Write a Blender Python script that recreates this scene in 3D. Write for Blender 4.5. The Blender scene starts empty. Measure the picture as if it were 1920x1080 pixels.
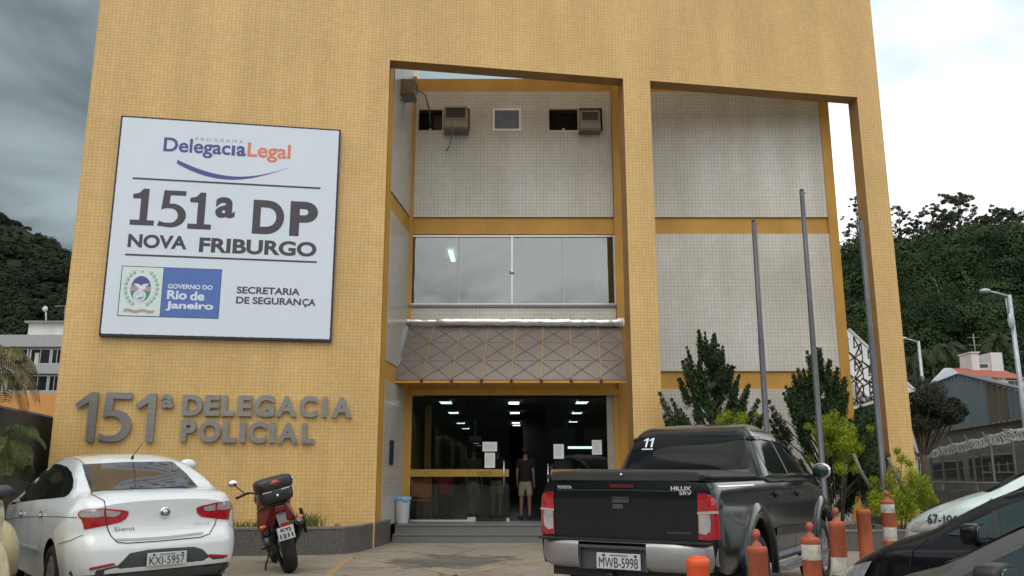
import bpy, bmesh, math, random
import numpy as np
from mathutils import Vector, Matrix
from mathutils.bvhtree import BVHTree
from mathutils.geometry import delaunay_2d_cdt
R = math.radians; PI = math.pi
rnd = random.Random(7); npr = np.random.default_rng(7)
sc = bpy.context.scene; COL = sc.collection

# ------------------------------------------------------------------ camera
FPX = 1600.0; PITCH = math.atan(345/FPX); EYE = 1.4
cam = bpy.data.objects.new('camera', bpy.data.cameras.new('camera')); COL.objects.link(cam)
cam.location = (0, 0, EYE); cam.rotation_euler = (PI/2+PITCH, 0, 0)
cam.data.sensor_width = 36; cam.data.lens = FPX/1920*36; cam.data.clip_start = .05; cam.data.clip_end = 3000
sc.camera = cam

# ------------------------------------------------------------------ light
SUN_EL, SUN_AZ = R(58), R(205)          # azimuth measured clockwise from +Y
w = bpy.data.worlds.new('World'); sc.world = w; w.use_nodes = True
nt = w.node_tree; N = nt.nodes; L = nt.links; N.clear()
def wn(t, **k):
    n = N.new(t)
    for a, v in k.items():
        if a.startswith('i_'): n.inputs[int(a[2:])].default_value = v
        else: setattr(n, a, v)
    return n
def mathn(op, a, b=None, clamp=False):
    n = N.new('ShaderNodeMath'); n.operation = op; n.use_clamp = clamp
    for i, v in enumerate((a, b)):
        if v is None: continue
        if isinstance(v, (int, float)): n.inputs[i].default_value = v
        else: L.new(v, n.inputs[i])
    return n.outputs[0]
sky = wn('ShaderNodeTexSky', sky_type='NISHITA', sun_disc=False)
sky.sun_elevation = SUN_EL; sky.sun_rotation = SUN_AZ; sky.air_density = 1.0; sky.dust_density = 2.0
tc = wn('ShaderNodeTexCoord'); sep = wn('ShaderNodeSeparateXYZ'); L.new(tc.outputs['Generated'], sep.inputs[0])
# cloud deck: direction projected on a flat layer so the clouds flatten to the horizon
den = mathn('ADD', mathn('MAXIMUM', sep.outputs[2], 0.0), 0.22)
cmb = wn('ShaderNodeCombineXYZ'); L.new(mathn('DIVIDE', sep.outputs[0], den), cmb.inputs[0]); L.new(mathn('DIVIDE', sep.outputs[1], den), cmb.inputs[1])
n1 = wn('ShaderNodeTexNoise'); n1.inputs['Scale'].default_value = 1.75; n1.inputs['Detail'].default_value = 7; n1.inputs['Roughness'].default_value = .5; n1.inputs['Distortion'].default_value = .5
mp = wn('ShaderNodeMapping'); mp.inputs['Location'].default_value = (3.1, 1.4, 0); L.new(cmb.outputs[0], mp.inputs[0]); L.new(mp.outputs[0], n1.inputs['Vector'])
side = wn('ShaderNodeMapRange', interpolation_type='SMOOTHSTEP'); side.inputs[1].default_value = -.42; side.inputs[2].default_value = .42
L.new(sep.outputs[0], side.inputs[0])           # storm on the left of the view, bright cloud on the right
front = wn('ShaderNodeMapRange', interpolation_type='SMOOTHSTEP'); front.inputs[1].default_value = -.1; front.inputs[2].default_value = .6
L.new(sep.outputs[1], front.inputs[0])
rampD = wn('ShaderNodeValToRGB'); L.new(n1.outputs[0], rampD.inputs[0])
rampD.color_ramp.elements[0].position = .40; rampD.color_ramp.elements[0].color = (.095, .122, .132, 1)
rampD.color_ramp.elements[1].position = .60; rampD.color_ramp.elements[1].color = (.30, .36, .37, 1)
rampB = wn('ShaderNodeValToRGB'); L.new(n1.outputs[0], rampB.inputs[0])
rampB.color_ramp.elements[0].position = .40; rampB.color_ramp.elements[0].color = (.33, .40, .43, 1)
rampB.color_ramp.elements[1].position = .62; rampB.color_ramp.elements[1].color = (.90, .93, .93, 1)
e = rampB.color_ramp.elements.new(.50); e.color = (.50, .62, .66, 1)
rampK = wn('ShaderNodeValToRGB'); L.new(n1.outputs[0], rampK.inputs[0])
rampK.color_ramp.elements[0].position = .42; rampK.color_ramp.elements[0].color = (.36, .40, .42, 1)
rampK.color_ramp.elements[1].position = .58; rampK.color_ramp.elements[1].color = (1.25, 1.25, 1.22, 1)
# lower part of the bright side is white-out
low = wn('ShaderNodeMapRange', interpolation_type='SMOOTHSTEP'); low.inputs[1].default_value = .43; low.inputs[2].default_value = .33
L.new(sep.outputs[2], low.inputs[0])
mB = wn('ShaderNodeMixRGB'); L.new(low.outputs[0], mB.inputs[0]); L.new(rampB.outputs[0], mB.inputs[1]); mB.inputs[2].default_value = (1.25, 1.25, 1.25, 1)
mF = wn('ShaderNodeMixRGB'); L.new(side.outputs[0], mF.inputs[0]); L.new(rampD.outputs[0], mF.inputs[1]); L.new(mB.outputs[0], mF.inputs[2])
mA = wn('ShaderNodeMixRGB'); L.new(front.outputs[0], mA.inputs[0]); L.new(rampK.outputs[0], mA.inputs[1]); L.new(mF.outputs[0], mA.inputs[2])
bgS = wn('ShaderNodeBackground'); L.new(sky.outputs[0], bgS.inputs[0]); bgS.inputs[1].default_value = .08
bgC = wn('ShaderNodeBackground'); L.new(mA.outputs[0], bgC.inputs[0]); bgC.inputs[1].default_value = 1.0
ms = wn('ShaderNodeMixShader'); ms.inputs[0].default_value = .93
L.new(bgS.outputs[0], ms.inputs[1]); L.new(bgC.outputs[0], ms.inputs[2])
wo = wn('ShaderNodeOutputWorld'); L.new(ms.outputs[0], wo.inputs[0])
sun = bpy.data.objects.new('sun', bpy.data.lights.new('sun', 'SUN')); COL.objects.link(sun)
sun.data.energy = 0.9; sun.data.angle = R(50); sun.data.color = (1, .95, .87)
sd = Vector((math.sin(SUN_AZ)*math.cos(SUN_EL), math.cos(SUN_AZ)*math.cos(SUN_EL), math.sin(SUN_EL)))
sun.rotation_euler = sd.to_track_quat('Z', 'Y').to_euler(); sun.location = (0, 0, 40)
sc.view_settings.view_transform = 'Standard'; sc.view_settings.look = 'None'
sc.view_settings.exposure = 0.46; sc.view_settings.gamma = 1.0

# ------------------------------------------------------------------ measuring helpers (real distances in metres)
def ray(px, py):
    f = Vector((0, math.cos(PITCH), math.sin(PITCH))); u = Vector((0, -math.sin(PITCH), math.cos(PITCH)))
    return f*FPX + Vector((1, 0, 0))*(px-960) + u*(540-py)
def atY(px, py, Y):
    r = ray(px, py); return Vector((0, 0, EYE)) + r*(Y/r.y)
def atZ(px, py, Z):
    r = ray(px, py); return Vector((0, 0, EYE)) + r*((Z-EYE)/r.z)

# ------------------------------------------------------------------ object helpers
def link(o, parent=None):
    COL.objects.link(o)
    if parent is not None: o.parent = parent
    return o
def tag(o, label=None, cat=None, group=None, kind=None):
    if label: o['label'] = label
    if cat: o['category'] = cat
    if group: o['group'] = group
    if kind: o['kind'] = kind
    return o
def empty(name, loc=(0, 0, 0), rz=0.0, label=None, cat=None, group=None, parent=None):
    o = bpy.data.objects.new(name, None); o.empty_display_size = .2
    link(o, parent); o.location = loc; o.rotation_euler = (0, 0, rz)
    return tag(o, label, cat, group)
def copy_tree(o, parent=None):
    c = o.copy(); COL.objects.link(c); c.parent = parent
    for ch in list(o.children): copy_tree(ch, c)
    return c
class MB:
    """collects shapes and links them as one mesh object"""
    def __init__(s): s.v = []; s.f = []; s.m = []; s.sm = []
    def add(s, vs, fs, mi=0, smooth=False):
        b = len(s.v); s.v += [tuple(v) for v in vs]
        for f in fs: s.f.append([b+i for i in f]); s.m.append(mi); s.sm.append(smooth)
        return s
    def box(s, x0, x1, y0, y1, z0, z1, mi=0):
        v = [(x, y, z) for z in (z0, z1) for y in (y0, y1) for x in (x0, x1)]
        return s.add(v, [(0, 2, 3, 1), (4, 5, 7, 6), (0, 1, 5, 4), (2, 6, 7, 3), (0, 4, 6, 2), (1, 3, 7, 5)], mi)
    def bar(s, a, b, w, h=None, mi=0, up=(0, 0, 1)):
        h = h or w; a = Vector(a); b = Vector(b); d = (b-a).normalized(); u = Vector(up)
        if abs(d.dot(u)) > .98: u = Vector((0, 1, 0))
        sx = d.cross(u).normalized()*w/2; sz = sx.cross(d).normalized()*h/2
        v = [p+i*sx+j*sz for p in (a, b) for i, j in ((-1, -1), (1, -1), (1, 1), (-1, 1))]
        return s.add(v, [(0, 3, 2, 1), (4, 5, 6, 7), (0, 1, 5, 4), (1, 2, 6, 5), (2, 3, 7, 6), (3, 0, 4, 7)], mi)
    def tube(s, pts, r, n=10, mi=0, cap=True, smooth=True):
        pts = [Vector(p) for p in pts]; rs = r if isinstance(r, (list, tuple)) else [r]*len(pts)
        vs = []; fs = []; prev = None
        for i, p in enumerate(pts):
            d = (pts[min(i+1, len(pts)-1)]-pts[max(i-1, 0)]).normalized()
            if prev is None:
                u = Vector((0, 0, 1)) if abs(d.z) < .9 else Vector((1, 0, 0))
                a = d.cross(u).normalized()
            else: a = (prev-d*prev.dot(d)).normalized()
            prev = a; b = d.cross(a)
            for k in range(n):
                t = 2*PI*k/n; vs.append(p+(a*math.cos(t)+b*math.sin(t))*rs[i])
        for i in range(len(pts)-1):
            for k in range(n):
                fs.append((i*n+k, i*n+(k+1) % n, (i+1)*n+(k+1) % n, (i+1)*n+k))
        s.add(vs, fs, mi, smooth)
        if cap:
            s.add(vs[:n], [tuple(range(n))[::-1]], mi); s.add(vs[-n:], [tuple(range(n))], mi)
        return s
    def lathe(s, prof, c=(0, 0, 0), axis='z', n=24, mi=0, smooth=True, a0=0, a1=2*PI):
        """prof: list of (radius, height)"""
        vs = []; fs = []; full = abs(a1-a0-2*PI) < 1e-6; m = n if full else n+1
        for rr, h in prof:
            for k in range(m):
                t = a0+(a1-a0)*k/n; x, y = rr*math.cos(t), rr*math.sin(t)
                p = {'z': (x, y, h), 'y': (x, h, y), 'x': (h, x, y)}[axis]
                vs.append((p[0]+c[0], p[1]+c[1], p[2]+c[2]))
        for i in range(len(prof)-1):
            for k in range(n):
                k2 = (k+1) % m
                fs.append((i*m+k, i*m+k2, (i+1)*m+k2, (i+1)*m+k))
        return s.add(vs, fs, mi, smooth)
    def prism(s, poly, fn, t0, t1, mi=0, mis=None):
        """poly: 2-d outline; fn(a, b, t) -> point; extruded from t0 to t1"""
        n = len(poly); vs = [fn(a, b, t0) for a, b in poly]+[fn(a, b, t1) for a, b in poly]
        s.add(vs, [tuple(range(n))[::-1], tuple(range(n, 2*n))], mi)
        s.add(vs, [(i, (i+1) % n, n+(i+1) % n, n+i) for i in range(n)], mi if mis is None else mis)
        return s
    def ball(s, c, r, nu=12, nv=8, mi=0):
        r = r if isinstance(r, (tuple, list)) else (r, r, r)
        vs = []; fs = []
        for j in range(nv+1):
            ph = PI*j/nv
            for i in range(nu):
                th = 2*PI*i/nu
                vs.append((c[0]+r[0]*math.sin(ph)*math.cos(th), c[1]+r[1]*math.sin(ph)*math.sin(th), c[2]+r[2]*math.cos(ph)))
        for j in range(nv):
            for i in range(nu): fs.append((j*nu+i, (j+1)*nu+i, (j+1)*nu+(i+1) % nu, j*nu+(i+1) % nu))
        return s.add(vs, fs, mi, True)
    def xf(s, M):
        s.v = [tuple(M @ Vector(v)) for v in s.v]; return s
    def build(s, name, mats, parent=None, bevel=0, fix=True, smooth=None, merge=1e-5):
        me = bpy.data.meshes.new(name); me.from_pydata(s.v, [], s.f)
        mats = mats if isinstance(mats, (list, tuple)) else [mats]
        for m in mats: me.materials.append(m)
        me.polygons.foreach_set('material_index', s.m)
        me.polygons.foreach_set('use_smooth', s.sm if smooth is None else [smooth]*len(s.f))
        if fix or bevel:
            bm = bmesh.new(); bm.from_mesh(me); bmesh.ops.remove_doubles(bm, verts=bm.verts, dist=merge)
            bmesh.ops.recalc_face_normals(bm, faces=bm.faces)
            if bevel:
                es = [e for e in bm.edges if len(e.link_faces) == 2 and e.calc_face_angle(0) > R(35)]
                bmesh.ops.bevel(bm, geom=es, offset=bevel, segments=2, affect='EDGES', profile=.6, clamp_overlap=True)
            bm.to_mesh(me); bm.free()
        me.update()
        return link(bpy.data.objects.new(name, me), parent)
def fast_mesh(name, V, Q, mat, parent=None, smooth=False):
    """V (n,3) and Q (m,4) arrays -> mesh object"""
    me = bpy.data.meshes.new(name); V = np.asarray(V, np.float32); Q = np.asarray(Q, np.int32); k = Q.shape[1]
    me.vertices.add(len(V)); me.vertices.foreach_set('co', V.ravel())
    me.loops.add(Q.size); me.loops.foreach_set('vertex_index', Q.ravel())
    me.polygons.add(len(Q)); me.polygons.foreach_set('loop_start', np.arange(len(Q), dtype=np.int32)*k)
    me.polygons.foreach_set('use_smooth', np.full(len(Q), smooth))
    me.materials.append(mat); me.update(calc_edges=True); me.validate()
    return link(bpy.data.objects.new(name, me), parent)

# ------------------------------------------------------------------ materials
def new_mat(name):
    m = bpy.data.materials.new(name); m.use_nodes = True
    nt = m.node_tree; b = nt.nodes['Principled BSDF']; return m, nt, b
def setp(b, **k):
    for n, v in k.items(): b.inputs[n.replace('_', ' ')].default_value = v
def mat(name, col, rough=.5, metal=0.0, var=.12, vscale=6.0, bump=0.0, bscale=40.0, coat=0.0, spec=.5, stretch=None, col2=None, rvar=.0):
    m, nt, b = new_mat(name); n = nt.nodes; l = nt.links
    setp(b, Base_Color=(*col, 1), Roughness=rough, Metallic=metal); b.inputs['Specular IOR Level'].default_value = spec
    if coat: b.inputs['Coat Weight'].default_value = coat; b.inputs['Coat Roughness'].default_value = .04
    t = n.new('ShaderNodeTexCoord'); src = t.outputs['Object']
    if stretch:
        mp = n.new('ShaderNodeMapping'); mp.inputs['Scale'].default_value = stretch; l.new(src, mp.inputs[0]); src = mp.outputs[0]
    if var or col2:
        nz = n.new('ShaderNodeTexNoise'); nz.inputs['Scale'].default_value = vscale; nz.inputs['Detail'].default_value = 6; nz.inputs['Roughness'].default_value = .6
        l.new(src, nz.inputs['Vector'])
        rp = n.new('ShaderNodeValToRGB'); l.new(nz.outputs[0], rp.inputs[0])
        c2 = col2 if col2 else tuple(min(1, c*(1+var)) for c in col); c1 = col if col2 else tuple(c*(1-var) for c in col)
        rp.color_ramp.elements[0].position = .32; rp.color_ramp.elements[0].color = (*c1, 1)
        rp.color_ramp.elements[1].position = .68; rp.color_ramp.elements[1].color = (*c2, 1)
        l.new(rp.outputs[0], b.inputs['Base Color'])
        if rvar:
            mr = n.new('ShaderNodeMapRange'); mr.inputs[3].default_value = rough-rvar; mr.inputs[4].default_value = rough+rvar
            l.new(nz.outputs[0], mr.inputs[0]); l.new(mr.outputs[0], b.inputs['Roughness'])
    if bump:
        n2 = n.new('ShaderNodeTexNoise'); n2.inputs['Scale'].default_value = bscale; n2.inputs['Detail'].default_value = 5
        l.new(src, n2.inputs['Vector']); bp = n.new('ShaderNodeBump'); bp.inputs['Strength'].default_value = bump; bp.inputs['Distance'].default_value = .02
        l.new(n2.outputs[0], bp.inputs['Height']); l.new(bp.outputs[0], b.inputs['Normal'])
    return m
def mul(nt, a, b_, fac=1.0):
    x = nt.nodes.new('ShaderNodeMixRGB'); x.blend_type = 'MULTIPLY'; x.inputs[0].default_value = fac
    nt.links.new(a, x.inputs[1]); nt.links.new(b_, x.inputs[2]); return x.outputs[0]
def tile_mat(name, c1, c2, grout, tw, th, mortar, ax='x', rough=.32, stain=.18, stain_col=(.55, .5, .42), streak=.0, bumps=.35):
    """glazed mosaic in stack bond, laid in object space: width along x (or y), height along z"""
    m, nt, b = new_mat(name); n = nt.nodes; l = nt.links
    t = n.new('ShaderNodeTexCoord'); s = n.new('ShaderNodeSeparateXYZ'); l.new(t.outputs['Object'], s.inputs[0])
    c = n.new('ShaderNodeCombineXYZ'); l.new(s.outputs[0 if ax == 'x' else 1], c.inputs[0]); l.new(s.outputs[2], c.inputs[1])
    br = n.new('ShaderNodeTexBrick'); br.offset = 0; br.squash = 1; l.new(c.outputs[0], br.inputs['Vector'])
    br.inputs['Color1'].default_value = (*c1, 1); br.inputs['Color2'].default_value = (*c2, 1); br.inputs['Mortar'].default_value = (*grout, 1)
    br.inputs['Scale'].default_value = 1; br.inputs['Mortar Size'].default_value = mortar; br.inputs['Mortar Smooth'].default_value = .3
    br.inputs['Brick Width'].default_value = tw; br.inputs['Row Height'].default_value = th; br.inputs['Bias'].default_value = 0
    def ns(scale, det, lo, hi, cA, cB, mapping=None):
        src = t.outputs['Object']
        if mapping:
            mp = n.new('ShaderNodeMapping'); mp.inputs['Scale'].default_value = mapping; l.new(src, mp.inputs[0]); src = mp.outputs[0]
        z = n.new('ShaderNodeTexNoise'); z.inputs['Scale'].default_value = scale; z.inputs['Detail'].default_value = det; l.new(src, z.inputs['Vector'])
        r = n.new('ShaderNodeValToRGB'); l.new(z.outputs[0], r.inputs[0])
        r.color_ramp.elements[0].position = lo; r.color_ramp.elements[0].color = (*cA, 1)
        r.color_ramp.elements[1].position = hi; r.color_ramp.elements[1].color = (*cB, 1); return r.outputs[0]
    o = br.outputs['Color']
    o = mul(nt, o, ns(.55, 6, .3, .7, (1-stain, 1-stain*1.05, 1-stain*1.2), (1, 1, 1)))
    o = mul(nt, o, ns(5.5, 5, .3, .7, (.955, .955, .955), (1.03, 1.03, 1.03)))
    if streak: o = mul(nt, o, ns(1.0, 5, .42, .62, tuple(1-streak*(1-q) for q in stain_col), (1, 1, 1), (1.6, 1.6, .14)))
    l.new(o, b.inputs['Base Color'])
    mr = n.new('ShaderNodeMapRange'); mr.inputs[3].default_value = rough; mr.inputs[4].default_value = .85; l.new(br.outputs['Fac'], mr.inputs[0]); l.new(mr.outputs[0], b.inputs['Roughness'])
    inv = n.new('ShaderNodeMath'); inv.operation = 'SUBTRACT'; inv.inputs[0].default_value = 1; l.new(br.outputs['Fac'], inv.inputs[1])
    z = n.new('ShaderNodeTexNoise'); z.inputs['Scale'].default_value = 9; l.new(t.outputs['Object'], z.inputs['Vector'])
    ad = n.new('ShaderNodeMath'); ad.operation = 'MULTIPLY_ADD'; l.new(z.outputs[0], ad.inputs[0]); ad.inputs[1].default_value = .5; l.new(inv.outputs[0], ad.inputs[2])
    bp = n.new('ShaderNodeBump'); bp.inputs['Strength'].default_value = bumps; bp.inputs['Distance'].default_value = .004
    l.new(ad.outputs[0], bp.inputs['Height']); l.new(bp.outputs[0], b.inputs['Normal'])
    return m
def glass_mat(name, tint=(.8, .85, .85), refl=.12, rough=.0, wavy=0.0, fres=True):
    m = bpy.data.materials.new(name); m.use_nodes = True; nt = m.node_tree; n = nt.nodes; l = nt.links; n.clear()
    tr = n.new('ShaderNodeBsdfTransparent'); tr.inputs[0].default_value = (*tint, 1)
    gl = n.new('ShaderNodeBsdfGlossy'); gl.inputs['Roughness'].default_value = rough; gl.inputs[0].default_value = (1, 1, 1, 1)
    if wavy:
        t = n.new('ShaderNodeTexCoord'); z = n.new('ShaderNodeTexNoise'); z.inputs['Scale'].default_value = 1.2; l.new(t.outputs['Object'], z.inputs['Vector'])
        bp = n.new('ShaderNodeBump'); bp.inputs['Strength'].default_value = wavy; bp.inputs['Distance'].default_value = .02; l.new(z.outputs[0], bp.inputs['Height']); l.new(bp.outputs[0], gl.inputs['Normal'])
    mx = n.new('ShaderNodeMixShader'); l.new(tr.outputs[0], mx.inputs[1]); l.new(gl.outputs[0], mx.inputs[2])
    if fres:
        lw = n.new('ShaderNodeLayerWeight'); lw.inputs[0].default_value = .5
        mr = n.new('ShaderNodeMapRange'); mr.inputs[3].default_value = refl; mr.inputs[4].default_value = min(1, refl+.75)
        pw = n.new('ShaderNodeMath'); pw.operation = 'POWER'; pw.inputs[1].default_value = 4; l.new(lw.outputs['Facing'], pw.inputs[0])
        l.new(pw.outputs[0], mr.inputs[0]); l.new(mr.outputs[0], mx.inputs[0])
    else: mx.inputs[0].default_value = refl
    o = n.new('ShaderNodeOutputMaterial'); l.new(mx.outputs[0], o.inputs[0]); return m
def emit_mat(name, col, s):
    m, nt, b = new_mat(name); setp(b, Base_Color=(*col, 1), Emission_Color=(*col, 1), Emission_Strength=s); return m
def leaf_mat(name, cA, cB, scale=1.0, rough=.55, trans=.25, spread=(.25, .75), isl=.45):
    m, nt, b = new_mat(name); n = nt.nodes; l = nt.links
    g = n.new('ShaderNodeNewGeometry'); rp = n.new('ShaderNodeValToRGB')
    z = n.new('ShaderNodeTexNoise'); z.inputs['Scale'].default_value = scale; z.inputs['Detail'].default_value = 3
    t = n.new('ShaderNodeTexCoord'); l.new(t.outputs['Object'], z.inputs['Vector'])
    mx = n.new('ShaderNodeMath'); mx.operation = 'MULTIPLY_ADD'; mx.inputs[1].default_value = isl; l.new(g.outputs['Random Per Island'], mx.inputs[0])
    m2 = n.new('ShaderNodeMath'); m2.operation = 'MULTIPLY'; m2.inputs[1].default_value = 1.05-isl; l.new(z.outputs[0], m2.inputs[0]); l.new(m2.outputs[0], mx.inputs[2])
    l.new(mx.outputs[0], rp.inputs[0])
    rp.color_ramp.elements[0].position = spread[0]; rp.color_ramp.elements[0].color = (*cA, 1)
    rp.color_ramp.elements[1].position = spread[1]; rp.color_ramp.elements[1].color = (*cB, 1)
    l.new(rp.outputs[0], b.inputs['Base Color']); b.inputs['Roughness'].default_value = rough; b.inputs['Specular IOR Level'].default_value = .25 if trans else .02
    if trans:
        tl = n.new('ShaderNodeBsdfTranslucent'); l.new(rp.outputs[0], tl.inputs[0]); mxs = n.new('ShaderNodeMixShader'); mxs.inputs[0].default_value = trans
        out = [q for q in n if q.type == 'OUTPUT_MATERIAL'][0]; l.new(b.outputs[0], mxs.inputs[1]); l.new(tl.outputs[0], mxs.inputs[2]); l.new(mxs.outputs[0], out.inputs[0])
    return m
M = {}
M['yellow_tile'] = tile_mat('yellow glazed mosaic', (.80, .535, .215), (.74, .475, .18), (.52, .35, .15), .078, .067, .0044, rough=.3, stain=.12, streak=.20)
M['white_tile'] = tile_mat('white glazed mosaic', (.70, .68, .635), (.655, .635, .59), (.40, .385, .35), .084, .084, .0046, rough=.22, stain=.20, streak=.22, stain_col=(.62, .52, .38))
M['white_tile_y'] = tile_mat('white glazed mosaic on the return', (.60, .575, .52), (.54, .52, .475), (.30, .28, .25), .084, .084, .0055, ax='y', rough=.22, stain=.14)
M['ochre'] = mat('ochre wall paint', (.53, .285, .052), .6, var=.14, vscale=1.5, stretch=(1, 1, .5), bump=.1, bscale=60)
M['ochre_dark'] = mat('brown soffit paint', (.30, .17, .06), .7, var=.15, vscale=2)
M['concrete'] = mat('grey concrete', (.23, .22, .20), .85, var=.2, vscale=3, bump=.2)
M['granite'] = mat('polished grey granite', (.10, .10, .10), .35, var=.0, vscale=45, col2=(.27, .27, .265), bump=.03)
M['granite_dark'] = mat('dark grey granite', (.095, .095, .09), .4, vscale=55, col2=(.20, .20, .195))
M['grout'] = mat('sandy grout', (.42, .33, .25), .9)
M['alu'] = mat('brushed aluminium', (.62, .63, .64), .35, .9, var=.05)
M['alu_dark'] = mat('grey anodised frame', (.20, .20, .20), .45, .6, var=.05)
M['steel'] = mat('brushed stainless steel', (.30, .29, .28), .38, .85, var=.12, vscale=3, stretch=(1, 1, 8))
M['pole'] = mat('grey painted steel pole', (.095, .10, .115), .45, .3, var=.12, vscale=4)
M['galv'] = mat('galvanised steel', (.42, .46, .50), .5, .5, var=.12, vscale=8)
M['black'] = mat('black plastic', (.012, .012, .013), .45, var=.1)
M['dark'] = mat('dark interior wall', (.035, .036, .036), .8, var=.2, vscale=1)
M['sign_white'] = mat('white sign vinyl', (.68, .76, .86), .35, var=.015, vscale=2)
M['sign_ink'] = mat('dark grey sign print', (.060, .055, .070), .5, var=.03)
M['sign_purple'] = mat('purple sign print', (.085, .085, .30), .5, var=.03)
M['sign_orange'] = mat('salmon sign print', (.72, .22, .13), .5, var=.03)
M['sign_blue'] = mat('blue sign print', (.085, .17, .48), .5, var=.02)
M['sign_green'] = mat('green sign print', (.06, .30, .16), .5, var=.02)
M['sign_pale'] = mat('pale sign panel print', (.66, .78, .76), .5, var=.02)
M['sign_grey'] = mat('light grey sign print', (.35, .36, .42), .5, var=.02)
M['sign_tan'] = mat('taupe sign print', (.42, .34, .32), .5, var=.02)
M['sign_edge'] = mat('dark sign frame', (.035, .025, .05), .5)
M['foil'] = mat('crinkled aluminium flashing', (.80, .80, .80), .3, .85, var=.06, vscale=10, bump=.9, bscale=9)
M['pane_dark'] = glass_mat('clear glass of the doors', (.62, .66, .64), .03, wavy=.05)
M['pane_sky'] = glass_mat('reflective window glass', (.58, .64, .61), .17, wavy=.12)
M['beige_ac'] = mat('weathered beige metal casing', (.30, .27, .22), .55, .1, var=.2, vscale=12)
M['lamp_on'] = emit_mat('lit fluorescent panel', (.80, .93, 1.0), 2.2)
M['paper'] = mat('white paper sheet', (.72, .76, .76), .8, var=.04)
M['trunk'] = mat('tree bark', (.11, .09, .07), .9, var=.3, vscale=12, bump=.5)
M['white_wall'] = mat('white painted render', (.62, .63, .62), .8, var=.08, vscale=1)
M['grey_wall'] = mat('grey painted wall', (.17, .17, .165), .85, var=.12, vscale=.6)
M['winglass'] = mat('dark window pane', (.02, .024, .028), .08, var=.2, vscale=1, spec=.6)

# ------------------------------------------------------------------ ground
def ground_mat():
    m, nt, b = new_mat('worn concrete forecourt'); n = nt.nodes; l = nt.links
    t = n.new('ShaderNodeTexCoord')
    def nz(s, d, lo, hi, a, c, mp=None):
        z = n.new('ShaderNodeTexNoise'); z.inputs['Scale'].default_value = s; z.inputs['Detail'].default_value = d; z.inputs['Roughness'].default_value = .65
        l.new(t.outputs['Object'], z.inputs['Vector']); r = n.new('ShaderNodeValToRGB'); l.new(z.outputs[0], r.inputs[0])
        r.color_ramp.elements[0].position = lo; r.color_ramp.elements[0].color = (*a, 1); r.color_ramp.elements[1].position = hi; r.color_ramp.elements[1].color = (*c, 1)
        return r.outputs[0], z.outputs[0]
    a, _ = nz(.7, 8, .3, .7, (.205, .175, .138), (.285, .25, .205))
    c, h = nz(22, 6, .3, .7, (.86, .86, .86), (1.1, 1.1, 1.1)); d, _ = nz(2.6, 6, .34, .5, (.78, .76, .74), (1, 1, 1))
    v = n.new('ShaderNodeTexVoronoi'); v.feature = 'DISTANCE_TO_EDGE'; v.inputs['Scale'].default_value = .33; l.new(t.outputs['Object'], v.inputs['Vector'])
    zc_ = n.new('ShaderNodeTexNoise'); zc_.inputs['Scale'].default_value = 2.2; zc_.inputs['Detail'].default_value = 6; l.new(t.outputs['Object'], zc_.inputs['Vector'])
    mxv = n.new('ShaderNodeMixRGB'); mxv.inputs[0].default_value = .14; l.new(t.outputs['Object'], mxv.inputs[1]); l.new(zc_.outputs['Color'], mxv.inputs[2]); l.new(mxv.outputs[0], v.inputs['Vector'])
    cr = n.new('ShaderNodeValToRGB'); l.new(v.outputs['Distance'], cr.inputs[0]); cr.color_ramp.elements[0].position = .0; cr.color_ramp.elements[0].color = (.45, .43, .40, 1); cr.color_ramp.elements[1].position = .006; cr.color_ramp.elements[1].color = (1, 1, 1, 1)
    f_, _ = nz(6.5, 7, .36, .44, (.62, .60, .58), (1, 1, 1))
    l.new(mul(nt, mul(nt, mul(nt, mul(nt, a, c), d), cr.outputs[0]), f_, .7), b.inputs['Base Color']); b.inputs['Roughness'].default_value = .82
    bp = n.new('ShaderNodeBump'); bp.inputs['Strength'].default_value = .25; bp.inputs['Distance'].default_value = .01; l.new(h, bp.inputs['Height']); l.new(bp.outputs[0], b.inputs['Normal'])
    return m
M['ground'] = ground_mat()
g = MB(); g.add([(-900, -900, 0), (900, -900, 0), (900, 900, 0), (-900, 900, 0)], [(0, 1, 2, 3)])
tag(g.build('ground', M['ground']), kind='structure')
M['line'] = mat('worn yellow road paint', (.36, .23, .085), .8, vscale=9, col2=(.27, .21, .145))
M['stain'] = mat('dark damp patch', (.085, .078, .072), .7, vscale=3, col2=(.16, .145, .125))
n_t = M['stain'].node_tree; tcs_ = n_t.nodes.new('ShaderNodeTexCoord'); ln = n_t.nodes.new('ShaderNodeVectorMath'); ln.operation = 'LENGTH'; n_t.links.new(tcs_.outputs['Object'], ln.inputs[0])
nz_ = n_t.nodes.new('ShaderNodeTexNoise'); nz_.inputs['Scale'].default_value = 1.7; nz_.inputs['Detail'].default_value = 8; n_t.links.new(tcs_.outputs['Object'], nz_.inputs['Vector'])
ma = n_t.nodes.new('ShaderNodeMath'); ma.operation = 'MULTIPLY_ADD'; ma.inputs[1].default_value = 2.6; n_t.links.new(nz_.outputs[0], ma.inputs[0]); n_t.links.new(ln.outputs['Value'], ma.inputs[2])
mr_ = n_t.nodes.new('ShaderNodeMapRange'); mr_.inputs[1].default_value = 2.35; mr_.inputs[2].default_value = 1.7; n_t.links.new(ma.outputs[0], mr_.inputs[0]); n_t.links.new(mr_.outputs[0], n_t.nodes['Principled BSDF'].inputs['Alpha'])
def strip(pts, w, z=.004):
    q = MB(); P = [Vector(p) for p in pts]; ls = []
    for i, p in enumerate(P):
        d = (P[min(i+1, len(P)-1)]-P[max(i-1, 0)]).normalized(); nn = Vector((-d.y, d.x, 0))*w/2
        ls += [(p.x+nn.x, p.y+nn.y, z), (p.x-nn.x, p.y-nn.y, z)]
    q.add(ls, [(2*i, 2*i+1, 2*i+3, 2*i+2) for i in range(len(P)-1)]); return q
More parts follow.
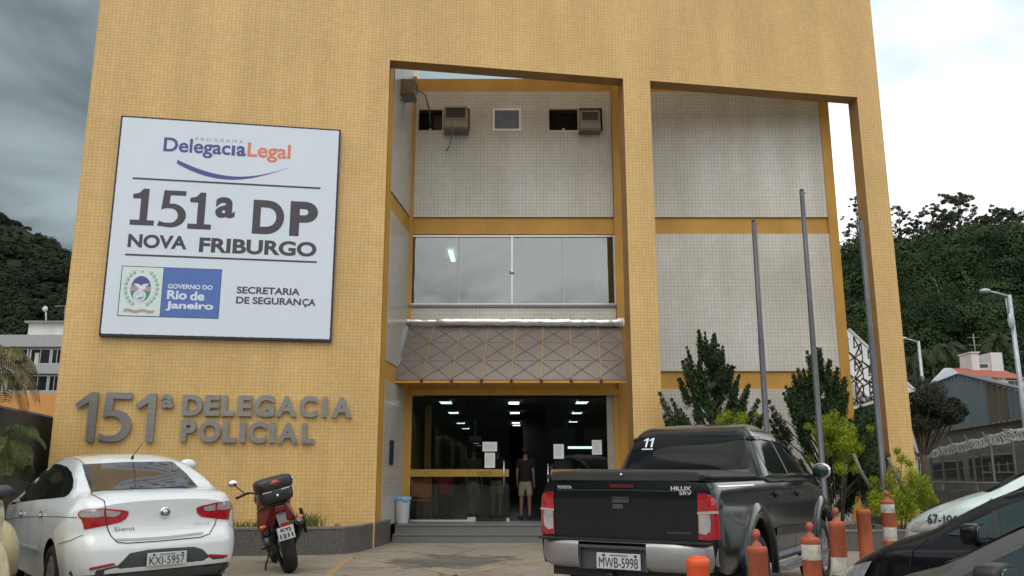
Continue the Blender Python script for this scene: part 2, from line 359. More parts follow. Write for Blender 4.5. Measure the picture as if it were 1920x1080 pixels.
def gl_line(px, w):
    return strip([atZ(a, b_, 0) for a, b_ in px], w).build('road_marking', M['line'])
for pts, wd in (([(664, 1043), (640, 1058), (612, 1082), (560, 1130)], .12), ([(664, 1045), (760, 1058), (850, 1078), (900, 1095)], .10), ([(850, 1080), (930, 1066), (1030, 1048)], .10), ([(1060, 1052), (1046, 1082), (1036, 1120)], .14)):
    tag(gl_line(pts, wd), kind='structure')
c0 = atZ(850, 1052, 0); q = MB(); q.add([(-1.1, -2.2, 0), (1.1, -2.2, 0), (1.1, 2.2, 0), (-1.1, 2.2, 0)], [(0, 1, 2, 3)])
so = q.build('ground_stain', M['stain'], fix=False); so.location = (c0.x, c0.y, .006); so.rotation_euler = (0, 0, R(-14)); tag(so, kind='structure')

# ------------------------------------------------------------------ the police station
PHI = R(9.8); J0 = Vector((-2.60, 16.75, 0))      # left jamb of the first opening
DB = 19.43                                        # face of the rear wall
FU = Vector((math.cos(PHI), math.sin(PHI), 0)); FN = Vector((math.sin(PHI), -math.cos(PHI), 0))
def FW(u, v, z): p = J0+FU*u-FN*v; return Vector((p.x, p.y, z))     # facade coordinates -> world
station = empty('police_station', (0, 19, 0), 0, 'yellow mosaic tiled police station with tall open frame facade and white tiled rear wall', 'building')
def sp(o):                                        # parent to the station and keep the place
    o.parent = station; o.matrix_parent_inverse = Matrix.Translation((0, -19, 0)); return o
fa = MB()
out = [(-5.87, 0), (0, 0), (0, 9.98), (5.155, 9.98), (5.155, 0), (5.78, 0), (5.78, 9.98), (10.84, 9.98), (10.84, 0), (11.42, 0), (11.42, 13.5), (-5.87, 13.5)]
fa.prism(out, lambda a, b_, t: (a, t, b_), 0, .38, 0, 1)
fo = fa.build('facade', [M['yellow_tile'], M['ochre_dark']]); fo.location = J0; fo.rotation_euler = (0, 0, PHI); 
fo.parent = station; fo.matrix_parent_inverse = Matrix.Translation((0, -19, 0))
# left block behind the facade: outer flank and top
lb = MB(); A = FW(-5.87, .38, 0); B = FW(-.06, .38, 0)
lb.prism([(A.x, A.y), (B.x-.1, B.y), (-2.9, 60), (A.x-.3, 60)], lambda a, b_, t: (a, b_, t), 0, 13.2)
sp(lb.build('left_wing', M['yellow_tile']))
# return wall of white tiles with ochre column and beams
def ret(y0, y1, z0, z1, proud, name, m):
    f = lambda Y: -2.66+(Y-17.1)*.0944
    q = MB(); vs = [(f(y0)-.05, y0, z0), (f(y1)-.05, y1, z0), (f(y1)+proud, y1, z0), (f(y0)+proud, y0, z0)]
    vs += [(a, b_, z1) for a, b_, _ in vs]
    q.add(vs, [(0, 3, 2, 1), (4, 5, 6, 7), (0, 1, 5, 4), (1, 2, 6, 5), (2, 3, 7, 6), (3, 0, 4, 7)]); return sp(q.build(name, m))
ZB = [(10.52, 10.88), (6.90, 7.31), (3.24, 3.65)]
ret(17.13, 17.5, 0, 11.6, .02, 'corner_column', M['ochre'])
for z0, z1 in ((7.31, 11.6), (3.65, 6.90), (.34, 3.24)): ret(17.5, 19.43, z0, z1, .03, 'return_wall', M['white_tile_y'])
for z0, z1 in ZB[1:]: ret(17.5, 19.43, z0+.002, z1-.002, 0, 'beam', M['ochre'])
def holes_wall(x0, x1, z0, z1, holes, y0, y1, name, m, mr=None):
    xs = sorted({x0, x1, *[h[0] for h in holes], *[h[1] for h in holes]}); zs = sorted({z0, z1, *[h[2] for h in holes], *[h[3] for h in holes]})
    q = MB(); inh = lambda x, z: any(h[0] < x < h[1] and h[2] < z < h[3] for h in holes) or not (x0 < x < x1 and z0 < z < z1)
    for i in range(len(xs)-1):
        for j in range(len(zs)-1):
            a, b_, c, d = xs[i], xs[i+1], zs[j], zs[j+1]; cx, cz = (a+b_)/2, (c+d)/2
            if inh(cx, cz): continue
            for y in (y0, y1): q.add([(a, y, c), (b_, y, c), (b_, y, d), (a, y, d)], [(0, 1, 2, 3)])
            for (nx, nz, e0, e1) in ((a-.001, cz, (a, c), (a, d)), (b_+.001, cz, (b_, c), (b_, d)), (cx, c-.001, (a, c), (b_, c)), (cx, d+.001, (a, d), (b_, d))):
                if inh(nx, nz): q.add([(e0[0], y0, e0[1]), (e1[0], y0, e1[1]), (e1[0], y1, e1[1]), (e0[0], y1, e0[1])], [(0, 1, 2, 3)], 1)
    return sp(q.build(name, [m, mr or m]))
WIN = [(-2.30, -1.03, 9.47, 10.07), (-.47, .22, 9.49, 10.07), (.87, 2.20, 9.47, 10.08)]
holes_wall(-2.335, 2.41, 7.31, 10.52, WIN, DB, DB+.3, 'rear_wall', M['white_tile'], M['alu_dark'])
bw = MB(); bw.box(-2.335, 2.41, DB, DB+.3, 3.65, 5.18); sp(bw.build('rear_wall', M['white_tile']))
for z0, z1 in ((7.31, 10.52), (3.65, 6.90), (0, 3.24)):
    q = MB(); q.box(3.1, 7.49, DB, DB+.3, z0, z1); sp(q.build('rear_wall', M['white_tile']))
for z0, z1 in ZB:
    q = MB(); q.box(-2.335, 2.42, DB+.05, DB+.32, z0+.002, z1-.002); q.box(3.1, 7.49, DB+.05, DB+.32, z0+.002, z1-.002)
    sp(q.build('beam', M['ochre']))
for x0, x1, z0 in ((-2.44, -2.337, 0), (2.422, 3.098, 0), (7.492, 7.71, 0)):
    q = MB(); q.box(x0, x1, DB-.03, DB+.35, z0, 10.9); sp(q.build('column', M['ochre']))
q = MB(); q.box(7.5, 7.69, DB+.36, 34, 0, 10.6); sp(q.build('side_wall', M['white_tile_y']))
q = MB(); q.box(-2.3, 7.49, DB+.34, 34, 10.5, 10.7); sp(q.build('roof_slab', M['concrete']))
q = MB(); q.box(-2.3, 7.49, DB+.34, 34, 3.35, 3.6); sp(q.build('floor_slab', M['concrete']))
# ---- upper window band
def frame(q, x0, x1, z0, z1, y, t, d, mi=0):
    q.box(x0, x1, y-d, y, z1-t, z1, mi); q.box(x0, x1, y-d, y, z0, z0+t, mi); q.box(x0, x0+t, y-d, y, z0+t, z1-t, mi); q.box(x1-t, x1, y-d, y, z0+t, z1-t, mi)
wu = empty('upper_window', parent=station, loc=(0, 0, 0))
def sub(o, par):
    o.parent = par; o.matrix_parent_inverse = Matrix.Translation((0, -19, 0)); return o
q = MB(); frame(q, -2.42, 2.42, 5.19, 6.86, DB+.06, .035, .07); q.box(-.02, .02, DB-.004, DB+.05, 5.226, 6.824)
sub(q.build('window_frame', M['alu']), wu)
q = MB(); q.box(-2.43, 2.43, DB-.05, DB+.05, 5.135, 5.188); sub(q.build('window_sill', M['alu_dark']), wu)
for x0, x1, y in ((-2.384, -.021, DB+.03), (.021, 2.384, DB+.035)):
    q = MB(); q.box(x0, x1, y, y+.008, 5.227, 6.823); sub(q.build('pane', M['pane_sky']), wu)
for x in (-1.25, 1.20):
    q = MB(); q.box(x-.018, x+.018, DB+.018, DB+.028, 5.227, 6.823); sub(q.build('glass_edge', mat('pale green glass edge', (.42, .50, .48), .3)), wu)
q = MB(); q.lathe([(.0, -.02), (.055, -.018), (.06, 0), (.06, .02)], (0, DB-.006, 5.98), 'y', 16); sub(q.build('lock', M['alu']), wu)
# room behind the upper window
q = MB(); q.box(-2.4, 2.4, DB+.5, DB+5, 5.0, 5.1, 0); q.box(-2.4, 2.4, DB+4.9, DB+5, 5.1, 6.95, 0); q.box(-2.4, 2.4, DB+.5, DB+5, 6.95, 7.0, 0)
q.box(-2.42, -2.4, DB+.3, DB+5, 5.0, 7, 0); q.box(2.4, 2.42, DB+.3, DB+5, 5.0, 7, 0); sub(q.build('upper_room', mat('pale room wall', (.36, .38, .37), .8)), wu)
q = MB(); q.box(-2.38, -1.62, DB+.5, DB+.6, 5.1, 6.95); q.box(-1.30, -1.24, DB+.3, DB+.36, 5.1, 6.95); q.box(.16, .24, DB+.6, DB+.7, 5.1, 6.95); sub(q.build('inner_column_and_mirrored_pole', mat('grey column and mirrored pole', (.075, .075, .065), .7)), wu)  # last slim box stands in for a pole mirrored in the pane
q = MB(); q.box(1.96, 2.38, DB+.35, DB+.42, 5.1, 6.9); sub(q.build('curtain', mat('olive curtain', (.22, .20, .13), .9, var=.3, vscale=3, stretch=(8, 8, .2))), wu)
q = MB()
for x in (-1.23, 1.22): q.box(x-.03, x+.03, DB+.12, DB+.17, 5.2, 6.85)
sub(q.build('inner_mullion', M['white_wall']), wu)
q = MB(); q.box(-1.22, -.06, DB+.3, DB+.6, 5.12, 5.40); q.box(-.9, -.5, DB+.2, DB+.24, 5.24, 5.32, 1); sub(q.build('desk', [M['alu_dark'], M['sign_tan']]), wu)
q = MB(); q.box(-1.62, -1.5, DB+1.5, DB+2.6, 6.86, 6.9); sub(q.build('tube_lamp', M['lamp_on']), wu)
# ---- three small windows
for i, (x0, x1, z0, z1) in enumerate(((-2.30, -1.66, 9.47, 10.07), (-.47, .22, 9.49, 10.07), (.87, 1.63, 9.47, 10.08))):
    wn_ = empty('window', parent=station)
    y = DB+.06 if i != 1 else DB+.05
    q = MB(); frame(q, x0, x1, z0, z1, y, .035 if i != 1 else .05, .06); sub(q.build('window_frame', M['alu'] if i != 1 else mat('white lacquered frame', (.90, .92, .95), .25)), wn_)
    if i == 1:
        q = MB(); q.box(x0+.05, x1-.05, y-.055, y-.049, z0+.05, z1-.05); sub(q.build('pane', mat('frosted toilet window glass', (.16, .19, .25), .2, spec=.4)), wn_)
    q = MB(); q.box(x0, x1, DB+.295, DB+.31, z0, z1); sub(q.build('window_backing', mat('dark room behind window', (.014, .013, .012), .8) if i != 1 else M['galv']), wn_)  # outer windows: sheet coloured near black for the unlit room behind
    if i == 0:
        q = MB(); q.box(-1.93, -1.70, DB+.25, DB+.29, 9.50, 10.0); sub(q.build('poster', mat('brown cardboard sheet', (.13, .085, .06), .8)), wn_)
    if i != 1:
        q = MB(); xm = (x0+x1)/2; q.prism([(xm-.035, 9.505), (xm+.035, 9.505), (xm+.015, 9.555), (xm-.015, 9.555)], lambda a, b_, t: (a, t, b_), y-.075, y-.06); sub(q.build('latch', M['alu']), wn_)
# ---- glazed entrance
ZF = .34
ent = empty('entrance_door', parent=station)
q = MB(); q.box(-2.335, 2.42, DB-.05, DB+.05, 3.10, 3.238); sub(q.build('lintel', M['ochre']), ent)
for a_, b_ in ((-2.335, -2.26), (2.30, 2.42)): q = MB(); q.box(a_, b_, DB-.02, DB+.06, ZF, 3.10); sub(q.build('door_frame', M['ochre']), ent)
q = MB(); q.box(2.14, 2.299, DB+.02, DB+.06, ZF, 3.10); sub(q.build('pillar_strip', mat('pale stone strip', (.36, .34, .27), .6)), ent)
for x0, x1, y, nm in ((-2.26, -.99, DB+.0, 'side_pane'), (-.985, -.06, DB+.012, 'glass_leaf'), (.75, 2.14, DB+.012, 'glass_leaf')):
    q = MB(); q.box(x0, x1, y, y+.01, ZF+.02, 3.095); o = sub(q.build(nm, M['pane_dark']), ent)
q = MB(); q.box(-2.25, -.80, DB-.03, DB+.05, ZF, ZF+.035); q.box(-.98, -.80, DB-.035, DB+.055, ZF+.002, ZF+.09); q.box(-.12, -.06, DB-.03, DB+.03, ZF, ZF+.07); sub(q.build('floor_track', M['alu']), ent)
q = MB(); q.box(-2.26, -.07, DB-.006, DB-.002, 1.30, 1.46); q.box(.86, 2.14, DB-.0, DB+.004, 1.31, 1.46); sub(q.build('safety_stripe', mat('yellow adhesive stripe', (.36, .22, .035), .5)), ent)
q = MB(); arc = [(-.62+.16*math.cos(a), 1.40+.07*math.sin(a)) for a in [PI+PI*k/10 for k in range(11)]]
q.tube([(a, DB-.01, b_) for a, b_ in arc], .006, 6); q.bar((-.78, DB-.01, 1.40), (-.46, DB-.01, 1.40), .01); sub(q.build('stripe_emblem', mat('brown print on stripe', (.12, .07, .02), .5)), ent)
q = MB(); q.tube([(-.18, DB-.07, 1.08), (-.18, DB-.07, 1.64)], .016, 10); q.bar((-.18, DB-.07, 1.2), (-.18, DB+.01, 1.2), .02); q.bar((-.18, DB-.07, 1.52), (-.18, DB+.01, 1.52), .02); sub(q.build('door_handle', M['alu']), ent)
q = MB(); q.tube([(.80, DB-.07, .75), (.80, DB-.07, 1.58)], .014, 10); q.tube([(.90, DB+.08, .75), (.90, DB+.08, 1.58)], .014, 10)
for z in (.8, 1.15, 1.5): q.bar((.80, DB-.07, z), (.90, DB+.08, z), .018)
sub(q.build('door_handle', M['alu']), ent)
for x0, x1, z0, z1 in ((-.66, -.335, 1.85, 2.06), (-.61, -.38, 1.49, 1.82), (.93, 1.16, 1.69, 2.01), (1.79, 2.01, 1.78, 2.10)):
    q = MB(); q.box(x0, x1, DB-.006, DB-.003, z0, z1); k = 0
    zz = z1-.05
    while zz > z0+.05:
        q.box(x0+.03, x1-.03-.05*rnd.random(), DB-.0075, DB-.0065, zz-.006, zz, 1); zz -= .028
    sub(q.build('notice', [M['paper'], M['sign_grey']]), ent)
# ---- hall behind the doors
hall = empty('entrance_hall', parent=station)
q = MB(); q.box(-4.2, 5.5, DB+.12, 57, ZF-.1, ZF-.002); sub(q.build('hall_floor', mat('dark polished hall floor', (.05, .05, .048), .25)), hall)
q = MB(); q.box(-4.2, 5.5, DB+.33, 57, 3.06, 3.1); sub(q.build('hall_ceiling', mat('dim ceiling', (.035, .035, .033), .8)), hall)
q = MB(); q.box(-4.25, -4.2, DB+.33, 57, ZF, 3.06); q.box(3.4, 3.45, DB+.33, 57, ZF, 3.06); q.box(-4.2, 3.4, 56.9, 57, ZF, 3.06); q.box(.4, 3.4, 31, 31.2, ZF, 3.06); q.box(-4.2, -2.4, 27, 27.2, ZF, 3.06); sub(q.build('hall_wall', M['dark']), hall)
q = MB(); q.box(-2.2, -2.05, DB+2.4, DB+2.6, ZF, 3.06); sub(q.build('hall_column', M['ochre']), hall)
lrow = [(-1.6, 20.5), (-1.66, 24.1), (-1.76, 29.3), (-1.79, 33), (-1.93, 42), (-2.1, 50), (-2.15, 54.5), (.04, 20.6), (.08, 24.1), (.13, 29.0), (.16, 30.6), (1.69, 20.5), (1.85, 24.2), (2.05, 28.5)]
for x, y in lrow:
    q = MB(); q.box(x-.13, x+.13, y-.55, y+.55, 3.03, 3.055); sub(q.build('ceiling_lamp', M['lamp_on']), hall)
    q = MB(); q.box(x-.16, x+.16, y-.59, y-.56, 3.0, 3.058); sub(q.build('lamp_housing', M['alu_dark']), hall)
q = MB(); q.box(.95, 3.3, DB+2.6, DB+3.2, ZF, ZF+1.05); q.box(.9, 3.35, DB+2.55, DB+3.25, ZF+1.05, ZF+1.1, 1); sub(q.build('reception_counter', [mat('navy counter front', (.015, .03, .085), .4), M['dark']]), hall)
q = MB(); q.box(1.1, 1.75, DB+4.5, DB+4.6, 2.1, 2.6); q.box(2.0, 2.7, DB+4.5, DB+4.6, 2.1, 2.6); sub(q.build('wall_board', mat('brown notice board', (.10, .085, .07), .7)), hall)
q = MB(); q.box(1.35, 2.05, DB+1.4, DB+1.55, 1.95, 2.0); sub(q.build('tube_lamp', M['lamp_on']), hall)
for x, y, z in ((-1.15, 27, 2.35), (1.7, 27, 2.35)):
    q = MB(); q.box(x-.2, x+.2, y, y+.1, z, z+.14); q.box(x-.03, x+.03, y+.02, y+.08, z+.14, 3.05); sub(q.build('emergency_light', M['paper']), hall)
# small things on the return wall
q = MB(); q.prism([(18.0, 1.55), (18.35, 1.55), (18.35, 2.05), (18.0, 2.05)], lambda a, b_, t: (-2.66+(a-17.1)*.0944+t, a, b_), .031, .045); sp(q.build('wall_plaque', mat('dark blue plaque', (.02, .035, .07), .3)))

# ------------------------------------------------------------------ steps, planters
q = MB(); x0 = -2.42
for y0, z0, z1 in ((17.95, 0, .17), (18.27, .17, .34)):
    q.box(x0, 7.6, y0, 19.52 if z0 else 18.27, 0, z1-.03); q.box(x0, 7.6, y0-.02, 19.52 if z0 else 18.25, z1-.03, z1)
tag(q.build('entrance_steps', M['granite_dark'], bevel=.004), 'two grey granite steps up to the glass entrance', 'steps')
pl = empty('planter', (-5, 15.4, 0), 0, 'low grey granite planter wall under the big lettering, behind the motorcycle', 'planter')
def ploc(o, par):
    o.parent = par; o.matrix_parent_inverse = Matrix.Translation(-Vector(par.location)); return o
pts = [(-10.5, 14.3), (-8.2, 14.68), (-6.6, 14.95), (-4.87, 15.17), (-3.9, 15.28), (-3.25, 15.38), (-2.93, 15.55), (-2.74, 15.95), (-2.62, 16.8), (-2.46, 17.93)]
inner = [(-10.5, 15.3), (-8.3, 15.72), (-2.8, 16.7), (-2.70, 17.93)]
def wallstrip(pts, t, z0, z1, mats, parent):
    P = [Vector((a, b_, 0)) for a, b_ in pts]; off = []
    for i, p in enumerate(P):
        d = (P[min(i+1, len(P)-1)]-P[max(i-1, 0)]).normalized(); off.append(p+Vector((-d.y, d.x, 0))*t)
    q = MB(); nP = len(P)
    vs = [(p.x, p.y, z0) for p in P]+[(p.x, p.y, z1) for p in P]+[(p.x, p.y, z1) for p in off]+[(p.x, p.y, z0) for p in off]
    fs = []
    for k in range(3): fs += [(k*nP+i, k*nP+i+1, (k+1)*nP+i+1, (k+1)*nP+i) for i in range(nP-1)]
    q.add(vs, fs); q.add(vs, [(0, nP, 2*nP, 3*nP), (nP-1, 2*nP-1, 3*nP-1, 4*nP-1)]); return q
def slab_mat():
    m, nt, b = new_mat('granite slabs'); n = nt.nodes; l = nt.links
    t = n.new('ShaderNodeTexCoord'); s = n.new('ShaderNodeSeparateXYZ'); l.new(t.outputs['Object'], s.inputs[0])
    c = n.new('ShaderNodeCombineXYZ'); ad = n.new('ShaderNodeMath'); ad.operation = 'ADD'; l.new(s.outputs[0], ad.inputs[0])
    m3 = n.new('ShaderNodeMath'); m3.operation = 'MULTIPLY'; m3.inputs[1].default_value = .9; l.new(s.outputs[1], m3.inputs[0]); l.new(m3.outputs[0], ad.inputs[1]); l.new(ad.outputs[0], c.inputs[0])
    br = n.new('ShaderNodeTexBrick'); br.offset = 0; l.new(c.outputs[0], br.inputs['Vector']); br.inputs['Scale'].default_value = 1; br.inputs['Brick Width'].default_value = .42; br.inputs['Row Height'].default_value = 3; br.inputs['Mortar Size'].default_value = .004
    br.inputs['Color1'].default_value = (.22, .22, .225, 1); br.inputs['Color2'].default_value = (.42, .42, .415, 1); br.inputs['Mortar'].default_value = (.12, .11, .10, 1)
    z = n.new('ShaderNodeTexNoise'); z.inputs['Scale'].default_value = 30; z.inputs['Detail'].default_value = 6; l.new(t.outputs['Object'], z.inputs['Vector'])
    r = n.new('ShaderNodeValToRGB'); r.color_ramp.elements[0].position = .35; r.color_ramp.elements[1].position = .65; r.color_ramp.elements[0].color = (.62, .62, .63, 1); r.color_ramp.elements[1].color = (1.15, 1.15, 1.15, 1); l.new(z.outputs[0], r.inputs[0])
    l.new(mul(nt, br.outputs['Color'], r.outputs[0]), b.inputs['Base Color']); b.inputs['Roughness'].default_value = .4
    return m
M['slab'] = slab_mat()
ploc(wallstrip(pts, .12, 0, .43, None, None).build('planter_wall', M['slab']), pl)
ploc(wallstrip([(a, b_-.015) for a, b_ in pts], .16, .43, .465, None, None).build('planter_coping', M['granite']), pl)
soilm = mat('dry soil', (.12, .085, .055), .95, var=.4, vscale=8, bump=.6)
q = MB(); q.add([(a, b_, .41) for a, b_ in [(p[0], p[1]+.1) for p in pts]+inner[::-1]], [tuple(range(len(pts)+len(inner)))]); ploc(q.build('soil', soilm), pl)
pr = empty('planter', (6, 16.4, 0), 0, 'low grey granite planter wall under the flagpoles right of the pickup', 'planter')
rp = [(3.0, 17.9), (3.15, 16.3), (3.5, 15.9), (5.5, 16.05), (8.2, 16.25), (11.5, 16.6)]
ploc(wallstrip(rp, .12, 0, .34, None, None).build('planter_wall', M['slab']), pr)
ploc(wallstrip([(a, b_-.015) for a, b_ in rp], .16, .34, .37, None, None).build('planter_coping', M['granite']), pr)
q = MB(); q.add([(a, b_+.06, .33) for a, b_ in rp[1:]]+[(11.6, 18.5, .33), (3.1, 18.3, .33)], [tuple(range(len(rp)+1))]); ploc(q.build('soil', soilm), pr)

# ------------------------------------------------------------------ lettering
_tc = {}
def text_mesh(s, bold=.0, extrude=0.0, res=6):
    """triangulated text in a unit box: returns verts (0..1, 0..1, z) and faces and the raw width/height"""
    k = (s, bold, extrude)
    if k in _tc: return _tc[k]
    c = bpy.data.curves.new('t', 'FONT'); c.body = s; c.size = 1; c.offset = bold; c.extrude = extrude; c.resolution_u = res
    o = bpy.data.objects.new('t', c); COL.objects.link(o); dg = bpy.context.evaluated_depsgraph_get(); dg.update()
    me = bpy.data.meshes.new_from_object(o.evaluated_get(dg)); V = np.array([v.co[:] for v in me.vertices]); F = [tuple(p.vertices) for p in me.polygons]
    bpy.data.objects.remove(o); bpy.data.curves.remove(c); bpy.data.meshes.remove(me)
    lo, hi = V[:, :2].min(0), V[:, :2].max(0); V[:, :2] = (V[:, :2]-lo)/(hi-lo)
    _tc[k] = (V, F, hi-lo); return _tc[k]
def put_text(q, s, u0, u1, z0, z1, v0, thick, bold=.02, mi=0, fn=None):
    """text filling the rectangle u0..u1 by z0..z1, front face at v0-thick"""
    V, F, wh = text_mesh(s, bold, .5)
    f = fn or (lambda u, v, z: (u, v, z))
    q.add([f(u0+a*(u1-u0), v0-thick*(c+.5), z0+b_*(z1-z0)) for a, b_, c in V], F, mi)
lt = empty('metal_lettering', J0, PHI, 'brushed steel 151a DELEGACIA POLICIAL lettering on the yellow wall below the white sign', 'lettering')
def arc_pts(cx, cz, rx, rz, a0, a1, n=20): return [(cx+rx*math.cos(R(a0+(a1-a0)*k/n)), cz+rz*math.sin(R(a0+(a1-a0)*k/n))) for k in range(n+1)]
def letter(poly_or_text, box, bold=.035, v=-.03, th=.05):
    u0, u1, z0, z1 = box; q = MB()
    if isinstance(poly_or_text, str): put_text(q, poly_or_text, u0, u1, z0, z1, v, th, bold)
    else: q.prism([(u0+a*(u1-u0), z0+b_*(z1-z0)) for a, b_ in poly_or_text], lambda a, b_, t: (a, t, b_), v, v-th)
    q.bar(((u0+u1)/2, v+.0, (z0+z1)/2-.0), ((u0+u1)/2, -.002, (z0+z1)/2), .02) if False else None
    return q.build('letter', M['steel'], lt)
ONE = [(.62, 0), (1.0, 0), (1.0, 1), (.68, 1), (.0, .76), (.13, .66), (.62, .80)]
FIVE = [(.13, 1), (.97, 1), (.97, .875), (.40, .875), (.37, .655)]+[(.45+.55*math.cos(R(a)), .34+.34*math.sin(R(a))) for a in range(88, -100, -10)]+[(.02, .045), (.08, .175), (.22, .13)]+[(.42+.30*math.cos(R(a)), .335+.205*math.sin(R(a))) for a in range(-95, 95, 10)]+[(.25, .53), (.10, .475)]
FIVE = [(.16, 1), (.95, 1), (.95, .87), (.40, .87), (.38, .64)]+[(.46+.54*math.cos(R(a)), .325+.325*math.sin(R(a))) for a in range(84, -101, -8)]+[(.0, .035), (.06, .17), (.24, .125)]+[(.43+.28*math.cos(R(a)), .32+.195*math.sin(R(a))) for a in range(-95, 96, 10)]+[(.28, .515), (.10, .475)]
letter(ONE, (-5.50, -5.12, 1.94, 2.84)); letter(FIVE, (-5.07, -4.50, 1.94, 2.84)); letter(ONE, (-4.45, -4.10, 1.94, 2.84)); letter('a', (-4.02, -3.79, 2.57, 2.82), .04)
for s, a, b_, z0, z1 in [('D', -3.63, -3.27, 2.43, 2.82), ('E', -3.23, -2.96, 2.43, 2.82), ('L', -2.92, -2.69, 2.43, 2.82), ('E', -2.63, -2.37, 2.43, 2.82), ('G', -2.34, -1.96, 2.42, 2.83), ('A', -1.93, -1.54, 2.43, 2.82), ('C', -1.50, -1.16, 2.42, 2.83), ('I', -1.07, -.98, 2.43, 2.82), ('A', -.90, -.50, 2.42, 2.81),
                        ('P', -3.62, -3.35, 1.95, 2.35), ('O', -3.30, -2.91, 1.94, 2.35), ('L', -2.87, -2.62, 1.94, 2.33), ('I', -2.56, -2.46, 1.94, 2.33), ('C', -2.41, -2.08, 1.93, 2.33), ('I', -2.02, -1.92, 1.94, 2.32), ('A', -1.88, -1.49, 1.93, 2.32), ('L', -1.43, -1.19, 1.93, 2.31)]:
    letter(s, (a, b_, z0, z1), .045)

# ------------------------------------------------------------------ the big sign
sg = empty('sign', J0, PHI, 'large square white sign reading 151a DP Nova Friburgo bolted high on the yellow wall', 'sign')
q = MB(); q.box(-5.215, -.955, -.10, -.02, 3.885, 8.29); q.build('sign_frame', M['sign_edge'], sg)
q = MB(); q.box(-5.18, -.99, -.108, -.1005, 3.93, 8.255); q.build('sign_face', M['sign_white'], sg)
for k in range(23):
    t = k/23
    for u, z in ((-5.17+4.17*t, 8.262), (-5.17+4.17*t, 3.922), (-5.188, 3.95+4.28*t), (-.982, 3.95+4.28*t)): q = MB(); q.box(u-.012, u+.012, -.112, -.1005, z-.012, z+.012); q.build('eyelet', M['sign_edge'], sg)
SV = -.1085
def stx(s, u0, u1, z0, z1, m, bold, nm='lettering', th=.003):
    q = MB(); put_text(q, s, u0, u1, z0, z1, SV, th, bold); return q.build(nm, m, sg, fix=False)
stx('DELEGACIA', 0, 1, 0, 1, M['sign_ink'], .03) if False else None
stx('Delegac', -4.37, -3.10, 7.50, 7.885, M['sign_purple'], .022); 
q = MB(); q.box(-3.075, -3.01, SV-.003, SV, 7.585, 7.80); q.build('lettering', M['sign_purple'], sg); stx('a', -2.98, -2.80, 7.58, 7.80, M['sign_purple'], .03)
stx('Legal', -2.77, -1.93, 7.49, 7.885, M['sign_orange'], .022)
stx('P R O G R A M A', -3.78, -2.86, 7.855, 7.925, M['sign_grey'], .0)
sw = []; n_ = 24
for k in range(n_+1):
    t = k/n_; sw.append((-4.09+2.14*t, 7.50-.36*math.sin(PI*min(1, t*.86+.05))**.9+.02*t))
for k in range(n_, -1, -1):
    t = k/n_; sw.append((-4.09+2.14*t, 7.50-.36*math.sin(PI*min(1, t*.86+.05))**.9+.02*t-.115*(1-t)**.6*math.sin(PI*min(1, .25+t*.75))-.002))
q = MB(); q.prism(sw, lambda a, b_, t: (a, t, b_), SV, SV-.003); q.build('swoosh', M['sign_purple'], sg, fix=False)
for z in (7.0, 5.465): q = MB(); q.box(-4.885, -1.305, SV-.003, SV, z-.018, z+.018); q.build('rule', M['sign_ink'], sg)
def vone(u0, u1, z0, z1):
    w_ = u1-u0; h = z1-z0; q = MB()
    q.prism([(u0, z0), (u1, z0), (u1, z0+.14*h), (u0+.70*w_, z0+.14*h), (u0+.70*w_, z1), (u0+.46*w_, z1), (u0+.30*w_, z0+.88*h), (u0+.04*w_, z0+.84*h), (u0+.04*w_, z0+.72*h), (u0+.38*w_, z0+.72*h), (u0+.38*w_, z0+.14*h), (u0, z0+.14*h)], lambda a, b_, t: (a, t, b_), SV, SV-.003)
    q.build('lettering', M['sign_ink'], sg, fix=False)
vone(-4.86, -4.42, 6.06, 6.80); vone(-3.80, -3.36, 6.03, 6.78)
q = MB(); u0, w_, z0, h = -4.36, .52, 6.04, .75
q.prism([(u0+a*w_, z0+b_*h) for a, b_ in FIVE], lambda a, b_, t: (a, t, b_), SV, SV-.003); q.build('lettering', M['sign_ink'], sg, fix=False)
stx('a', -3.30, -2.93, 6.28, 6.71, M['sign_ink'], .03)
stx('D', -2.585, -1.98, 5.99, 6.69, M['sign_ink'], .038); stx('P', -1.87, -1.33, 5.98, 6.70, M['sign_ink'], .038)
stx('NOVA', -4.86, -3.78, 5.61, 5.88, M['sign_ink'], .035); stx('FRIBURGO', -3.55, -1.325, 5.57, 5.87, M['sign_ink'], .035)
stx('SECRETARIA', -2.79, -1.60, 4.78, 4.92, M['sign_ink'], .028); stx('DE SEGURAN', -2.79, -1.57, 4.58, 4.72, M['sign_ink'], .028); stx('\u00c7A', -1.545, -1.29, 4.545, 4.72, M['sign_ink'], .028)
q = MB(); q.box(-4.92, -3.09, SV-.002, SV, 4.27, 5.245); q.build('crest_border', M['sign_ink'], sg)
q = MB(); q.box(-4.905, -4.165, SV-.004, SV-.0025, 4.285, 5.23); q.build('crest_panel', M['sign_pale'], sg)
q = MB(); q.box(-4.155, -3.10, SV-.004, SV-.0025, 4.28, 5.235); q.build('blue_panel', M['sign_blue'], sg)
SV2 = SV-.0045; SV_ = SV; SV = SV2
stx('GOVERNO DO', -4.06, -3.24, 4.83, 4.92, M['sign_white'], .03); stx('Rio', -4.06, -3.70, 4.62, 4.80, M['sign_white'], .035); stx('de', -3.64, -3.38, 4.61, 4.79, M['sign_white'], .035); stx('Janeiro', -4.07, -3.20, 4.40, 4.58, M['sign_white'], .035)
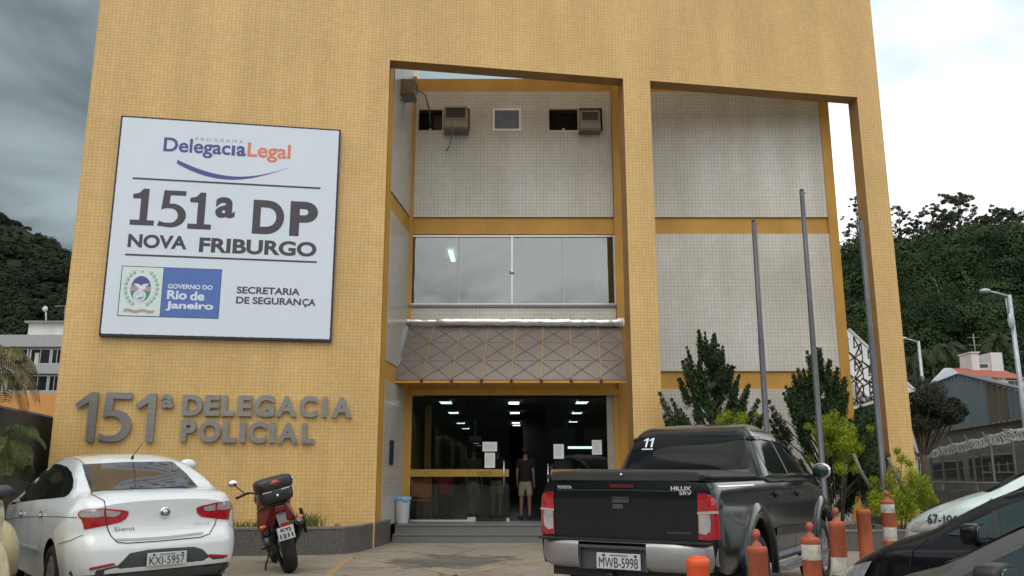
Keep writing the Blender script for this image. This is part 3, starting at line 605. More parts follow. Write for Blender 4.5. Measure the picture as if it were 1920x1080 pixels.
# coat of arms: oval shield, mountain band, bird, disc, branches, star, ribbon
def ell(cx, cz, rx, rz, dv, m, nm, a0=0, a1=360):
    q = MB(); q.prism(arc_pts(cx, cz, rx, rz, a0, a1, 28)[:-1 if a1-a0 == 360 else None], lambda a, b_, t: (a, t, b_), SV-dv, SV-dv-.0008); return q.build(nm, m, sg, fix=False)
cx, cz = -4.545, 4.80
ell(cx, cz, .215, .285, 0, M['sign_white'], 'crest_oval'); ell(cx, cz, .185, .255, .001, M['sign_purple'], 'crest_field')
q = MB(); hw = lambda z: .185*math.sqrt(max(0, 1-((z-cz)/.255)**2))
q.prism([(cx-hw(4.76), 4.76), (cx+hw(4.76), 4.76), (cx+hw(4.85), 4.85), (cx+.06, 4.88), (cx-.02, 4.84), (cx-hw(4.87), 4.87)], lambda a, b_, t: (a, t, b_), SV-.002, SV-.0028); q.build('crest_mountains', M['sign_tan'], sg, fix=False)
q = MB(); q.prism([(cx-hw(4.64), 4.64), (cx+hw(4.64), 4.64), (cx+hw(4.755), 4.755), (cx-hw(4.755), 4.755)], lambda a, b_, t: (a, t, b_), SV-.002, SV-.0028); q.build('crest_green_band', M['sign_green'], sg, fix=False)
q = MB(); q.prism([(cx-.02, 4.755), (cx-.045, 4.82), (cx-.15, 4.905), (cx-.05, 4.90), (cx, 4.865), (cx+.05, 4.90), (cx+.155, 4.915), (cx+.07, 4.84), (cx+.11, 4.82), (cx+.03, 4.79), (cx+.02, 4.755)], lambda a, b_, t: (a, t, b_), SV-.003, SV-.004); q.build('crest_bird', M['sign_white'], sg, fix=False)
ell(cx-.01, 4.665, .115, .115, .003, M['sign_white'], 'crest_disc'); ell(cx-.01, 4.665, .085, .085, .0042, M['sign_grey'], 'crest_ring'); ell(cx-.01, 4.665, .075, .075, .0052, M['sign_white'], 'crest_disc')
q = MB(); q.prism([(cx-.07, 4.675), (cx, 4.73), (cx-.03, 4.69)], lambda a, b_, t: (a, t, b_), SV-.0062, SV-.007); q.prism([(cx-.045, 4.625), (cx+.055, 4.655), (cx+.03, 4.62), (cx-.02, 4.605)], lambda a, b_, t: (a, t, b_), SV-.0062, SV-.007); q.build('crest_figure', M['sign_purple'], sg, fix=False)
q = MB()
for s_ in (-1, 1):
    for k in range(9):
        a = R(-62+k*15); bx, bz = cx+s_*.285*math.cos(a), cz-.0+.35*math.sin(a)
        for dx, dz in ((-.035, .03), (.035, .03), (0, .05), (.03, -.01), (-.03, -.01)):
            q.prism([(bx, bz-.012), (bx+dx+.012, bz+dz), (bx+dx-.004, bz+dz+.016)], lambda a_, b_, t: (a_, t, b_), SV, SV-.001)
q.build('crest_branches', M['sign_green'], sg, fix=False)
q = MB(); st = []
for k in range(10):
    a = PI/2+k*PI/5; r_ = .035 if k % 2 == 0 else .014; st.append((cx+r_*math.cos(a), 5.14+r_*math.sin(a)))
q.prism(st, lambda a, b_, t: (a, t, b_), SV, SV-.001); q.build('crest_star', M['sign_grey'], sg, fix=False)
q = MB(); top = [(cx-.27+.54*k/16, 4.405+.014*math.sin(k*PI/4)) for k in range(17)]; q.prism(top+[(a, b_-.06) for a, b_ in top[::-1]], lambda a, b_, t: (a, t, b_), SV, SV-.001); q.build('crest_ribbon', M['sign_tan'], sg, fix=False)
SV = SV_
#==SECTION2==
# ------------------------------------------------------------------ vehicles
M['paint_white'] = mat('white car paint', (.70, .74, .77), .2, var=.02, coat=.8)
M['paint_black'] = mat('dark graphite car paint', (.007, .010, .012), .17, .0, var=.08, vscale=2, coat=.35, spec=.35)
M['paint_navy'] = mat('dark blue black car paint', (.004, .0045, .007), .25, .0, var=.1, coat=.25, spec=.2)
M['paint_grey'] = mat('dusty grey car paint', (.075, .075, .072), .42, .4, var=.12, vscale=3, coat=.5)
M['paint_beige'] = mat('cream car paint', (.56, .47, .25), .35, var=.04, coat=.5)
M['paint_police'] = mat('pale white car paint', (.52, .64, .64), .35, var=.03, coat=.6)
M['tint'] = mat('tinted car glass', (.005, .006, .007), .05, var=.1, spec=.14)
M['tint_brown'] = mat('smoked rear glass', (.030, .024, .019), .06, var=.35, vscale=1.6, spec=.6, coat=.4)
M['tint_teal'] = mat('teal tinted car glass', (.012, .032, .034), .06, var=.35, vscale=2.5, spec=.6, coat=.3)
M['red_lamp'] = mat('red lamp lens', (.36, .010, .020), .14, var=.25, vscale=14, coat=1.0)
M['clear_lamp'] = mat('clear lamp lens', (.46, .44, .46), .12, .35, var=.25, vscale=14, coat=1.0)
M['orange_lamp'] = mat('orange lamp lens', (.55, .13, .03), .2, var=.2, vscale=14, coat=.8)
M['badge'] = mat('silver badge', (.55, .56, .58), .35, .2, var=.03)
M['chrome'] = mat('chrome', (.78, .78, .80), .12, 1.0, var=.04)
M['bumper_grey'] = mat('brushed grey bumper', (.40, .40, .41), .38, .75, var=.08, vscale=5)
M['valance'] = mat('dark grey bumper plastic', (.055, .060, .068), .5, var=.1)
M['rubber'] = mat('tyre rubber', (.013, .013, .013), .8, var=.25, vscale=10, bump=.2)
M['rim'] = mat('alloy wheel', (.45, .46, .48), .3, .8, var=.08)
M['plate'] = mat('grey number plate', (.50, .52, .54), .45, var=.08, vscale=20)
M['seam'] = mat('panel gap', (.008, .008, .008), .9)
M['ink'] = mat('black plate letters', (.02, .02, .022), .6)
def sstep(t): t = min(1, max(0, t)); return t*t*(3-2*t)
def table(T):
    xs = [a for a, _ in T]; ys = [b_ for _, b_ in T]
    n = len(xs); d = [(ys[i+1]-ys[i])/(xs[i+1]-xs[i]) for i in range(n-1)]; m = [d[0]]
    for i in range(1, n-1): m.append(0 if d[i-1]*d[i] <= 0 else 2*d[i-1]*d[i]/(d[i-1]+d[i]))
    m.append(d[-1])
    def f(x):
        if x <= xs[0]: return ys[0]
        if x >= xs[-1]: return ys[-1]
        i = 0
        while x > xs[i+1]: i += 1
        h = xs[i+1]-xs[i]; t = (x-xs[i])/h; t2 = t*t; t3 = t2*t
        return ys[i]*(2*t3-3*t2+1)+h*m[i]*(t3-2*t2+t)+ys[i+1]*(-2*t3+3*t2)+h*m[i+1]*(t3-t2)
    return f
def shell(P, S, NA=84, NB=22, NC=22):
    """closed car body: P holds the outline tables (metres); returns verts, faces"""
    L_ = P['L']; Zt, Zb, Wm, pr, Xr, Xf = (table(P[k]) for k in ('top', 'bot', 'wid', 'prof', 'rear', 'front'))
    idx = {}; vs = []
    def vert(a, b_, c):
        k = (a, b_, c)
        if k in idx: return idx[k]
        u = a/NA; u = u+P.get('ease', .06)*math.sin(2*PI*u)*-1; x0 = L_*u
        vv = b_/NB*2-1; cc = c/NC
        bb = math.sin(vv*PI/2*.62)/math.sin(PI/2*.62)
        zt, zb = Zt(x0), Zb(x0); z = zb+(zt-zb)*cc
        W_ = Wm(x0)*pr(z)
        if 'tumble' in P:
            z1, k1 = P['tumble']; W_ -= max(0, z-z1)*k1
        y = bb*W_
        z -= P.get('crown', .05)*abs(bb)**3*sstep((cc-.5)*2)
        edge = sstep((cc-.93)/.07)*P.get('round', .03); y *= 1-edge
        yy = y*y
        x = x0+(Xr(z)+P.get('rbow', .09)*yy)*(1-sstep(x0/P.get('rlen', .6)))+(-Xf(z)-P.get('fbow', .3)*yy)*(1-sstep((L_-x0)/.8))
        idx[k] = len(vs); vs.append((x*S, y*S, z*S)); return idx[k]
    fs = []
    for a in range(NA):
        for b_ in range(NB):
            fs.append((vert(a, b_, 0), vert(a, b_+1, 0), vert(a+1, b_+1, 0), vert(a+1, b_, 0)))
            fs.append((vert(a, b_, NC), vert(a+1, b_, NC), vert(a+1, b_+1, NC), vert(a, b_+1, NC)))
        for c in range(NC):
            fs.append((vert(a, 0, c), vert(a+1, 0, c), vert(a+1, 0, c+1), vert(a, 0, c+1)))
            fs.append((vert(a, NB, c), vert(a, NB, c+1), vert(a+1, NB, c+1), vert(a+1, NB, c)))
    for b_ in range(NB):
        for c in range(NC):
            fs.append((vert(0, b_, c), vert(0, b_, c+1), vert(0, b_+1, c+1), vert(0, b_+1, c)))
            fs.append((vert(NA, b_, c), vert(NA, b_+1, c), vert(NA, b_+1, c+1), vert(NA, b_, c+1)))
    return vs, fs
class Car:
    def __init__(s, name, P, S, loc, yaw, paint, label, cat, roll=0, pitch=0, group=None):
        s.S = S; s.root = empty(name, loc, 0, label, cat, group)
        s.root.rotation_euler = (R(roll), R(pitch), R(yaw))
        s.M = Matrix.Translation(Vector(loc)) @ (Matrix.Rotation(R(yaw), 4, 'Z') @ Matrix.Rotation(R(pitch), 4, 'Y') @ Matrix.Rotation(R(roll), 4, 'X'))
        s.Mi = s.M.inverted(); s.trees = {}
        vs, fs = shell(P, S); s.trees['body'] = BVHTree.FromPolygons([Vector(v) for v in vs], fs)
        q = MB(); q.add(vs, fs, 0, True); s.body = q.build('body', [paint, M['black']], s.root); s.cur = 'body'
        s.body.data.polygons.foreach_set('use_smooth', [True]*len(s.body.data.polygons))
        arcs = P.get('arches', [])
        if arcs:
            c = MB()
            for x, z, r_ in arcs:
                for sg_ in (-1, 1): c.lathe([(0, sg_*.5*S), (r_*S, sg_*.5*S), (r_*S, sg_*1.2*S), (0, sg_*1.2*S)], (x*S, 0, z*S), 'y', 40)
            co = c.build('cutter', M['black']); co.parent = s.root
            md = s.body.modifiers.new('b', 'BOOLEAN'); md.operation = 'DIFFERENCE'; md.object = co; md.solver = 'EXACT'
            bpy.context.view_layer.update(); dg = bpy.context.evaluated_depsgraph_get()
            me = bpy.data.meshes.new_from_object(s.body.evaluated_get(dg)); s.body.modifiers.clear(); s.body.data = me
            bpy.data.objects.remove(co)
            for p in me.polygons:
                for x, z, r_ in arcs:
                    if abs(p.center.y) > .45*S and math.hypot(p.center.x-x*S, p.center.z-z*S) < r_*S*.995: p.material_index = 1
                if p.center.z < (P['bot'][1][1]+.01)*S or ('low' in P and p.center.x < .4*S and p.center.z < P['low']*S and abs(p.center.y) < .72*S): p.material_index = 1
                p.use_smooth = True
            me.set_sharp_from_angle(angle=R(40))
    def hit(s, mode, a, b_):
        if mode == 'px': o = s.Mi @ Vector((0, 0, EYE)); d = (s.Mi.to_3x3() @ ray(a, b_)).normalized()
        elif mode == 'side': o = Vector((a*s.S, 4, b_*s.S)); d = Vector((0, -1, 0))
        elif mode == 'sideR': o = Vector((a*s.S, -4, b_*s.S)); d = Vector((0, 1, 0))
        elif mode == 'rear': o = Vector((-3, a*s.S, b_*s.S)); d = Vector((1, 0, 0))
        elif mode == 'front': o = Vector((8, a*s.S, b_*s.S)); d = Vector((-1, 0, 0))
        else: o = Vector((a*s.S, b_*s.S, 4)); d = Vector((0, 0, -1))
        t = s.trees[s.cur]; h = t.ray_cast(o, d)
        if h[0] is None:
            best = None
            for k in range(60):
                p = o+d*(k*.25); nn = t.find_nearest(p)
                if nn[0] is not None and (best is None or nn[3] < best[3]): best = nn
            h = best
        n = h[1]
        if n.dot(d) > 0: n = -n
        return h[0], n
    def patch(s, name, poly, m, mode='px', off=.004, mirror=False, step=None, parent=None, smooth=True):
        P2 = [Vector(p) for p in poly]; xs = [p.x for p in P2]; ys = [p.y for p in P2]
        # subdivide the outline
        st = step or max((max(xs)-min(xs)), (max(ys)-min(ys)))/14; O = []
        for i, p in enumerate(P2):
            q_ = P2[(i+1) % len(P2)]; n = max(1, int((q_-p).length/st))
            O += [p+(q_-p)*k/n for k in range(n)]
        nO = len(O); edges = [(i, (i+1) % nO) for i in range(nO)]; pts = list(O)
        x = min(xs)+st/2
        while x < max(xs):
            y = min(ys)+st/2
            while y < max(ys): pts.append(Vector((x, y))); y += st
            x += st
        r_ = delaunay_2d_cdt(pts, edges, [list(range(nO))], 1, 1e-5)
        vv = []
        for p in r_[0]:
            h, n = s.hit(mode, p.x, p.y); vv.append(h+n*off)
        out_ = []
        for sgn in ((1, -1) if mirror else (1,)):
            q = MB(); q.add([(v.x, v.y*sgn, v.z) for v in vv], [tuple(f) for f in r_[2]], 0, smooth)
            out_.append(q.build(name, m, parent or s.root))
        return out_[0] if not mirror else out_
    def line(s, name, pts, w_, m, mode='px', off=.006, mirror=False, parent=None, n=None):
        P2 = [Vector(p) for p in pts]; S_ = []
        for i in range(len(P2)-1):
            k = max(2, n or int((P2[i+1]-P2[i]).length/(6 if mode == 'px' else .06)))
            S_ += [P2[i]+(P2[i+1]-P2[i])*j/k for j in range(k)]
        S_.append(P2[-1]); H = [s.hit(mode, p.x, p.y) for p in S_]; vs = []
        for i, (h, nn) in enumerate(H):
            d = H[min(i+1, len(H)-1)][0]-H[max(0, i-1)][0]; sd_ = d.cross(nn)
            sd_ = sd_.normalized()*w_/2 if sd_.length > 1e-7 else Vector((0, 0, w_/2))
            vs += [h+nn*off+sd_, h+nn*off-sd_]
        for sgn in ((1, -1) if mirror else (1,)):
            q = MB(); q.add([(v.x, v.y*sgn, v.z) for v in vs], [(2*i, 2*i+1, 2*i+3, 2*i+2) for i in range(len(H)-1)], 0, True)
            o = q.build(name, m, parent or s.root)
        return o
    def text(s, name, txt, a0, a1, b0, b1, m, mode, off=.006, bold=.02, flip=False):
        V, F, wh = text_mesh(txt, bold, 0); vs = []
        for a, b_, c in V:
            h, n = s.hit(mode, a0+(a1-a0)*a, b0+(b1-b0)*b_); vs.append(h+n*off)
        q = MB(); q.add(vs, F); return q.build(name, m, s.root, fix=False)
    def place(s, o): o.parent = s.root; return o
def wheel(car, x, y, z, r_, w_, spokes=5, rimr=.66, parent=None, name='wheel', style=0):
    """tyre and rim, axle along local Y; y is the outer face side"""
    sg_ = 1 if y > 0 else -1; S = car.S; c = (x*S, y*S, z*S); r_ *= S; w_ *= S
    W_ = empty(name, (0, 0, 0), parent=car.root)
    y0, y1 = (0, -sg_*w_)
    prof = [(r_*rimr, y0-sg_*.005), (r_*(rimr+.04), y0+sg_*.012), (r_*.9, y0+sg_*.015), (r_*.97, y0-sg_*.015), (r_, y0-sg_*.045), (r_, y1+sg_*.04), (r_*.96, y1+sg_*.01), (r_*.6, y1)]
    q = MB(); q.lathe(prof, c, 'y', 40); q.build('tyre', M['rubber'], W_)
    q = MB(); q.lathe([(r_*rimr, y0-sg_*.004), (r_*(rimr-.03), y0+sg_*.004), (r_*(rimr-.05), y0-sg_*.03), (r_*(rimr-.07), y0-sg_*.10)], c, 'y', 36)
    q.lathe([(r_*(rimr-.07), y0-sg_*.12), (0, y0-sg_*.12)], c, 'y', 24, 1)
    q.lathe([(0, y0-sg_*.008), (r_*.13, y0-sg_*.01), (r_*.16, y0-sg_*.04)], c, 'y', 16)
    for k in range(spokes):
        for da in ((-.13, .13) if style == 0 else (0,)):
            a = 2*PI*k/spokes+.3; a1 = a+da; R0, R1 = r_*.10, r_*(rimr-.03)
            p0 = Vector((c[0]+R0*math.cos(a+da*.3), c[1]-sg_*.025, c[2]+R0*math.sin(a+da*.3))); p1 = Vector((c[0]+R1*math.cos(a1), c[1]-sg_*.012, c[2]+R1*math.sin(a1)))
            q.bar(p0, p1, .045*S if style == 0 else .075*S, .03*S, 0, up=(0, 1, 0))
    q.build('rim', [M['rim'], M['black']], W_)
    return W_
def plate(car, x, y, z, txt, w_=.40, h=.13, name='number_plate', top='', tilt=0, flat=None):
    S = car.S; pt = empty(name, (x*S, y*S, z*S), parent=car.root); pt.rotation_euler = flat or (0, tilt, 0)
    w_ *= S; h *= S; q = MB(); q.box(-.012, 0, -w_/2, w_/2, -h/2, h/2); q.build('plate_panel', M['plate'], pt, bevel=.006)
    q = MB(); f = lambda u, v, zz: (-.0125+v, -u, zz)
    put_text(q, txt, -w_*.44, w_*.44, -h*.40, h*.22, 0, .002, .0, fn=f)
    if top:
        for k_ in range(9): q.box(-.0135, -.0125, w_*(-.2+k_*.045), w_*(-.17+k_*.045), h*.31, h*.39)
    q.build('characters', M['ink'], pt, fix=False)
    q = MB(); q.box(-.014, -.0125, -w_*.42, -w_*.36, h*.28, h*.42); q.box(-.014, -.0125, w_*.30, w_*.36, h*.28, h*.42)
    q.build('seal', M['ink'], pt); return pt

# ---- white sedan
SEDAN = dict(L=4.29, top=[(0, 1.015), (.08, 1.06), (.22, 1.095), (.56, 1.125), (.8, 1.235), (1.12, 1.375), (1.3, 1.43), (1.7, 1.485), (2.15, 1.495), (2.5, 1.455), (2.8, 1.34), (3.25, 1.06), (3.5, .985), (3.95, .90), (4.15, .80), (4.29, .66)],
    bot=[(0, .24), (.3, .19), (3.8, .19), (4.29, .26)], wid=[(0, .66), (.05, .73), (.13, .79), (.3, .838), (.8, .855), (3.3, .855), (3.8, .82), (4.05, .74), (4.2, .62), (4.29, .48)],
    prof=[(.15, .93), (.35, .975), (.55, 1), (.8, 1.0), (.93, .985), (1.03, .93), (1.12, .865), (1.25, .79), (1.38, .70), (1.5, .60)],
    rear=[(.2, .14), (.3, .045), (.42, .0), (.56, .0), (.66, .035), (.72, .075), (.85, .085), (.97, .075), (1.04, .07), (1.1, .12)], front=[(.2, .12), (.4, .0), (.6, .02), (.8, .14), (1, .3)],
    rbow=.13, crown=.045, low=.36, arches=[(.87, .31, .345), (3.40, .31, .345)])
sd_ = Car('sedan', SEDAN, 1.064, (-3.677, 9.447, .029), 129.02, M['paint_white'], 'white four-door sedan with smoked rear window parked left of the motorcycle', 'car', roll=-1.77, pitch=-.32)
def c1(*P): return [(x/4, 820+y/4) for x, y in P]
rg = sd_.patch('rear_window', c1((617, 210), (640, 206), (950, 190), (1270, 186), (1300, 192), (1400, 280), (1482, 375), (1470, 383), (1300, 380), (1000, 390), (760, 402), (690, 412), (670, 380), (640, 290)), M['tint_brown'], off=.009)
sw = sd_.patch('side_window', c1((75, 508), (100, 450), (150, 370), (210, 290), (270, 232), (320, 206), (380, 198), (450, 202), (505, 222), (538, 262), (553, 320), (548, 380), (520, 425), (485, 448), (400, 458), (280, 468), (150, 488)), M['tint'], mirror=True)
sd_.line('window_pillar', c1((300, 215), (262, 300), (235, 465)), .045, M['black'], off=.008, mirror=True)
for o in [sd_.patch('windscreen', [(-.58, 1.09), (.58, 1.09), (.50, 1.38), (-.50, 1.38)], M['tint'], 'front')]: pass
LA = c1((585, 575), (600, 553), (640, 538), (780, 533), (860, 540), (930, 546), (966, 556), (962, 580), (945, 610), (905, 636), (800, 660), (700, 680), (632, 692), (625, 655), (612, 618), (592, 600))
lamps = sd_.patch('tail_lamp', LA, M['red_lamp'], mirror=True, off=.006)
for k, lp in enumerate(lamps): pass
for poly in (c1((600, 558), (640, 544), (779, 540), (779, 592), (700, 602), (625, 600), (600, 590)), c1((795, 545), (908, 558), (890, 584), (860, 594), (795, 594))):
    a, b_ = sd_.patch('clear_lens', poly, M['clear_lamp'], mirror=True, off=.010)
    a.parent = lamps[0]; b_.parent = lamps[1]
sd_.line('panel_gap', c1((612, 210), (640, 205), (690, 430), (782, 478), (790, 520), (800, 655), (812, 700), (835, 745), (880, 788)), .009, M['seam'], mirror=False)
sd_.line('panel_gap', c1((880, 788), (950, 795), (1200, 778), (1500, 750), (1570, 725), (1608, 660), (1625, 600)), .009, M['seam'])
sd_.line('panel_gap', c1((560, 160), (600, 175), (632, 205)), .007, M['seam'])
sd_.line('lid_edge', c1((865, 768), (1000, 766), (1250, 750), (1520, 718)), .02, M['bumper_grey'], off=.012)
sd_.line('panel_gap', c1((20, 622), (150, 598), (350, 592), (580, 602)), .006, M['valance'], mirror=True)
sd_.line('panel_gap', c1((440, 800), (540, 770), (622, 732)), .006, M['seam'], mirror=True)
sd_.line('panel_gap', [(2.05, 1.02), (2.0, .6), (1.98, .28)], .007, M['seam'], 'side', mirror=True)
sd_.line('panel_gap', [(1.28, .92), (1.30, .66), (1.42, .45)], .007, M['seam'], 'side', mirror=True)
sd_.line('rub_strip', [(1.5, .50), (2.9, .48)], .035, M['paint_white'], 'side', mirror=True, off=.012)
val = [(-.80, .24), (-.79, .40), (-.62, .425), (-.46, .43), (-.39, .50), (-.30, .535), (.0, .545), (.16, .545), (.32, .525), (.42, .42), (.60, .39), (.79, .385), (.80, .24)]
sd_.patch('bumper_valance', val, M['valance'], 'rear', off=.006)
sd_.patch('reflector', [(.44, .425), (.66, .395), (.66, .42), (.46, .447)], M['red_lamp'], 'rear', off=.011, mirror=True)
q = MB(); S = 1.064
for rr, mm, dx in ((.048, 0, .0), (.037, 1, -.006), (.026, 2, -.010)):
    q.lathe([(0, dx-.012), (rr*S, dx-.010), (rr*S*1.02, dx+.01)], (.075*S, -.012*S, .892*S), 'x', 24, mm)
q.build('badge', [M['chrome'], M['valance'], M['alu']], sd_.root)
sd_.text('model_name', 'Siena', .455, .27, .735, .775, M['alu_dark'], 'rear', bold=.0)
sd_.text('trim_name', 'ATTRACTIVE', -.30, -.415, .745, .757, M['alu_dark'], 'rear', bold=.0); sd_.text('trim_name', '1.4', -.435, -.47, .735, .765, M['alu_dark'], 'rear', bold=.0)
plate(sd_, -.015, -.025, .448, 'KXI-5957', .385, .125, top='RJ NOVA FRIBURGO', flat=(R(.8), 0, R(0)))
q = MB(); q.tube([(1.30*S, 0, 1.425*S), (1.27*S, 0, 1.46*S)], [.02, .012], 10); q.tube([(1.27*S, 0, 1.46*S), (1.02*S, -.03, 1.60*S)], [.005, .003], 8); q.build('antenna', M['black'], sd_.root)
for sg_ in (1, -1):
    q = MB(); q.ball((0, 0, 0), (.07, .125, .085), 16, 10)
    o = q.build('door_mirror', M['paint_white'] if sg_ < 0 else M['valance'], sd_.root); o.location = (2.92*S, sg_*1.0*S, 1.075*S if sg_ > 0 else 1.30*S)
    if sg_ < 0: o.location.y = -1.17*S; o.location.z = 1.33*S
    q = MB(); q.bar((0, 0, 0), (0, -sg_*.13, -.05), .05); q.build('mirror_arm', M['black'], o)
for sg_ in (1, -1):
    for x, z in ((1.36, .865), (2.43, .835)):
        q = MB(); q.bar((x*S, sg_*.875*S, z*S), ((x+.17)*S, sg_*.875*S, z*S), .022, .028); q.ball(((x+.085)*S, sg_*.852*S, z*S), (.06, .02, .035), 12, 8, 1)
        q.build('door_handle', [M['paint_white'], M['valance']], sd_.root)
for x in (.87, 3.40):
    for y in (.83, -.83): wheel(sd_, x, y, .295, .30, .2, 7, style=1)

# ---- dark pickup
PICK = dict(L=5.22, top=[(0, 1.262), (.1, 1.268), (1.9, 1.272), (3.7, 1.255), (4.2, 1.20), (4.7, 1.10), (4.95, 1.0), (5.22, .80)],
    bot=[(0, .52), (.35, .47), (4.8, .42), (5.22, .5)], wid=[(0, .82), (.06, .845), (.2, .86), (1.0, .868), (4.4, .868), (4.8, .84), (5.05, .76), (5.22, .6)],
    prof=[(.4, .94), (.55, .985), (.75, 1.0), (1.0, 1.0), (1.15, .985), (1.25, .96), (1.32, .93)],
    rear=[(.4, .16), (.55, .10), (.8, .085), (1.1, .085), (1.3, .10)], front=[(.4, .15), (.6, .02), (.85, .05), (1.1, .3)], rbow=.035, rlen=.5, crown=.03, round=.02, fbow=.25,
    arches=[(1.33, .42, .475), (4.38, .42, .475)])
pk = Car('pickup_truck', PICK, 1.04, (.972, 8.046, .018), 59.53, M['paint_black'], 'dark graphite double-cab pickup with covered bed parked before the entrance', 'pickup truck')
S = 1.04
# cab: greenhouse as its own rounded shell
def cab_shell(S, z0=1.235, z1=1.845, NA=40, NB=16, NC=14):
    xr = table([(1.2, 1.70), (1.36, 1.745), (1.6, 1.86), (1.74, 1.99), (1.80, 2.10), (1.85, 2.4)]); xf = table([(1.2, 4.22), (1.30, 4.05), (1.5, 3.72), (1.66, 3.40), (1.76, 3.10), (1.85, 2.7)])
    wd = table([(1.2, .850), (1.34, .80), (1.6, .70), (1.72, .645), (1.78, .60), (1.85, .50)])
    vs = []; fs = []; idx = {}
    def V(a, b_, c):
        k = (a, b_, c)
        if k in idx: return idx[k]
        u = a/NA; v = b_/NB*2-1; t = c/NC
        tt = 1-(1-t)**1.5; z = z0+(z1-z0)*tt; x0, x1, w_ = xr(z), xf(z), wd(z)
        if c == NC: pass
        px_ = 2*u-1; bx = px_; by = v                       # rounded plan corners
        kx = 1-.5*(abs(by)**8)*.10; ky = 1-.5*(abs(bx)**16)*.16
        x = (x0+x1)/2+bx*(x1-x0)/2*kx; y = by*w_*ky
        if c == NC: z += .018*(1-bx*bx)*(1-by*by)
        idx[k] = len(vs); vs.append((x*S, y*S, z*S)); return idx[k]
    for a in range(NA):
        for b_ in range(NB):
            fs.append((V(a, b_, 0), V(a, b_+1, 0), V(a+1, b_+1, 0), V(a+1, b_, 0))); fs.append((V(a, b_, NC), V(a+1, b_, NC), V(a+1, b_+1, NC), V(a, b_+1, NC)))
        for c in range(NC):
            fs.append((V(a, 0, c), V(a+1, 0, c), V(a+1, 0, c+1), V(a, 0, c+1))); fs.append((V(a, NB, c), V(a, NB, c+1), V(a+1, NB, c+1), V(a+1, NB, c)))
    for b_ in range(NB):
        for c in range(NC):
            fs.append((V(0, b_, c), V(0, b_, c+1), V(0, b_+1, c+1), V(0, b_+1, c))); fs.append((V(NA, b_, c), V(NA, b_+1, c), V(NA, b_+1, c+1), V(NA, b_, c+1)))
    return vs, fs
vs, fs = cab_shell(S); q = MB(); q.add(vs, fs, 0, True); cb = q.build('cab', M['paint_black'], pk.root); pk.trees['cab'] = BVHTree.FromPolygons([Vector(v) for v in vs], fs)
def c4(*P): return [(980+x/3.2, 790+y/3.2) for x, y in P]
pk.cur = 'cab'
pk.patch('rear_window', [(.585, 1.705), (.3, 1.715), (-.3, 1.712), (-.585, 1.70), (-.61, 1.66), (-.69, 1.375), (-.66, 1.355), (.66, 1.355), (.69, 1.375), (.61, 1.66)], M['tint'], 'rear', step=.06)
for y_ in (.505, .440): pk.patch('window_number', [(y_-.055+.055*(1-a), 1.59+.10*b_) for a, b_ in ONE], M['sign_white'], 'rear', off=.010, step=.02)
for k_ in range(5): pk.patch('window_sticker', [(.505-.027*k_, 1.563), (.483-.027*k_, 1.563), (.483-.027*k_, 1.576), (.505-.027*k_, 1.576)], M['sign_white'], 'rear', off=.010, step=.02)
W1 = [(1.97, 1.66), (2.50, 1.67), (2.93, 1.62), (2.98, 1.325), (2.42, 1.315), (2.16, 1.33), (2.06, 1.42)]
W1 = [(1.98, 1.655), (2.40, 1.675), (2.72, 1.67), (2.82, 1.32), (2.25, 1.315), (2.08, 1.34), (2.0, 1.48)]
W2 = [(2.80, 1.67), (3.10, 1.655), (3.38, 1.60), (3.66, 1.46), (3.92, 1.325), (2.90, 1.32)]
for W_ in (W1, W2): pk.patch('side_window', W_, M['tint'], 'sideR', mirror=True, step=.08)
pk.line('window_pillar', [(2.76, 1.675), (2.86, 1.31)], .07, M['black'], 'sideR', mirror=True, off=.008)
pk.line('rain_visor', [(1.96, 1.672), (2.4, 1.69), (2.74, 1.685)], .045, M['tint'], 'sideR', mirror=True, off=.018); pk.line('rain_visor', [(2.82, 1.682), (3.12, 1.665), (3.42, 1.60), (3.68, 1.47)], .045, M['tint'], 'sideR', mirror=True, off=.018)
pk.patch('windscreen', [(-.62, 1.34), (.62, 1.34), (.52, 1.72), (-.52, 1.72)], M['tint'], 'front')
pk.cur = 'body'
# bed cover
q = MB(); n_ = 16; prof = [(-.715, 1.255), (-.722, 1.30), (-.70, 1.330), (-.45, 1.347), (0, 1.353), (.45, 1.347), (.70, 1.330), (.722, 1.30), (.715, 1.255)]
xs_ = [.085, .10, .13, .9, 1.70]; vs = []
for x in xs_:
    kk = .985 if x == .085 else 1
    for y, z in prof: vs.append((x*S, y*kk*S, (z if x > .09 else min(z, 1.325))*S))
n_ = len(prof); q.add(vs, [(i*n_+j, i*n_+j+1, (i+1)*n_+j+1, (i+1)*n_+j) for i in range(len(xs_)-1) for j in range(n_-1)], 0, True)
q.add(vs[:n_], [tuple(range(n_))]); cv = q.build('bed_cover', mat('black soft bed cover', (.035, .033, .034), .7, var=.15, vscale=4, bump=.15, bscale=12), pk.root)
q = MB()
for sg_ in (-1, 1): q.tube([(.09*S, sg_*.74*S, 1.285*S), (.3*S, sg_*.755*S, 1.29*S), (1.68*S, sg_*.755*S, 1.29*S)], .022, 8)
q.build('bed_rail', M['black'], pk.root)
q = MB(); q.lathe([(0, -.02), (.012, -.018), (.014, 0)], (.085*S, .0, 1.305*S), 'x', 12); q.build('cover_lock', M['chrome'], pk.root)
pk.line('panel_gap', [(.71, 1.255), (.70, 1.16), (.695, .78), (.69, .725)], .011, M['seam'], 'rear'); pk.line('panel_gap', [(-.695, 1.255), (-.69, 1.16), (-.68, .78), (-.68, .725)], .011, M['seam'], 'rear'); pk.line('panel_gap', [(.69, .727), (0, .735), (-.68, .727)], .014, M['seam'], 'rear')
pk.line('gate_crease', [(.66, 1.165), (0, 1.172), (-.65, 1.165)], .012, M['black'], 'rear', off=.003)
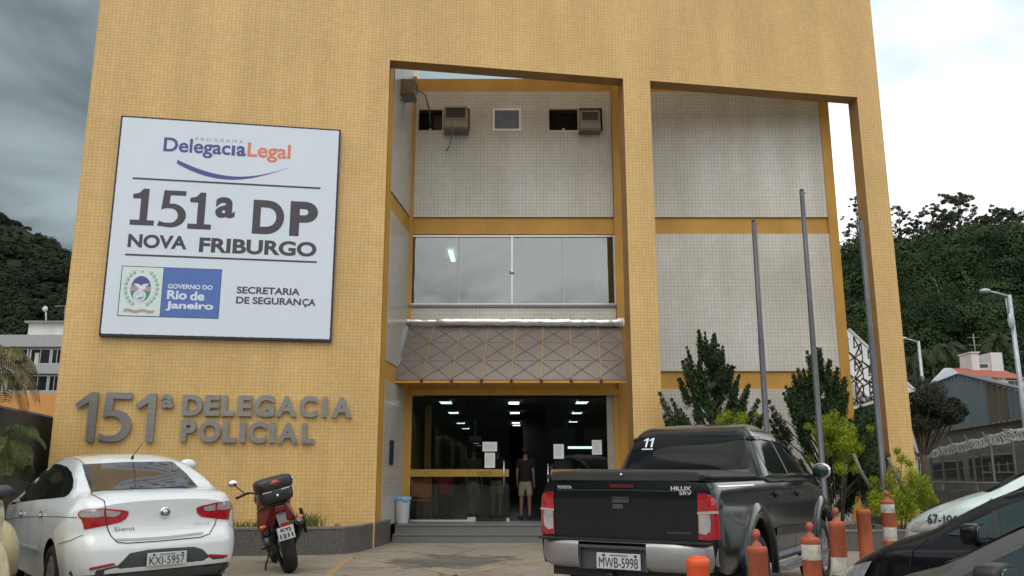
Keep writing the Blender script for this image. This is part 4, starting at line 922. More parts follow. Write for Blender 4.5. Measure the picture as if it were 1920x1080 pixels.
# lamps: red shell wrapping the corner with clear lower lens
LR = c4((1050, 432), (1090, 432), (1130, 445), (1155, 480), (1168, 540), (1178, 620), (1182, 708), (1120, 714), (1057, 708), (1052, 560))
lamps = pk.patch('tail_lamp', LR, M['red_lamp'], mirror=True, off=.010)
a, b_ = pk.patch('clear_lens', c4((1058, 560), (1125, 557), (1132, 600), (1128, 660), (1100, 682), (1060, 672)), M['clear_lamp'], mirror=True, off=.016); a.parent, b_.parent = lamps
a, b_ = pk.patch('clear_lens', c4((1050, 543), (1166, 538), (1168, 554), (1051, 558)), M['sign_tan'], mirror=True, off=.017); a.parent, b_.parent = lamps
pk.patch('brake_lamp', [(.118, 1.222), (-.114, 1.222), (-.112, 1.192), (.116, 1.192)], mat('unlit dark red lens', (.12, .006, .010), .2, coat=1), 'rear', off=.008)
pk.text('badge', 'TOYOTA', .655, .50, 1.178, 1.205, M['badge'], 'rear', bold=.03); pk.text('badge', 'HILUX', -.455, -.635, 1.172, 1.207, M['badge'], 'rear', bold=.03); pk.text('badge', 'SRV', -.53, -.64, 1.135, 1.165, M['badge'], 'rear', bold=.02)
pk.text('trim_name', 'AUTOMATIC', -.41, -.62, .812, .828, M['alu_dark'], 'rear', bold=.0)
q = MB(); q.box(.065*S, .095*S, -.072*S, .088*S, 1.062*S, 1.102*S); q.box(.058*S, .075*S, -.072*S, .088*S, 1.098*S, 1.112*S, 1); q.box(.072*S, .09*S, -.013*S, .09*S, 1.008*S, 1.05*S); q.build('gate_handle', [M['valance'], M['black']], pk.root, bevel=.004)
# rear bumper
q = MB(); up_ = []; N_ = 26
def bprof(t):         # t -1..1 across: outer face x
    return -.02+.17*abs(t)**6
vs = []; sec = [(0.02, .735), (.0, .728), (-.008, .70), (-.01, .62), (.0, .55), (.03, .505), (.10, .49)]
for i in range(N_+1):
    t = i/N_*2-1; y = t*.835
    for dx, z in sec:
        zz = z
        if abs(t) > .9: zz = z+(.60-z)*(.0 if z > .6 else (abs(t)-.9)/.1*.5)
        vs.append(((bprof(t)+dx)*S, y*S, zz*S))
n_ = len(sec); fs = [(i*n_+j, i*n_+j+1, (i+1)*n_+j+1, (i+1)*n_+j) for i in range(N_) for j in range(n_-1) if not (-.30 < (i+.5)/N_*2-1 < .46 and 1 <= j <= 5)]
q.add(vs, fs, 0, True); bo = q.build('rear_bumper', M['bumper_grey'], pk.root)
q = MB(); q.box(.03*S, .12*S, -.262*S, .39*S, .49*S, .70*S); q.box(-.014*S, .12*S, -.262*S, .39*S, .674*S, .70*S); q.box(-.01*S, .12*S, -.262*S, -.248*S, .49*S, .674*S); q.box(-.01*S, .12*S, .375*S, .39*S, .49*S, .674*S); q.build('plate_recess', M['valance'], bo, bevel=.004)
q = MB(); q.box(-.012*S, .17*S, -.80*S, .80*S, .735*S, .752*S); q.build('step_pad', M['black'], bo, bevel=.004)
plate(pk, .012, .015, .57, 'MWB-5998', .415, .135, top='ES VITORIA')
q = MB(); q.box(.1*S, .5*S, -.7*S, .7*S, .42*S, .56*S); q.tube([(-.03*S, .1*S, .44*S), (.2*S, .1*S, .44*S)], .03, 10); q.build('tow_bar', M['black'], pk.root)
q = MB(); q.box(.75*S, .77*S, .62*S, .86*S, .12*S, .50*S); q.box(.75*S, .77*S, -.86*S, -.62*S, .12*S, .50*S); q.build('mud_flap', M['rubber'], pk.root)
# flares, doors, mirrors, step boards
for x in (1.33, 4.38):
    for sg_ in (1, -1):
        q = MB(); vs = []; n_ = 22; rs = [(.472, .845), (.478, .895), (.505, .912), (.56, .905), (.615, .872), (.63, .855)]
        for k in range(n_+1):
            a = R(-8+196*k/n_)
            for r_, y in rs: vs.append(((x+r_*math.cos(a))*S, sg_*y*S, (.42+r_*math.sin(a))*S))
        m_ = len(rs); q.add(vs, [(i*m_+j, i*m_+j+1, (i+1)*m_+j+1, (i+1)*m_+j) for i in range(n_) for j in range(m_-1)], 0, True); q.build('wheel_flare', M['paint_black'], pk.root)
for x, z in ((2.02, 1.115), (3.0, 1.105)):
    for sg_ in (1, -1):
        q = MB(); q.bar((x*S, sg_*.895*S, z*S), ((x+.18)*S, sg_*.895*S, z*S), .022, .03); q.ball(((x+.06)*S, sg_*.868*S, (z-.01)*S), (.05, .02, .035), 12, 8, 1); q.build('door_handle', [M['chrome'], M['black']], pk.root)
for pts_ in ([(1.735, 1.25), (1.74, .95), (1.80, .75), (1.93, .60), (1.95, .46)], [(2.83, 1.25), (2.85, .46)], [(3.86, 1.24), (3.86, .9), (3.80, .46)]): pk.line('panel_gap', pts_, .010, M['seam'], 'sideR', mirror=True)
pk.line('rub_strip', [(1.96, .735), (3.85, .70)], .085, M['paint_black'], 'sideR', mirror=True, off=.016)
pk.line('bed_crease', [(.25, 1.205), (1.68, 1.205)], .012, M['chrome'], 'sideR', mirror=True, off=.004)
for sg_ in (1, -1):
    q = MB(); q.bar((1.85*S, sg_*.93*S, .40*S), (3.85*S, sg_*.93*S, .40*S), .16, .05); q.bar((1.85*S, sg_*1.0*S, .43*S), (3.85*S, sg_*1.0*S, .43*S), .04, .02, 1); q.build('step_board', [M['bumper_grey'], M['black']], pk.root, bevel=.006)
    q = MB(); q.ball((0, 0, 0), (.07, .115, .10), 16, 10); o = q.build('door_mirror', M['chrome'], pk.root); o.location = (3.80*S, sg_*1.0*S, 1.345*S)
    q = MB(); q.bar((0, 0, -.04), (.02, -sg_*.2, -.09), .06, .05); q.ball((-.045, 0, 0), (.035, .10, .082), 16, 10, 1); q.build('mirror_glass', [M['black'], M['tint_teal']], o)
for x in (1.33, 4.38):
    for y in (.85, -.85): wheel(pk, x, y, .385, .385, .25, 6)
#==SECTION3==
# ---- the other parked cars, seen only in part
def rbox(q, x0, x1, y0, y1, z0, z1, k=.8, mi=0, n=5):
    cx, cy, cz = (x0+x1)/2, (y0+y1)/2, (z0+z1)/2; hx, hy, hz = (x1-x0)/2, (y1-y0)/2, (z1-z0)/2; nu, nv = 28, 16; vs = []; fs = []; e = .42
    sp_ = lambda t, p: math.copysign(abs(t)**p, t)
    for j in range(nv+1):
        ph = PI*j/nv-PI/2
        for i in range(nu):
            th = 2*PI*i/nu; vs.append((cx+hx*sp_(math.cos(ph), e)*sp_(math.cos(th), e), cy+hy*sp_(math.cos(ph), e)*sp_(math.sin(th), e), cz+hz*sp_(math.sin(ph), e*1.3)))
    for j in range(nv):
        for i in range(nu): fs.append((j*nu+i, j*nu+(i+1) % nu, (j+1)*nu+(i+1) % nu, (j+1)*nu+i))
    return q.add(vs, fs, mi, True)
HATCH = dict(L=4.1, top=[(0, 1.0), (.1, 1.08), (.35, 1.36), (.8, 1.46), (1.5, 1.50), (2.1, 1.48), (2.55, 1.38), (3.2, 1.06), (3.45, .985), (3.8, .90), (4.0, .80), (4.1, .66)],
    bot=[(0, .24), (.3, .19), (3.7, .19), (4.1, .26)], wid=[(0, .66), (.06, .74), (.2, .80), (.5, .835), (3.2, .84), (3.6, .81), (3.85, .72), (4.0, .60), (4.1, .46)],
    prof=[(.15, .93), (.35, .975), (.55, 1), (.8, 1.0), (.93, .985), (1.02, .93), (1.12, .87), (1.25, .80), (1.38, .72), (1.5, .60)],
    rear=[(.2, .1), (.4, 0), (.6, .02), (1.0, .05)], front=[(.2, .12), (.4, .0), (.6, .02), (.8, .14), (1, .3)], rbow=.12, crown=.045, arches=[(.75, .31, .345), (3.25, .31, .345)])
SIDEWIN = [(.75, 1.10), (.85, 1.34), (1.1, 1.40), (1.8, 1.42), (2.2, 1.38), (2.6, 1.24), (2.98, 1.03), (2.0, 1.0), (1.0, 1.02)]
def hatch(name, loc, yaw, paint, tint, label, S=1.0, mirror_m=None, group=None, cat='car'):
    c = Car(name, HATCH, S, loc, yaw, paint, label, cat, group=group)
    c.patch('side_window', SIDEWIN, tint, 'side', mirror=True, off=.008)
    c.line('window_pillar', [(1.72, 1.42), (1.70, 1.01)], .06, M['black'], 'side', mirror=True, off=.012)
    c.line('window_pillar', [(2.66, 1.21), (2.62, 1.02)], .04, M['black'], 'side', mirror=True, off=.012)
    c.patch('windscreen', [(-.60, 1.06), (.60, 1.06), (.52, 1.38), (-.52, 1.38)], tint, 'front', off=.008)
    c.patch('rear_window', [(-.58, 1.08), (.58, 1.08), (.5, 1.36), (-.5, 1.36)], tint, 'rear', off=.008)
    c.line('panel_gap', [(3.28, .60), (3.22, .9), (3.12, 1.0)], .007, M['seam'], 'side', mirror=True); c.line('panel_gap', [(1.74, 1.0), (1.72, .3)], .007, M['seam'], 'side', mirror=True)
    c.line('bonnet_gap', [(3.2, .60), (3.6, .60), (3.95, .50)], .008, M['seam'], 'top', mirror=True)
    c.patch('headlamp', [(.44, .70), (.62, .74), (.76, .80), (.74, .66), (.60, .60), (.46, .61)], M['clear_lamp'], 'front', off=.010, mirror=True)
    c.patch('tail_lamp', [(.55, .78), (.74, .80), (.72, 1.02), (.60, 1.04)], M['red_lamp'], 'rear', off=.008, mirror=True)
    c.line('wiper', [(3.16, .45), (3.02, -.05)], .02, M['black'], 'top', off=.02)
    for sg_ in (1, -1):
        q = MB(); rbox(q, -.06, .06, -.11, .11, -.07, .07); o = q.build('door_mirror', mirror_m or paint, c.root); o.location = (2.72*S, sg_*.96*S, 1.06*S)
        q = MB(); q.bar((.0, 0, -.02), (.03, -sg_*.16, -.05), .06); rbox(q, -.068, -.05, -.095, .095, -.055, .055, mi=1); q.build('mirror_glass', [M['black'], M['tint_teal']], o)
        q = MB(); q.bar((1.75*S, sg_*.86*S, .86*S), (1.92*S, sg_*.86*S, .86*S), .02, .03); q.build('door_handle', paint, c.root)
    for x in (.75, 3.25):
        for y in (.80, -.80): wheel(c, x, y, .295, .29, .19, 6, style=1)
    return c
navy = hatch('parked_car', (5.58, 4.72, -.03), 132, M['paint_navy'], M['tint_teal'], 'dark navy hatchback behind the orange bollards, its bonnet toward the pickup', S=.96)
grey = hatch('parked_car', (4.24, 2.42, .012), 131, M['paint_grey'], M['tint_teal'], 'dusty grey car nearest the camera at the bottom right corner', mirror_m=M['black'], S=.895)
pol = hatch('police_car', (9.22, 9.8, 0), 152, M['paint_police'], M['tint'], 'pale patrol car numbered 67-10 by the yellow green bushes', cat='police car', S=1.09)
pol.text('fleet_number', '67-106', 1741, 1797, 983, 966, M['ink'], 'px', bold=.02, off=.022)
# old cream car with round fenders
BUG = dict(L=4.0, top=[(0, .72), (.12, .86), (.45, 1.12), (.95, 1.38), (1.5, 1.48), (2.0, 1.46), (2.45, 1.32), (2.65, 1.08), (3.1, .98), (3.6, .84), (3.9, .64), (4.0, .5)],
    bot=[(0, .34), (.3, .28), (3.7, .28), (4.0, .36)], wid=[(0, .36), (.1, .45), (.4, .58), (1.2, .64), (2.4, .64), (3.2, .50), (3.8, .36), (4.0, .28)],
    prof=[(.2, .95), (.5, 1), (.9, 1), (1.1, .95), (1.3, .82), (1.5, .6)], rear=[(.2, .1), (.5, 0), (.9, .05)], front=[(.2, .1), (.5, 0), (.9, .1)], rbow=.25, crown=.08)
bug = Car('old_car', BUG, 1.05, (-4.58, 6.45, 0), 118, M['paint_beige'], 'old cream car with a bulging round fender at the bottom left corner', 'car')
bug.patch('side_window', [(.9, 1.08), (1.1, 1.28), (1.7, 1.36), (2.2, 1.28), (2.45, 1.08)], M['tint'], 'side', mirror=True, off=.006)
bug.patch('rear_window', [(-.3, 1.15), (.3, 1.15), (.26, 1.32), (-.26, 1.32)], M['tint'], 'rear', off=.01)
for x, r0 in ((.62, .47), (3.35, .45)):
    for sg_ in (1, -1):
        q = MB(); q.ball((x, sg_*.60, .44), (.56, .235, r0), 28, 18)
        q.v = [(a, b_, max(c, .26)) for a, b_, c in q.v]
        fo_ = q.build('fender', M['paint_beige'], bug.root)
        if x < 1:
            q = MB(); q.lathe([(.075, .03), (.085, -.005), (.078, -.015), (.055, -.02)], (.17, sg_*.63, .60), 'x', 24); q.lathe([(0, -.055), (.03, -.05), (.052, -.03), (.056, -.01)], (.17, sg_*.63, .60), 'x', 20, 1)
            q.build('tail_lamp', [M['paint_beige'], M['orange_lamp']], bug.root)
        else:
            q = MB(); q.ball((3.85, sg_*.6, .64), (.06, .1, .1), 16, 10); q.build('headlamp', M['clear_lamp'], bug.root)
for x in (.62, 3.3):
    for y in (.72, -.72): wheel(bug, x, y, .30, .31, .15, 8, style=1)

# ------------------------------------------------------------------ motorcycle
mo = empty('motorcycle', (-3.16, 12.77, 0), 0, 'red motorcycle with black top case leaning on its stand by the granite planter', 'motorcycle')
mo.rotation_euler = (R(-15.5), 0, R(113)); K = 1.12
M['moto_red'] = mat('dark red motorcycle plastic', (.15, .006, .014), .35, var=.1, coat=.3)
M['engine'] = mat('grey cast engine metal', (.12, .12, .12), .45, .7, var=.2, vscale=20)
def mb(name, q, m, par=None, **k):
    q.v = [(a*K, b_*K, c*K) for a, b_, c in q.v]; return q.build(name, m, par or mo, **k)
for x, nm, w_ in ((0, 'rear_wheel', .088), (1.36, 'front_wheel', .055)):
    we = empty(nm, parent=mo)
    q = MB(); q.lathe([(.225, -w_*.8), (.25, -w_*.98), (.285, -w_), (.315, -w_*.7), (.328, -w_*.3), (.33, 0), (.328, w_*.3), (.315, w_*.7), (.285, w_), (.25, w_*.98), (.225, w_*.8)], (x, 0, .33), 'y', 44); mb('tyre', q, M['rubber'], we)
    q = MB(); q.lathe([(.225, -.05), (.205, -.04), (.205, .04), (.225, .05)], (x, 0, .33), 'y', 36); q.lathe([(.03, -.07), (.05, -.05), (.05, .05), (.03, .07)], (x, 0, .33), 'y', 16)
    for k in range(6):
        a = k*PI/3; q.bar((x+.04*math.cos(a), 0, .33+.04*math.sin(a)), (x+.21*math.cos(a), 0, .33+.21*math.sin(a)), .03, .025, 0, up=(0, 1, 0))
    mb('rim', q, M['black'], we)
    q = MB(); q.lathe([(.05, .062), (.12, .062), (.12, .068), (.05, .068)], (x, 0, .33), 'y', 28); mb('brake_disc', q, M['alu'], we)
q = MB(); q.bar((0, .10, .33), (.50, .09, .40), .03, .06); q.bar((0, -.10, .33), (.50, -.09, .40), .03, .06); q.bar((.12, -.1, .36), (.12, .1, .36), .04); mb('swingarm', q, M['black'])
q = MB(); q.box(.42, .80, -.13, .13, .22, .52); q.tube([(.70, 0, .45), (.82, 0, .70)], .085, 14); q.lathe([(.0, -.19), (.08, -.18), (.10, -.13)], (.52, 0, .36), 'y', 20); q.lathe([(.0, .19), (.09, .18), (.11, .13)], (.55, 0, .36), 'y', 20); mb('engine', q, M['engine'], bevel=.012)
q = MB(); q.tube([(1.06, 0, .92), (.85, .12, .75), (.50, .12, .55), (.48, .1, .28)], .022, 8); q.tube([(1.06, 0, .92), (.85, -.12, .75), (.50, -.12, .55), (.48, -.1, .28)], .022, 8); q.tube([(1.06, 0, .85), (.92, 0, .5), (.80, 0, .24)], .022, 8); q.tube([(.6, .1, .66), (0.0, .09, .83), (-.2, .08, .86)], .014, 8); q.tube([(.6, -.1, .66), (0.0, -.09, .83), (-.2, -.08, .86)], .014, 8); q.tube([(.4, .1, .5), (.15, .1, .8)], .012, 8); q.tube([(.4, -.1, .5), (.15, -.1, .8)], .012, 8); mb('frame', q, M['black'])
q = MB(); q.tube([(.14, 0, .38), (.26, 0, .72)], .03, 12); mb('shock_absorber', q, M['engine'])
q = MB()
for a, b_, c, rx, ry, rz in ((.80, 0, .86, .27, .15, .13), (.68, 0, .82, .2, .14, .11)): q.ball((a, b_, c), (rx, ry, rz), 20, 14)
mb('fuel_tank', q, M['moto_red'])
q = MB(); v = [(.62, .12, .80), (.62, -.12, .80), (.30, -.14, .79), (.30, .14, .79), (.0, .11, .85), (.0, -.11, .85), (-.16, .07, .88), (-.16, -.07, .88)]
vs = [(a, b_, c) for a, b_, c in v]+[(a, b_*.85, c+.055) for a, b_, c in v]
q.add(vs, [(0, 3, 2, 1), (3, 4, 5, 2), (4, 6, 7, 5), (8, 9, 10, 11), (11, 10, 13, 12), (12, 13, 15, 14), (0, 8, 11, 3), (3, 11, 12, 4), (4, 12, 14, 6), (6, 14, 15, 7), (7, 15, 13, 5), (5, 13, 10, 2), (2, 10, 9, 1), (1, 9, 8, 0)]); mb('seat', q, M['black'], bevel=.012)
# tail fairing: two red side panels closing to a tail, grey centre
for sg_ in (1, -1):
    q = MB(); o_ = [(.30, sg_*.25, .62), (.30, sg_*.22, .82), (-.05, sg_*.19, .90), (-.24, sg_*.08, .90), (-.27, sg_*.045, .80), (-.20, sg_*.09, .66), (-.06, sg_*.20, .62), (.10, sg_*.245, .55)]
    i_ = [(a+.05, b_-sg_*.035, c) for a, b_, c in o_]; n_ = len(o_)
    q.add(o_+i_, [tuple(range(n_)), tuple(range(n_, 2*n_))]+[(i, (i+1) % n_, n_+(i+1) % n_, n_+i) for i in range(n_)]); mb('side_panel', q, M['moto_red'], bevel=.008)
    q = MB(); q.tube([(-.12, sg_*.12, .66), (-.16, sg_*.205, .655)], .012, 8); q.ball((-.17, sg_*.235, .655), (.028, .045, .026), 14, 10, 1); mb('indicator', q, [M['black'], M['orange_lamp']])
q = MB(); q.box(-.295, -.20, -.058, .058, .80, .87); mb('tail_lamp', q, M['moto_red'], bevel=.015)
q = MB(); v = [(-.24, .06, .79), (-.24, -.06, .79), (-.30, -.055, .66), (-.30, .055, .66), (-.36, .04, .55), (-.36, -.04, .55)]
q.add(v+[(a+.02, b_, c) for a, b_, c in v], [(0, 1, 2, 3), (3, 2, 5, 4), (6, 9, 8, 7), (9, 10, 11, 8), (0, 3, 9, 6), (3, 4, 10, 9), (1, 7, 8, 2), (2, 8, 11, 5), (4, 5, 11, 10), (0, 6, 7, 1)]); mb('rear_mudguard', q, mat('worn grey plastic', (.12, .12, .125), .45, var=.2, vscale=15))
q = MB(); q.box(-.372, -.36, -.045, .045, .60, .66); mb('reflector', q, M['red_lamp'])
pt = empty('number_plate', (-.375*K, 0, .53*K), parent=mo); q = MB(); q.box(-.008, 0, -.115, .115, -.09, .09); q.build('plate_panel', M['plate'], pt, bevel=.01)
q = MB(); f = lambda u, v, zz: (-.009+v, -u, zz); put_text(q, 'KYJ', -.07, .07, .015, .07, 0, .002, .04, fn=f); put_text(q, '1211', -.09, .09, -.065, -.005, 0, .002, .04, fn=f); q.build('characters', M['ink'], pt, fix=False)
q = MB(); q.tube([(.62, -.15, .26), (.35, -.17, .28), (.18, -.19, .40)], .022, 10); q.tube([(.22, -.19, .36), (.12, -.20, .43), (-.16, -.21, .60), (-.19, -.212, .618)], [.03, .056, .066, .056], 18); mb('exhaust', q, [mat('sooty muffler', (.03, .029, .028), .4, .6, var=.3, vscale=10)])
q = MB(); q.tube([(-.192, -.212, .619), (-.21, -.213, .63)], [.04, .034], 18); mb('muffler_tip', q, M['engine'])
q = MB(); q.box(-.1, .12, -.30, -.285, .42, .74); mb('crash_bar', q, M['black'], bevel=.005)
# luggage box
tcs = empty('top_case', parent=mo)
M['case'] = mat('scuffed black case plastic', (.022, .022, .024), .42, var=.3, vscale=18)
q = MB(); rbox(q, -.34, .08, -.21, .21, .90, 1.12); mb('case_base', q, M['case'], tcs)
q = MB(); rbox(q, -.35, .10, -.235, .235, 1.055, 1.235); mb('case_lid', q, M['case'], tcs)
q = MB(); q.ball((-.315, 0, 1.16), (.04, .105, .048), 20, 12); mb('case_reflector', q, M['red_lamp'], tcs)
for sg_ in (1, -1): q = MB(); q.bar((-.338, sg_*.06, 1.062), (-.325, sg_*.17, 1.066), .012, .016); mb('case_trim', q, M['alu'], tcs)
q = MB(); q.ball((-.34, 0, 1.0), (.02, .02, .02), 12, 8); mb('case_lock', q, M['chrome'], tcs)
q = MB(); q.bar((-.3, .1, .89), (.1, .1, .89), .02); q.bar((-.3, -.1, .89), (.1, -.1, .89), .02); q.bar((-.25, -.1, .89), (-.25, .1, .89), .02); mb('luggage_rack', q, M['black'])
q = MB(); q.tube([(1.36, .09, .33), (1.10, .09, 1.0)], .022, 10); q.tube([(1.36, -.09, .33), (1.10, -.09, 1.0)], .022, 10); q.bar((1.12, -.1, .93), (1.12, .1, .93), .05, .03); mb('fork', q, M['engine'])
q = MB(); q.tube([(1.00, .36, 1.03), (1.05, .20, 1.06), (1.10, .06, 1.0), (1.10, -.06, 1.0), (1.05, -.20, 1.06), (1.00, -.36, 1.03)], .013, 8); q.tube([(1.00, .37, 1.03), (1.02, .25, 1.05)], .019, 10, 0); q.tube([(1.00, -.37, 1.03), (1.02, -.25, 1.05)], .019, 10, 0); mb('handlebar', q, M['black'])
for sg_ in (1, -1):
    q = MB(); q.tube([(1.04, sg_*.24, 1.06), (1.05, sg_*.30, 1.14 if sg_ > 0 else 1.08), (1.0, sg_*.36, 1.22 if sg_ > 0 else 1.10)], .007, 8); q.ball((.985, sg_*.37, 1.235 if sg_ > 0 else 1.10), (.028, .065, .048), 16, 10, 1); mb('mirror', q, [M['black'], M['chrome']])
    q = MB(); q.tube([(1.06, sg_*.18, 1.04), (1.09, sg_*.36, 1.03)], .007, 6); mb('brake_lever', q, M['black'])
q = MB(); q.ball((1.25, 0, .92), (.10, .12, .12), 20, 12); mb('headlamp', q, M['moto_red'])
q = MB(); q.lathe([(.37, -.07), (.38, 0), (.37, .07)], (1.36, 0, .33), 'y', 20, a0=R(20), a1=R(165)); mb('front_mudguard', q, M['moto_red'])
q = MB(); q.tube([(.40, .14, .30), (.36, .24, .13), (.33, .305, -.085)], .013, 8); q.bar((.33, .33, -.082), (.33, .27, -.092), .05, .012); mb('side_stand', q, M['black'])
for sg_ in (1, -1): q = MB(); q.bar((.42, sg_*.12, .34), (.42, sg_*.25, .335), .022); q.bar((.20, sg_*.12, .50), (.18, sg_*.24, .50), .022); mb('foot_peg', q, M['black'])

# ------------------------------------------------------------------ bollards
M['bol'] = mat('faded orange bollard plastic', (.20, .065, .035), .65, vscale=7, col2=(.50, .095, .03), bump=.25, bscale=30, stretch=(1, 1, .5))
M['bol_new'] = mat('bright orange bollard plastic', (.72, .10, .025), .5, var=.12, vscale=5)
M['bol_white'] = mat('worn white reflective band', (.34, .32, .27), .5, vscale=12, col2=(.68, .67, .61))
M['bol_knob'] = mat('faded red knob', (.34, .085, .06), .6, var=.25, vscale=12)
def bollard(px, py_top, D, wpx, label, knob=True, bands=((.78, .93),), new=False, topz=None, group='orange plastic bollards along the parking bay', fixed=None):
    p = atY(px, py_top, D); h = p.z; r_ = wpx/2*D/FPX
    b_ = empty('bollard', (p.x, D, 0), 0, label, 'bollard', group)
    bm_ = M['bol_new'] if new else M['bol']
    q = MB(); q.lathe([(r_*1.8, 0), (r_*1.75, .04), (r_*1.08, .06), (r_*1.06, h-.05), (r_*1.1, h-.045), (r_*1.1, h-.012), (r_*1.0, h), (r_*.3, h+.006), (0, h+.006)], (0, 0, 0), 'z', 28); q.build('body', bm_, b_)
    for z0, z1 in bands:
        q = MB(); q.lathe([(r_*1.062, h*z0), (r_*1.085, h*z0+.004), (r_*1.085, h*z1-.004), (r_*1.062, h*z1)], (0, 0, 0), 'z', 28); q.build('band', M['bol_white'], b_)
    if knob:
        q = MB(); q.lathe([(r_*.58, 0), (r_*.42, .018), (r_*.26, .028), (r_*.24, .046), (r_*.40, .060), (r_*.46, .078), (r_*.36, .098), (r_*.18, .108), (0, .11)], (0, 0, h+.004), 'z', 20); q.build('knob', M['bol_knob'], b_)
    else:
        q = MB(); q.lathe([(r_*.8, h-.004), (r_*.82, h+.012), (r_*.6, h+.012), (r_*.58, h-.004)], (0, 0, 0), 'z', 24); q.build('rim', bm_, b_)
    return b_
bollard(1308, 1047, 5.35, 38, 'short bright orange bollard in front of the pickup bumper', False, (), True)
bollard(1419, 1025, 5.9, 33, 'plain orange bollard with a knob before the pickup rear wheel', True, ())
bollard(1519, 1008, 6.6, 31, 'orange bollard with one wide white band, left of the pickup front wheel', True, ((.83, .965),))
bollard(1568, 978, 7.3, 27, 'tall orange bollard with a low white band beside the pickup front wheel', True, ((.58, .72),))
bollard(1618, 956, 10.4, 23, 'slim orange bollard without bands beside the green conifer', False, ())
bollard(1663, 938, 10.8, 22, 'orange bollard with two white bands before the right pillar', True, ((.55, .70), (.86, .99)))

# ------------------------------------------------------------------ flagpoles
for (px, py), lb_ in zip(((1413, 415), (1503, 357), (1613, 412)), ('short grey flagpole, leftmost of the three', 'tallest grey flagpole, in the middle', 'grey flagpole in front of the right yellow pillar')):
    p = atY(px, py, 16.55); f_ = empty('flagpole', (p.x, 16.55, .33), 0, lb_, 'flagpole', 'grey flagpoles in the right planter'); h = p.z-.33
    q = MB(); q.lathe([(.075, 0), (.075, .05), (.056, .06), (.054, h*.6), (.050, h*.605), (.047, h-.02), (.0, h-.02)], n=18); q.build('pole', M['pole'], f_)
    q = MB(); q.ball((0, 0, h), (.04, .04, .035), 12, 8); q.bar((0, 0, h-.06), (.08, -.02, h-.06), .015); q.build('cap', M['black'], f_)

# ------------------------------------------------------------------ entrance canopy, foil flashing, air conditioners, bin
cp = empty('entrance_canopy', (0, 19, 4), 0, 'smoky translucent canopy on thin orange struts above the glass doors', 'canopy')
def cs(o, par=None): o.parent = par or cp; o.matrix_parent_inverse = Matrix.Translation((0, -19, -4)) if par is None else Matrix.Translation((0, 0, 0)); return o
T0, T1, B0, B1 = Vector((-2.42, 19.37, 4.68)), Vector((2.50, 19.37, 4.68)), Vector((-2.60, 18.45, 3.34)), Vector((2.47, 18.45, 3.34))
def cpt(a, b_, d=0.0): p = (T0.lerp(T1, a)).lerp(B0.lerp(B1, a), b_); return p+Vector((0, -.82, .57))*d
gm = glass_mat('smoky polycarbonate', (.62, .56, .52), .05, .2); nt_ = gm.node_tree
df = nt_.nodes.new('ShaderNodeBsdfDiffuse'); df.inputs[0].default_value = (.37, .335, .30, 1); mx_ = nt_.nodes.new('ShaderNodeMixShader'); mx_.inputs[0].default_value = .40
o_ = [n for n in nt_.nodes if n.type == 'OUTPUT_MATERIAL'][0]; src = o_.inputs[0].links[0].from_socket; nt_.links.new(src, mx_.inputs[1]); nt_.links.new(df.outputs[0], mx_.inputs[2]); nt_.links.new(mx_.outputs[0], o_.inputs[0])
q = MB(); NX = 9
for i in range(NX):
    a0, a1 = i/NX, (i+1)/NX; vs = [cpt(a0, 0), cpt(a1, 0), cpt(a1, 1), cpt(a0, 1)]; vs += [v+Vector((0, .012, -.008)) for v in vs]
q = MB(); vs = [cpt(0, 0), cpt(1, 0), cpt(1, 1), cpt(0, 1)]; vs += [v+Vector((0, .012, -.008)) for v in vs]; q.add(vs, [(0, 1, 2, 3), (7, 6, 5, 4), (0, 4, 5, 1), (1, 5, 6, 2), (2, 6, 7, 3), (3, 7, 4, 0)]); cs(q.build('canopy_sheet', gm))
M['rib'] = mat('ochre painted thin steel', (.40, .24, .10), .5, var=.1)
for i in range(1, 8):
    a = i/8*1.02; q = MB(); q.bar(cpt(a, .0, .012), cpt(a, .97, .012), .016, .016); cs(q.build('rib', M['rib']))
    q = MB(); p = cpt(a, 1.0, .0); q.box(p.x-.03, p.x+.03, p.y-.05, p.y+.02, p.z-.05, p.z+.01); cs(q.build('clamp', M['black']))
q = MB()
for b0 in (.31, .645, .985): q.bar(cpt(0, b0, .004), cpt(1, b0, .004), .012, .008, 1)
for i in range(8):
    for j in range(3):
        a0, a1 = i/8, (i+1)/8; b0, b1 = (.0, .31, .645)[j], (.31, .645, .985)[j]
        q.bar(cpt(a0, b0, .006), cpt(a1, b1, .006), .012, .012); q.bar(cpt(a1, b0, .009), cpt(a0, b1, .009), .012, .012)
cs(q.build('truss', [mat('brown truss', (.20, .165, .14), .7), M['rib']]))
q = MB(); q.bar(cpt(0, 1, -.01)+Vector((0, 0, -.03)), cpt(1, 1, -.01)+Vector((.02, 0, -.03)), .04, .05); cs(q.build('edge_bar', M['ochre']))
q = MB(); q.bar((-2.40, 19.25, 4.62), (-2.57, 18.6, 3.62), .10, .10); q.bar((-2.52, 18.8, 3.86), (-2.60, 18.5, 3.50), .16, .04); cs(q.build('end_flashing', M['galv']))
q = MB(); q.lathe([(0, .3), (.07, .31)], n=3); q = MB(); pts_ = []; rs = []
for k in range(60):
    t = k/59; pts_.append((-2.46+4.98*t, 19.30+.008*math.sin(k*1.7), 4.775+.004*math.sin(k*.9)-.03*t)); rs.append((.055 if t < .16 else .088)+.007*math.sin(k*2.3)+.006*rnd.random())
q.tube(pts_, rs, 14)
cs(q.build('foil_flashing', M['foil']))
q = MB(); rbox(q, 2.40, 2.58, 19.22, 19.38, 4.64, 4.85); cs(q.build('foil_end', M['foil']))
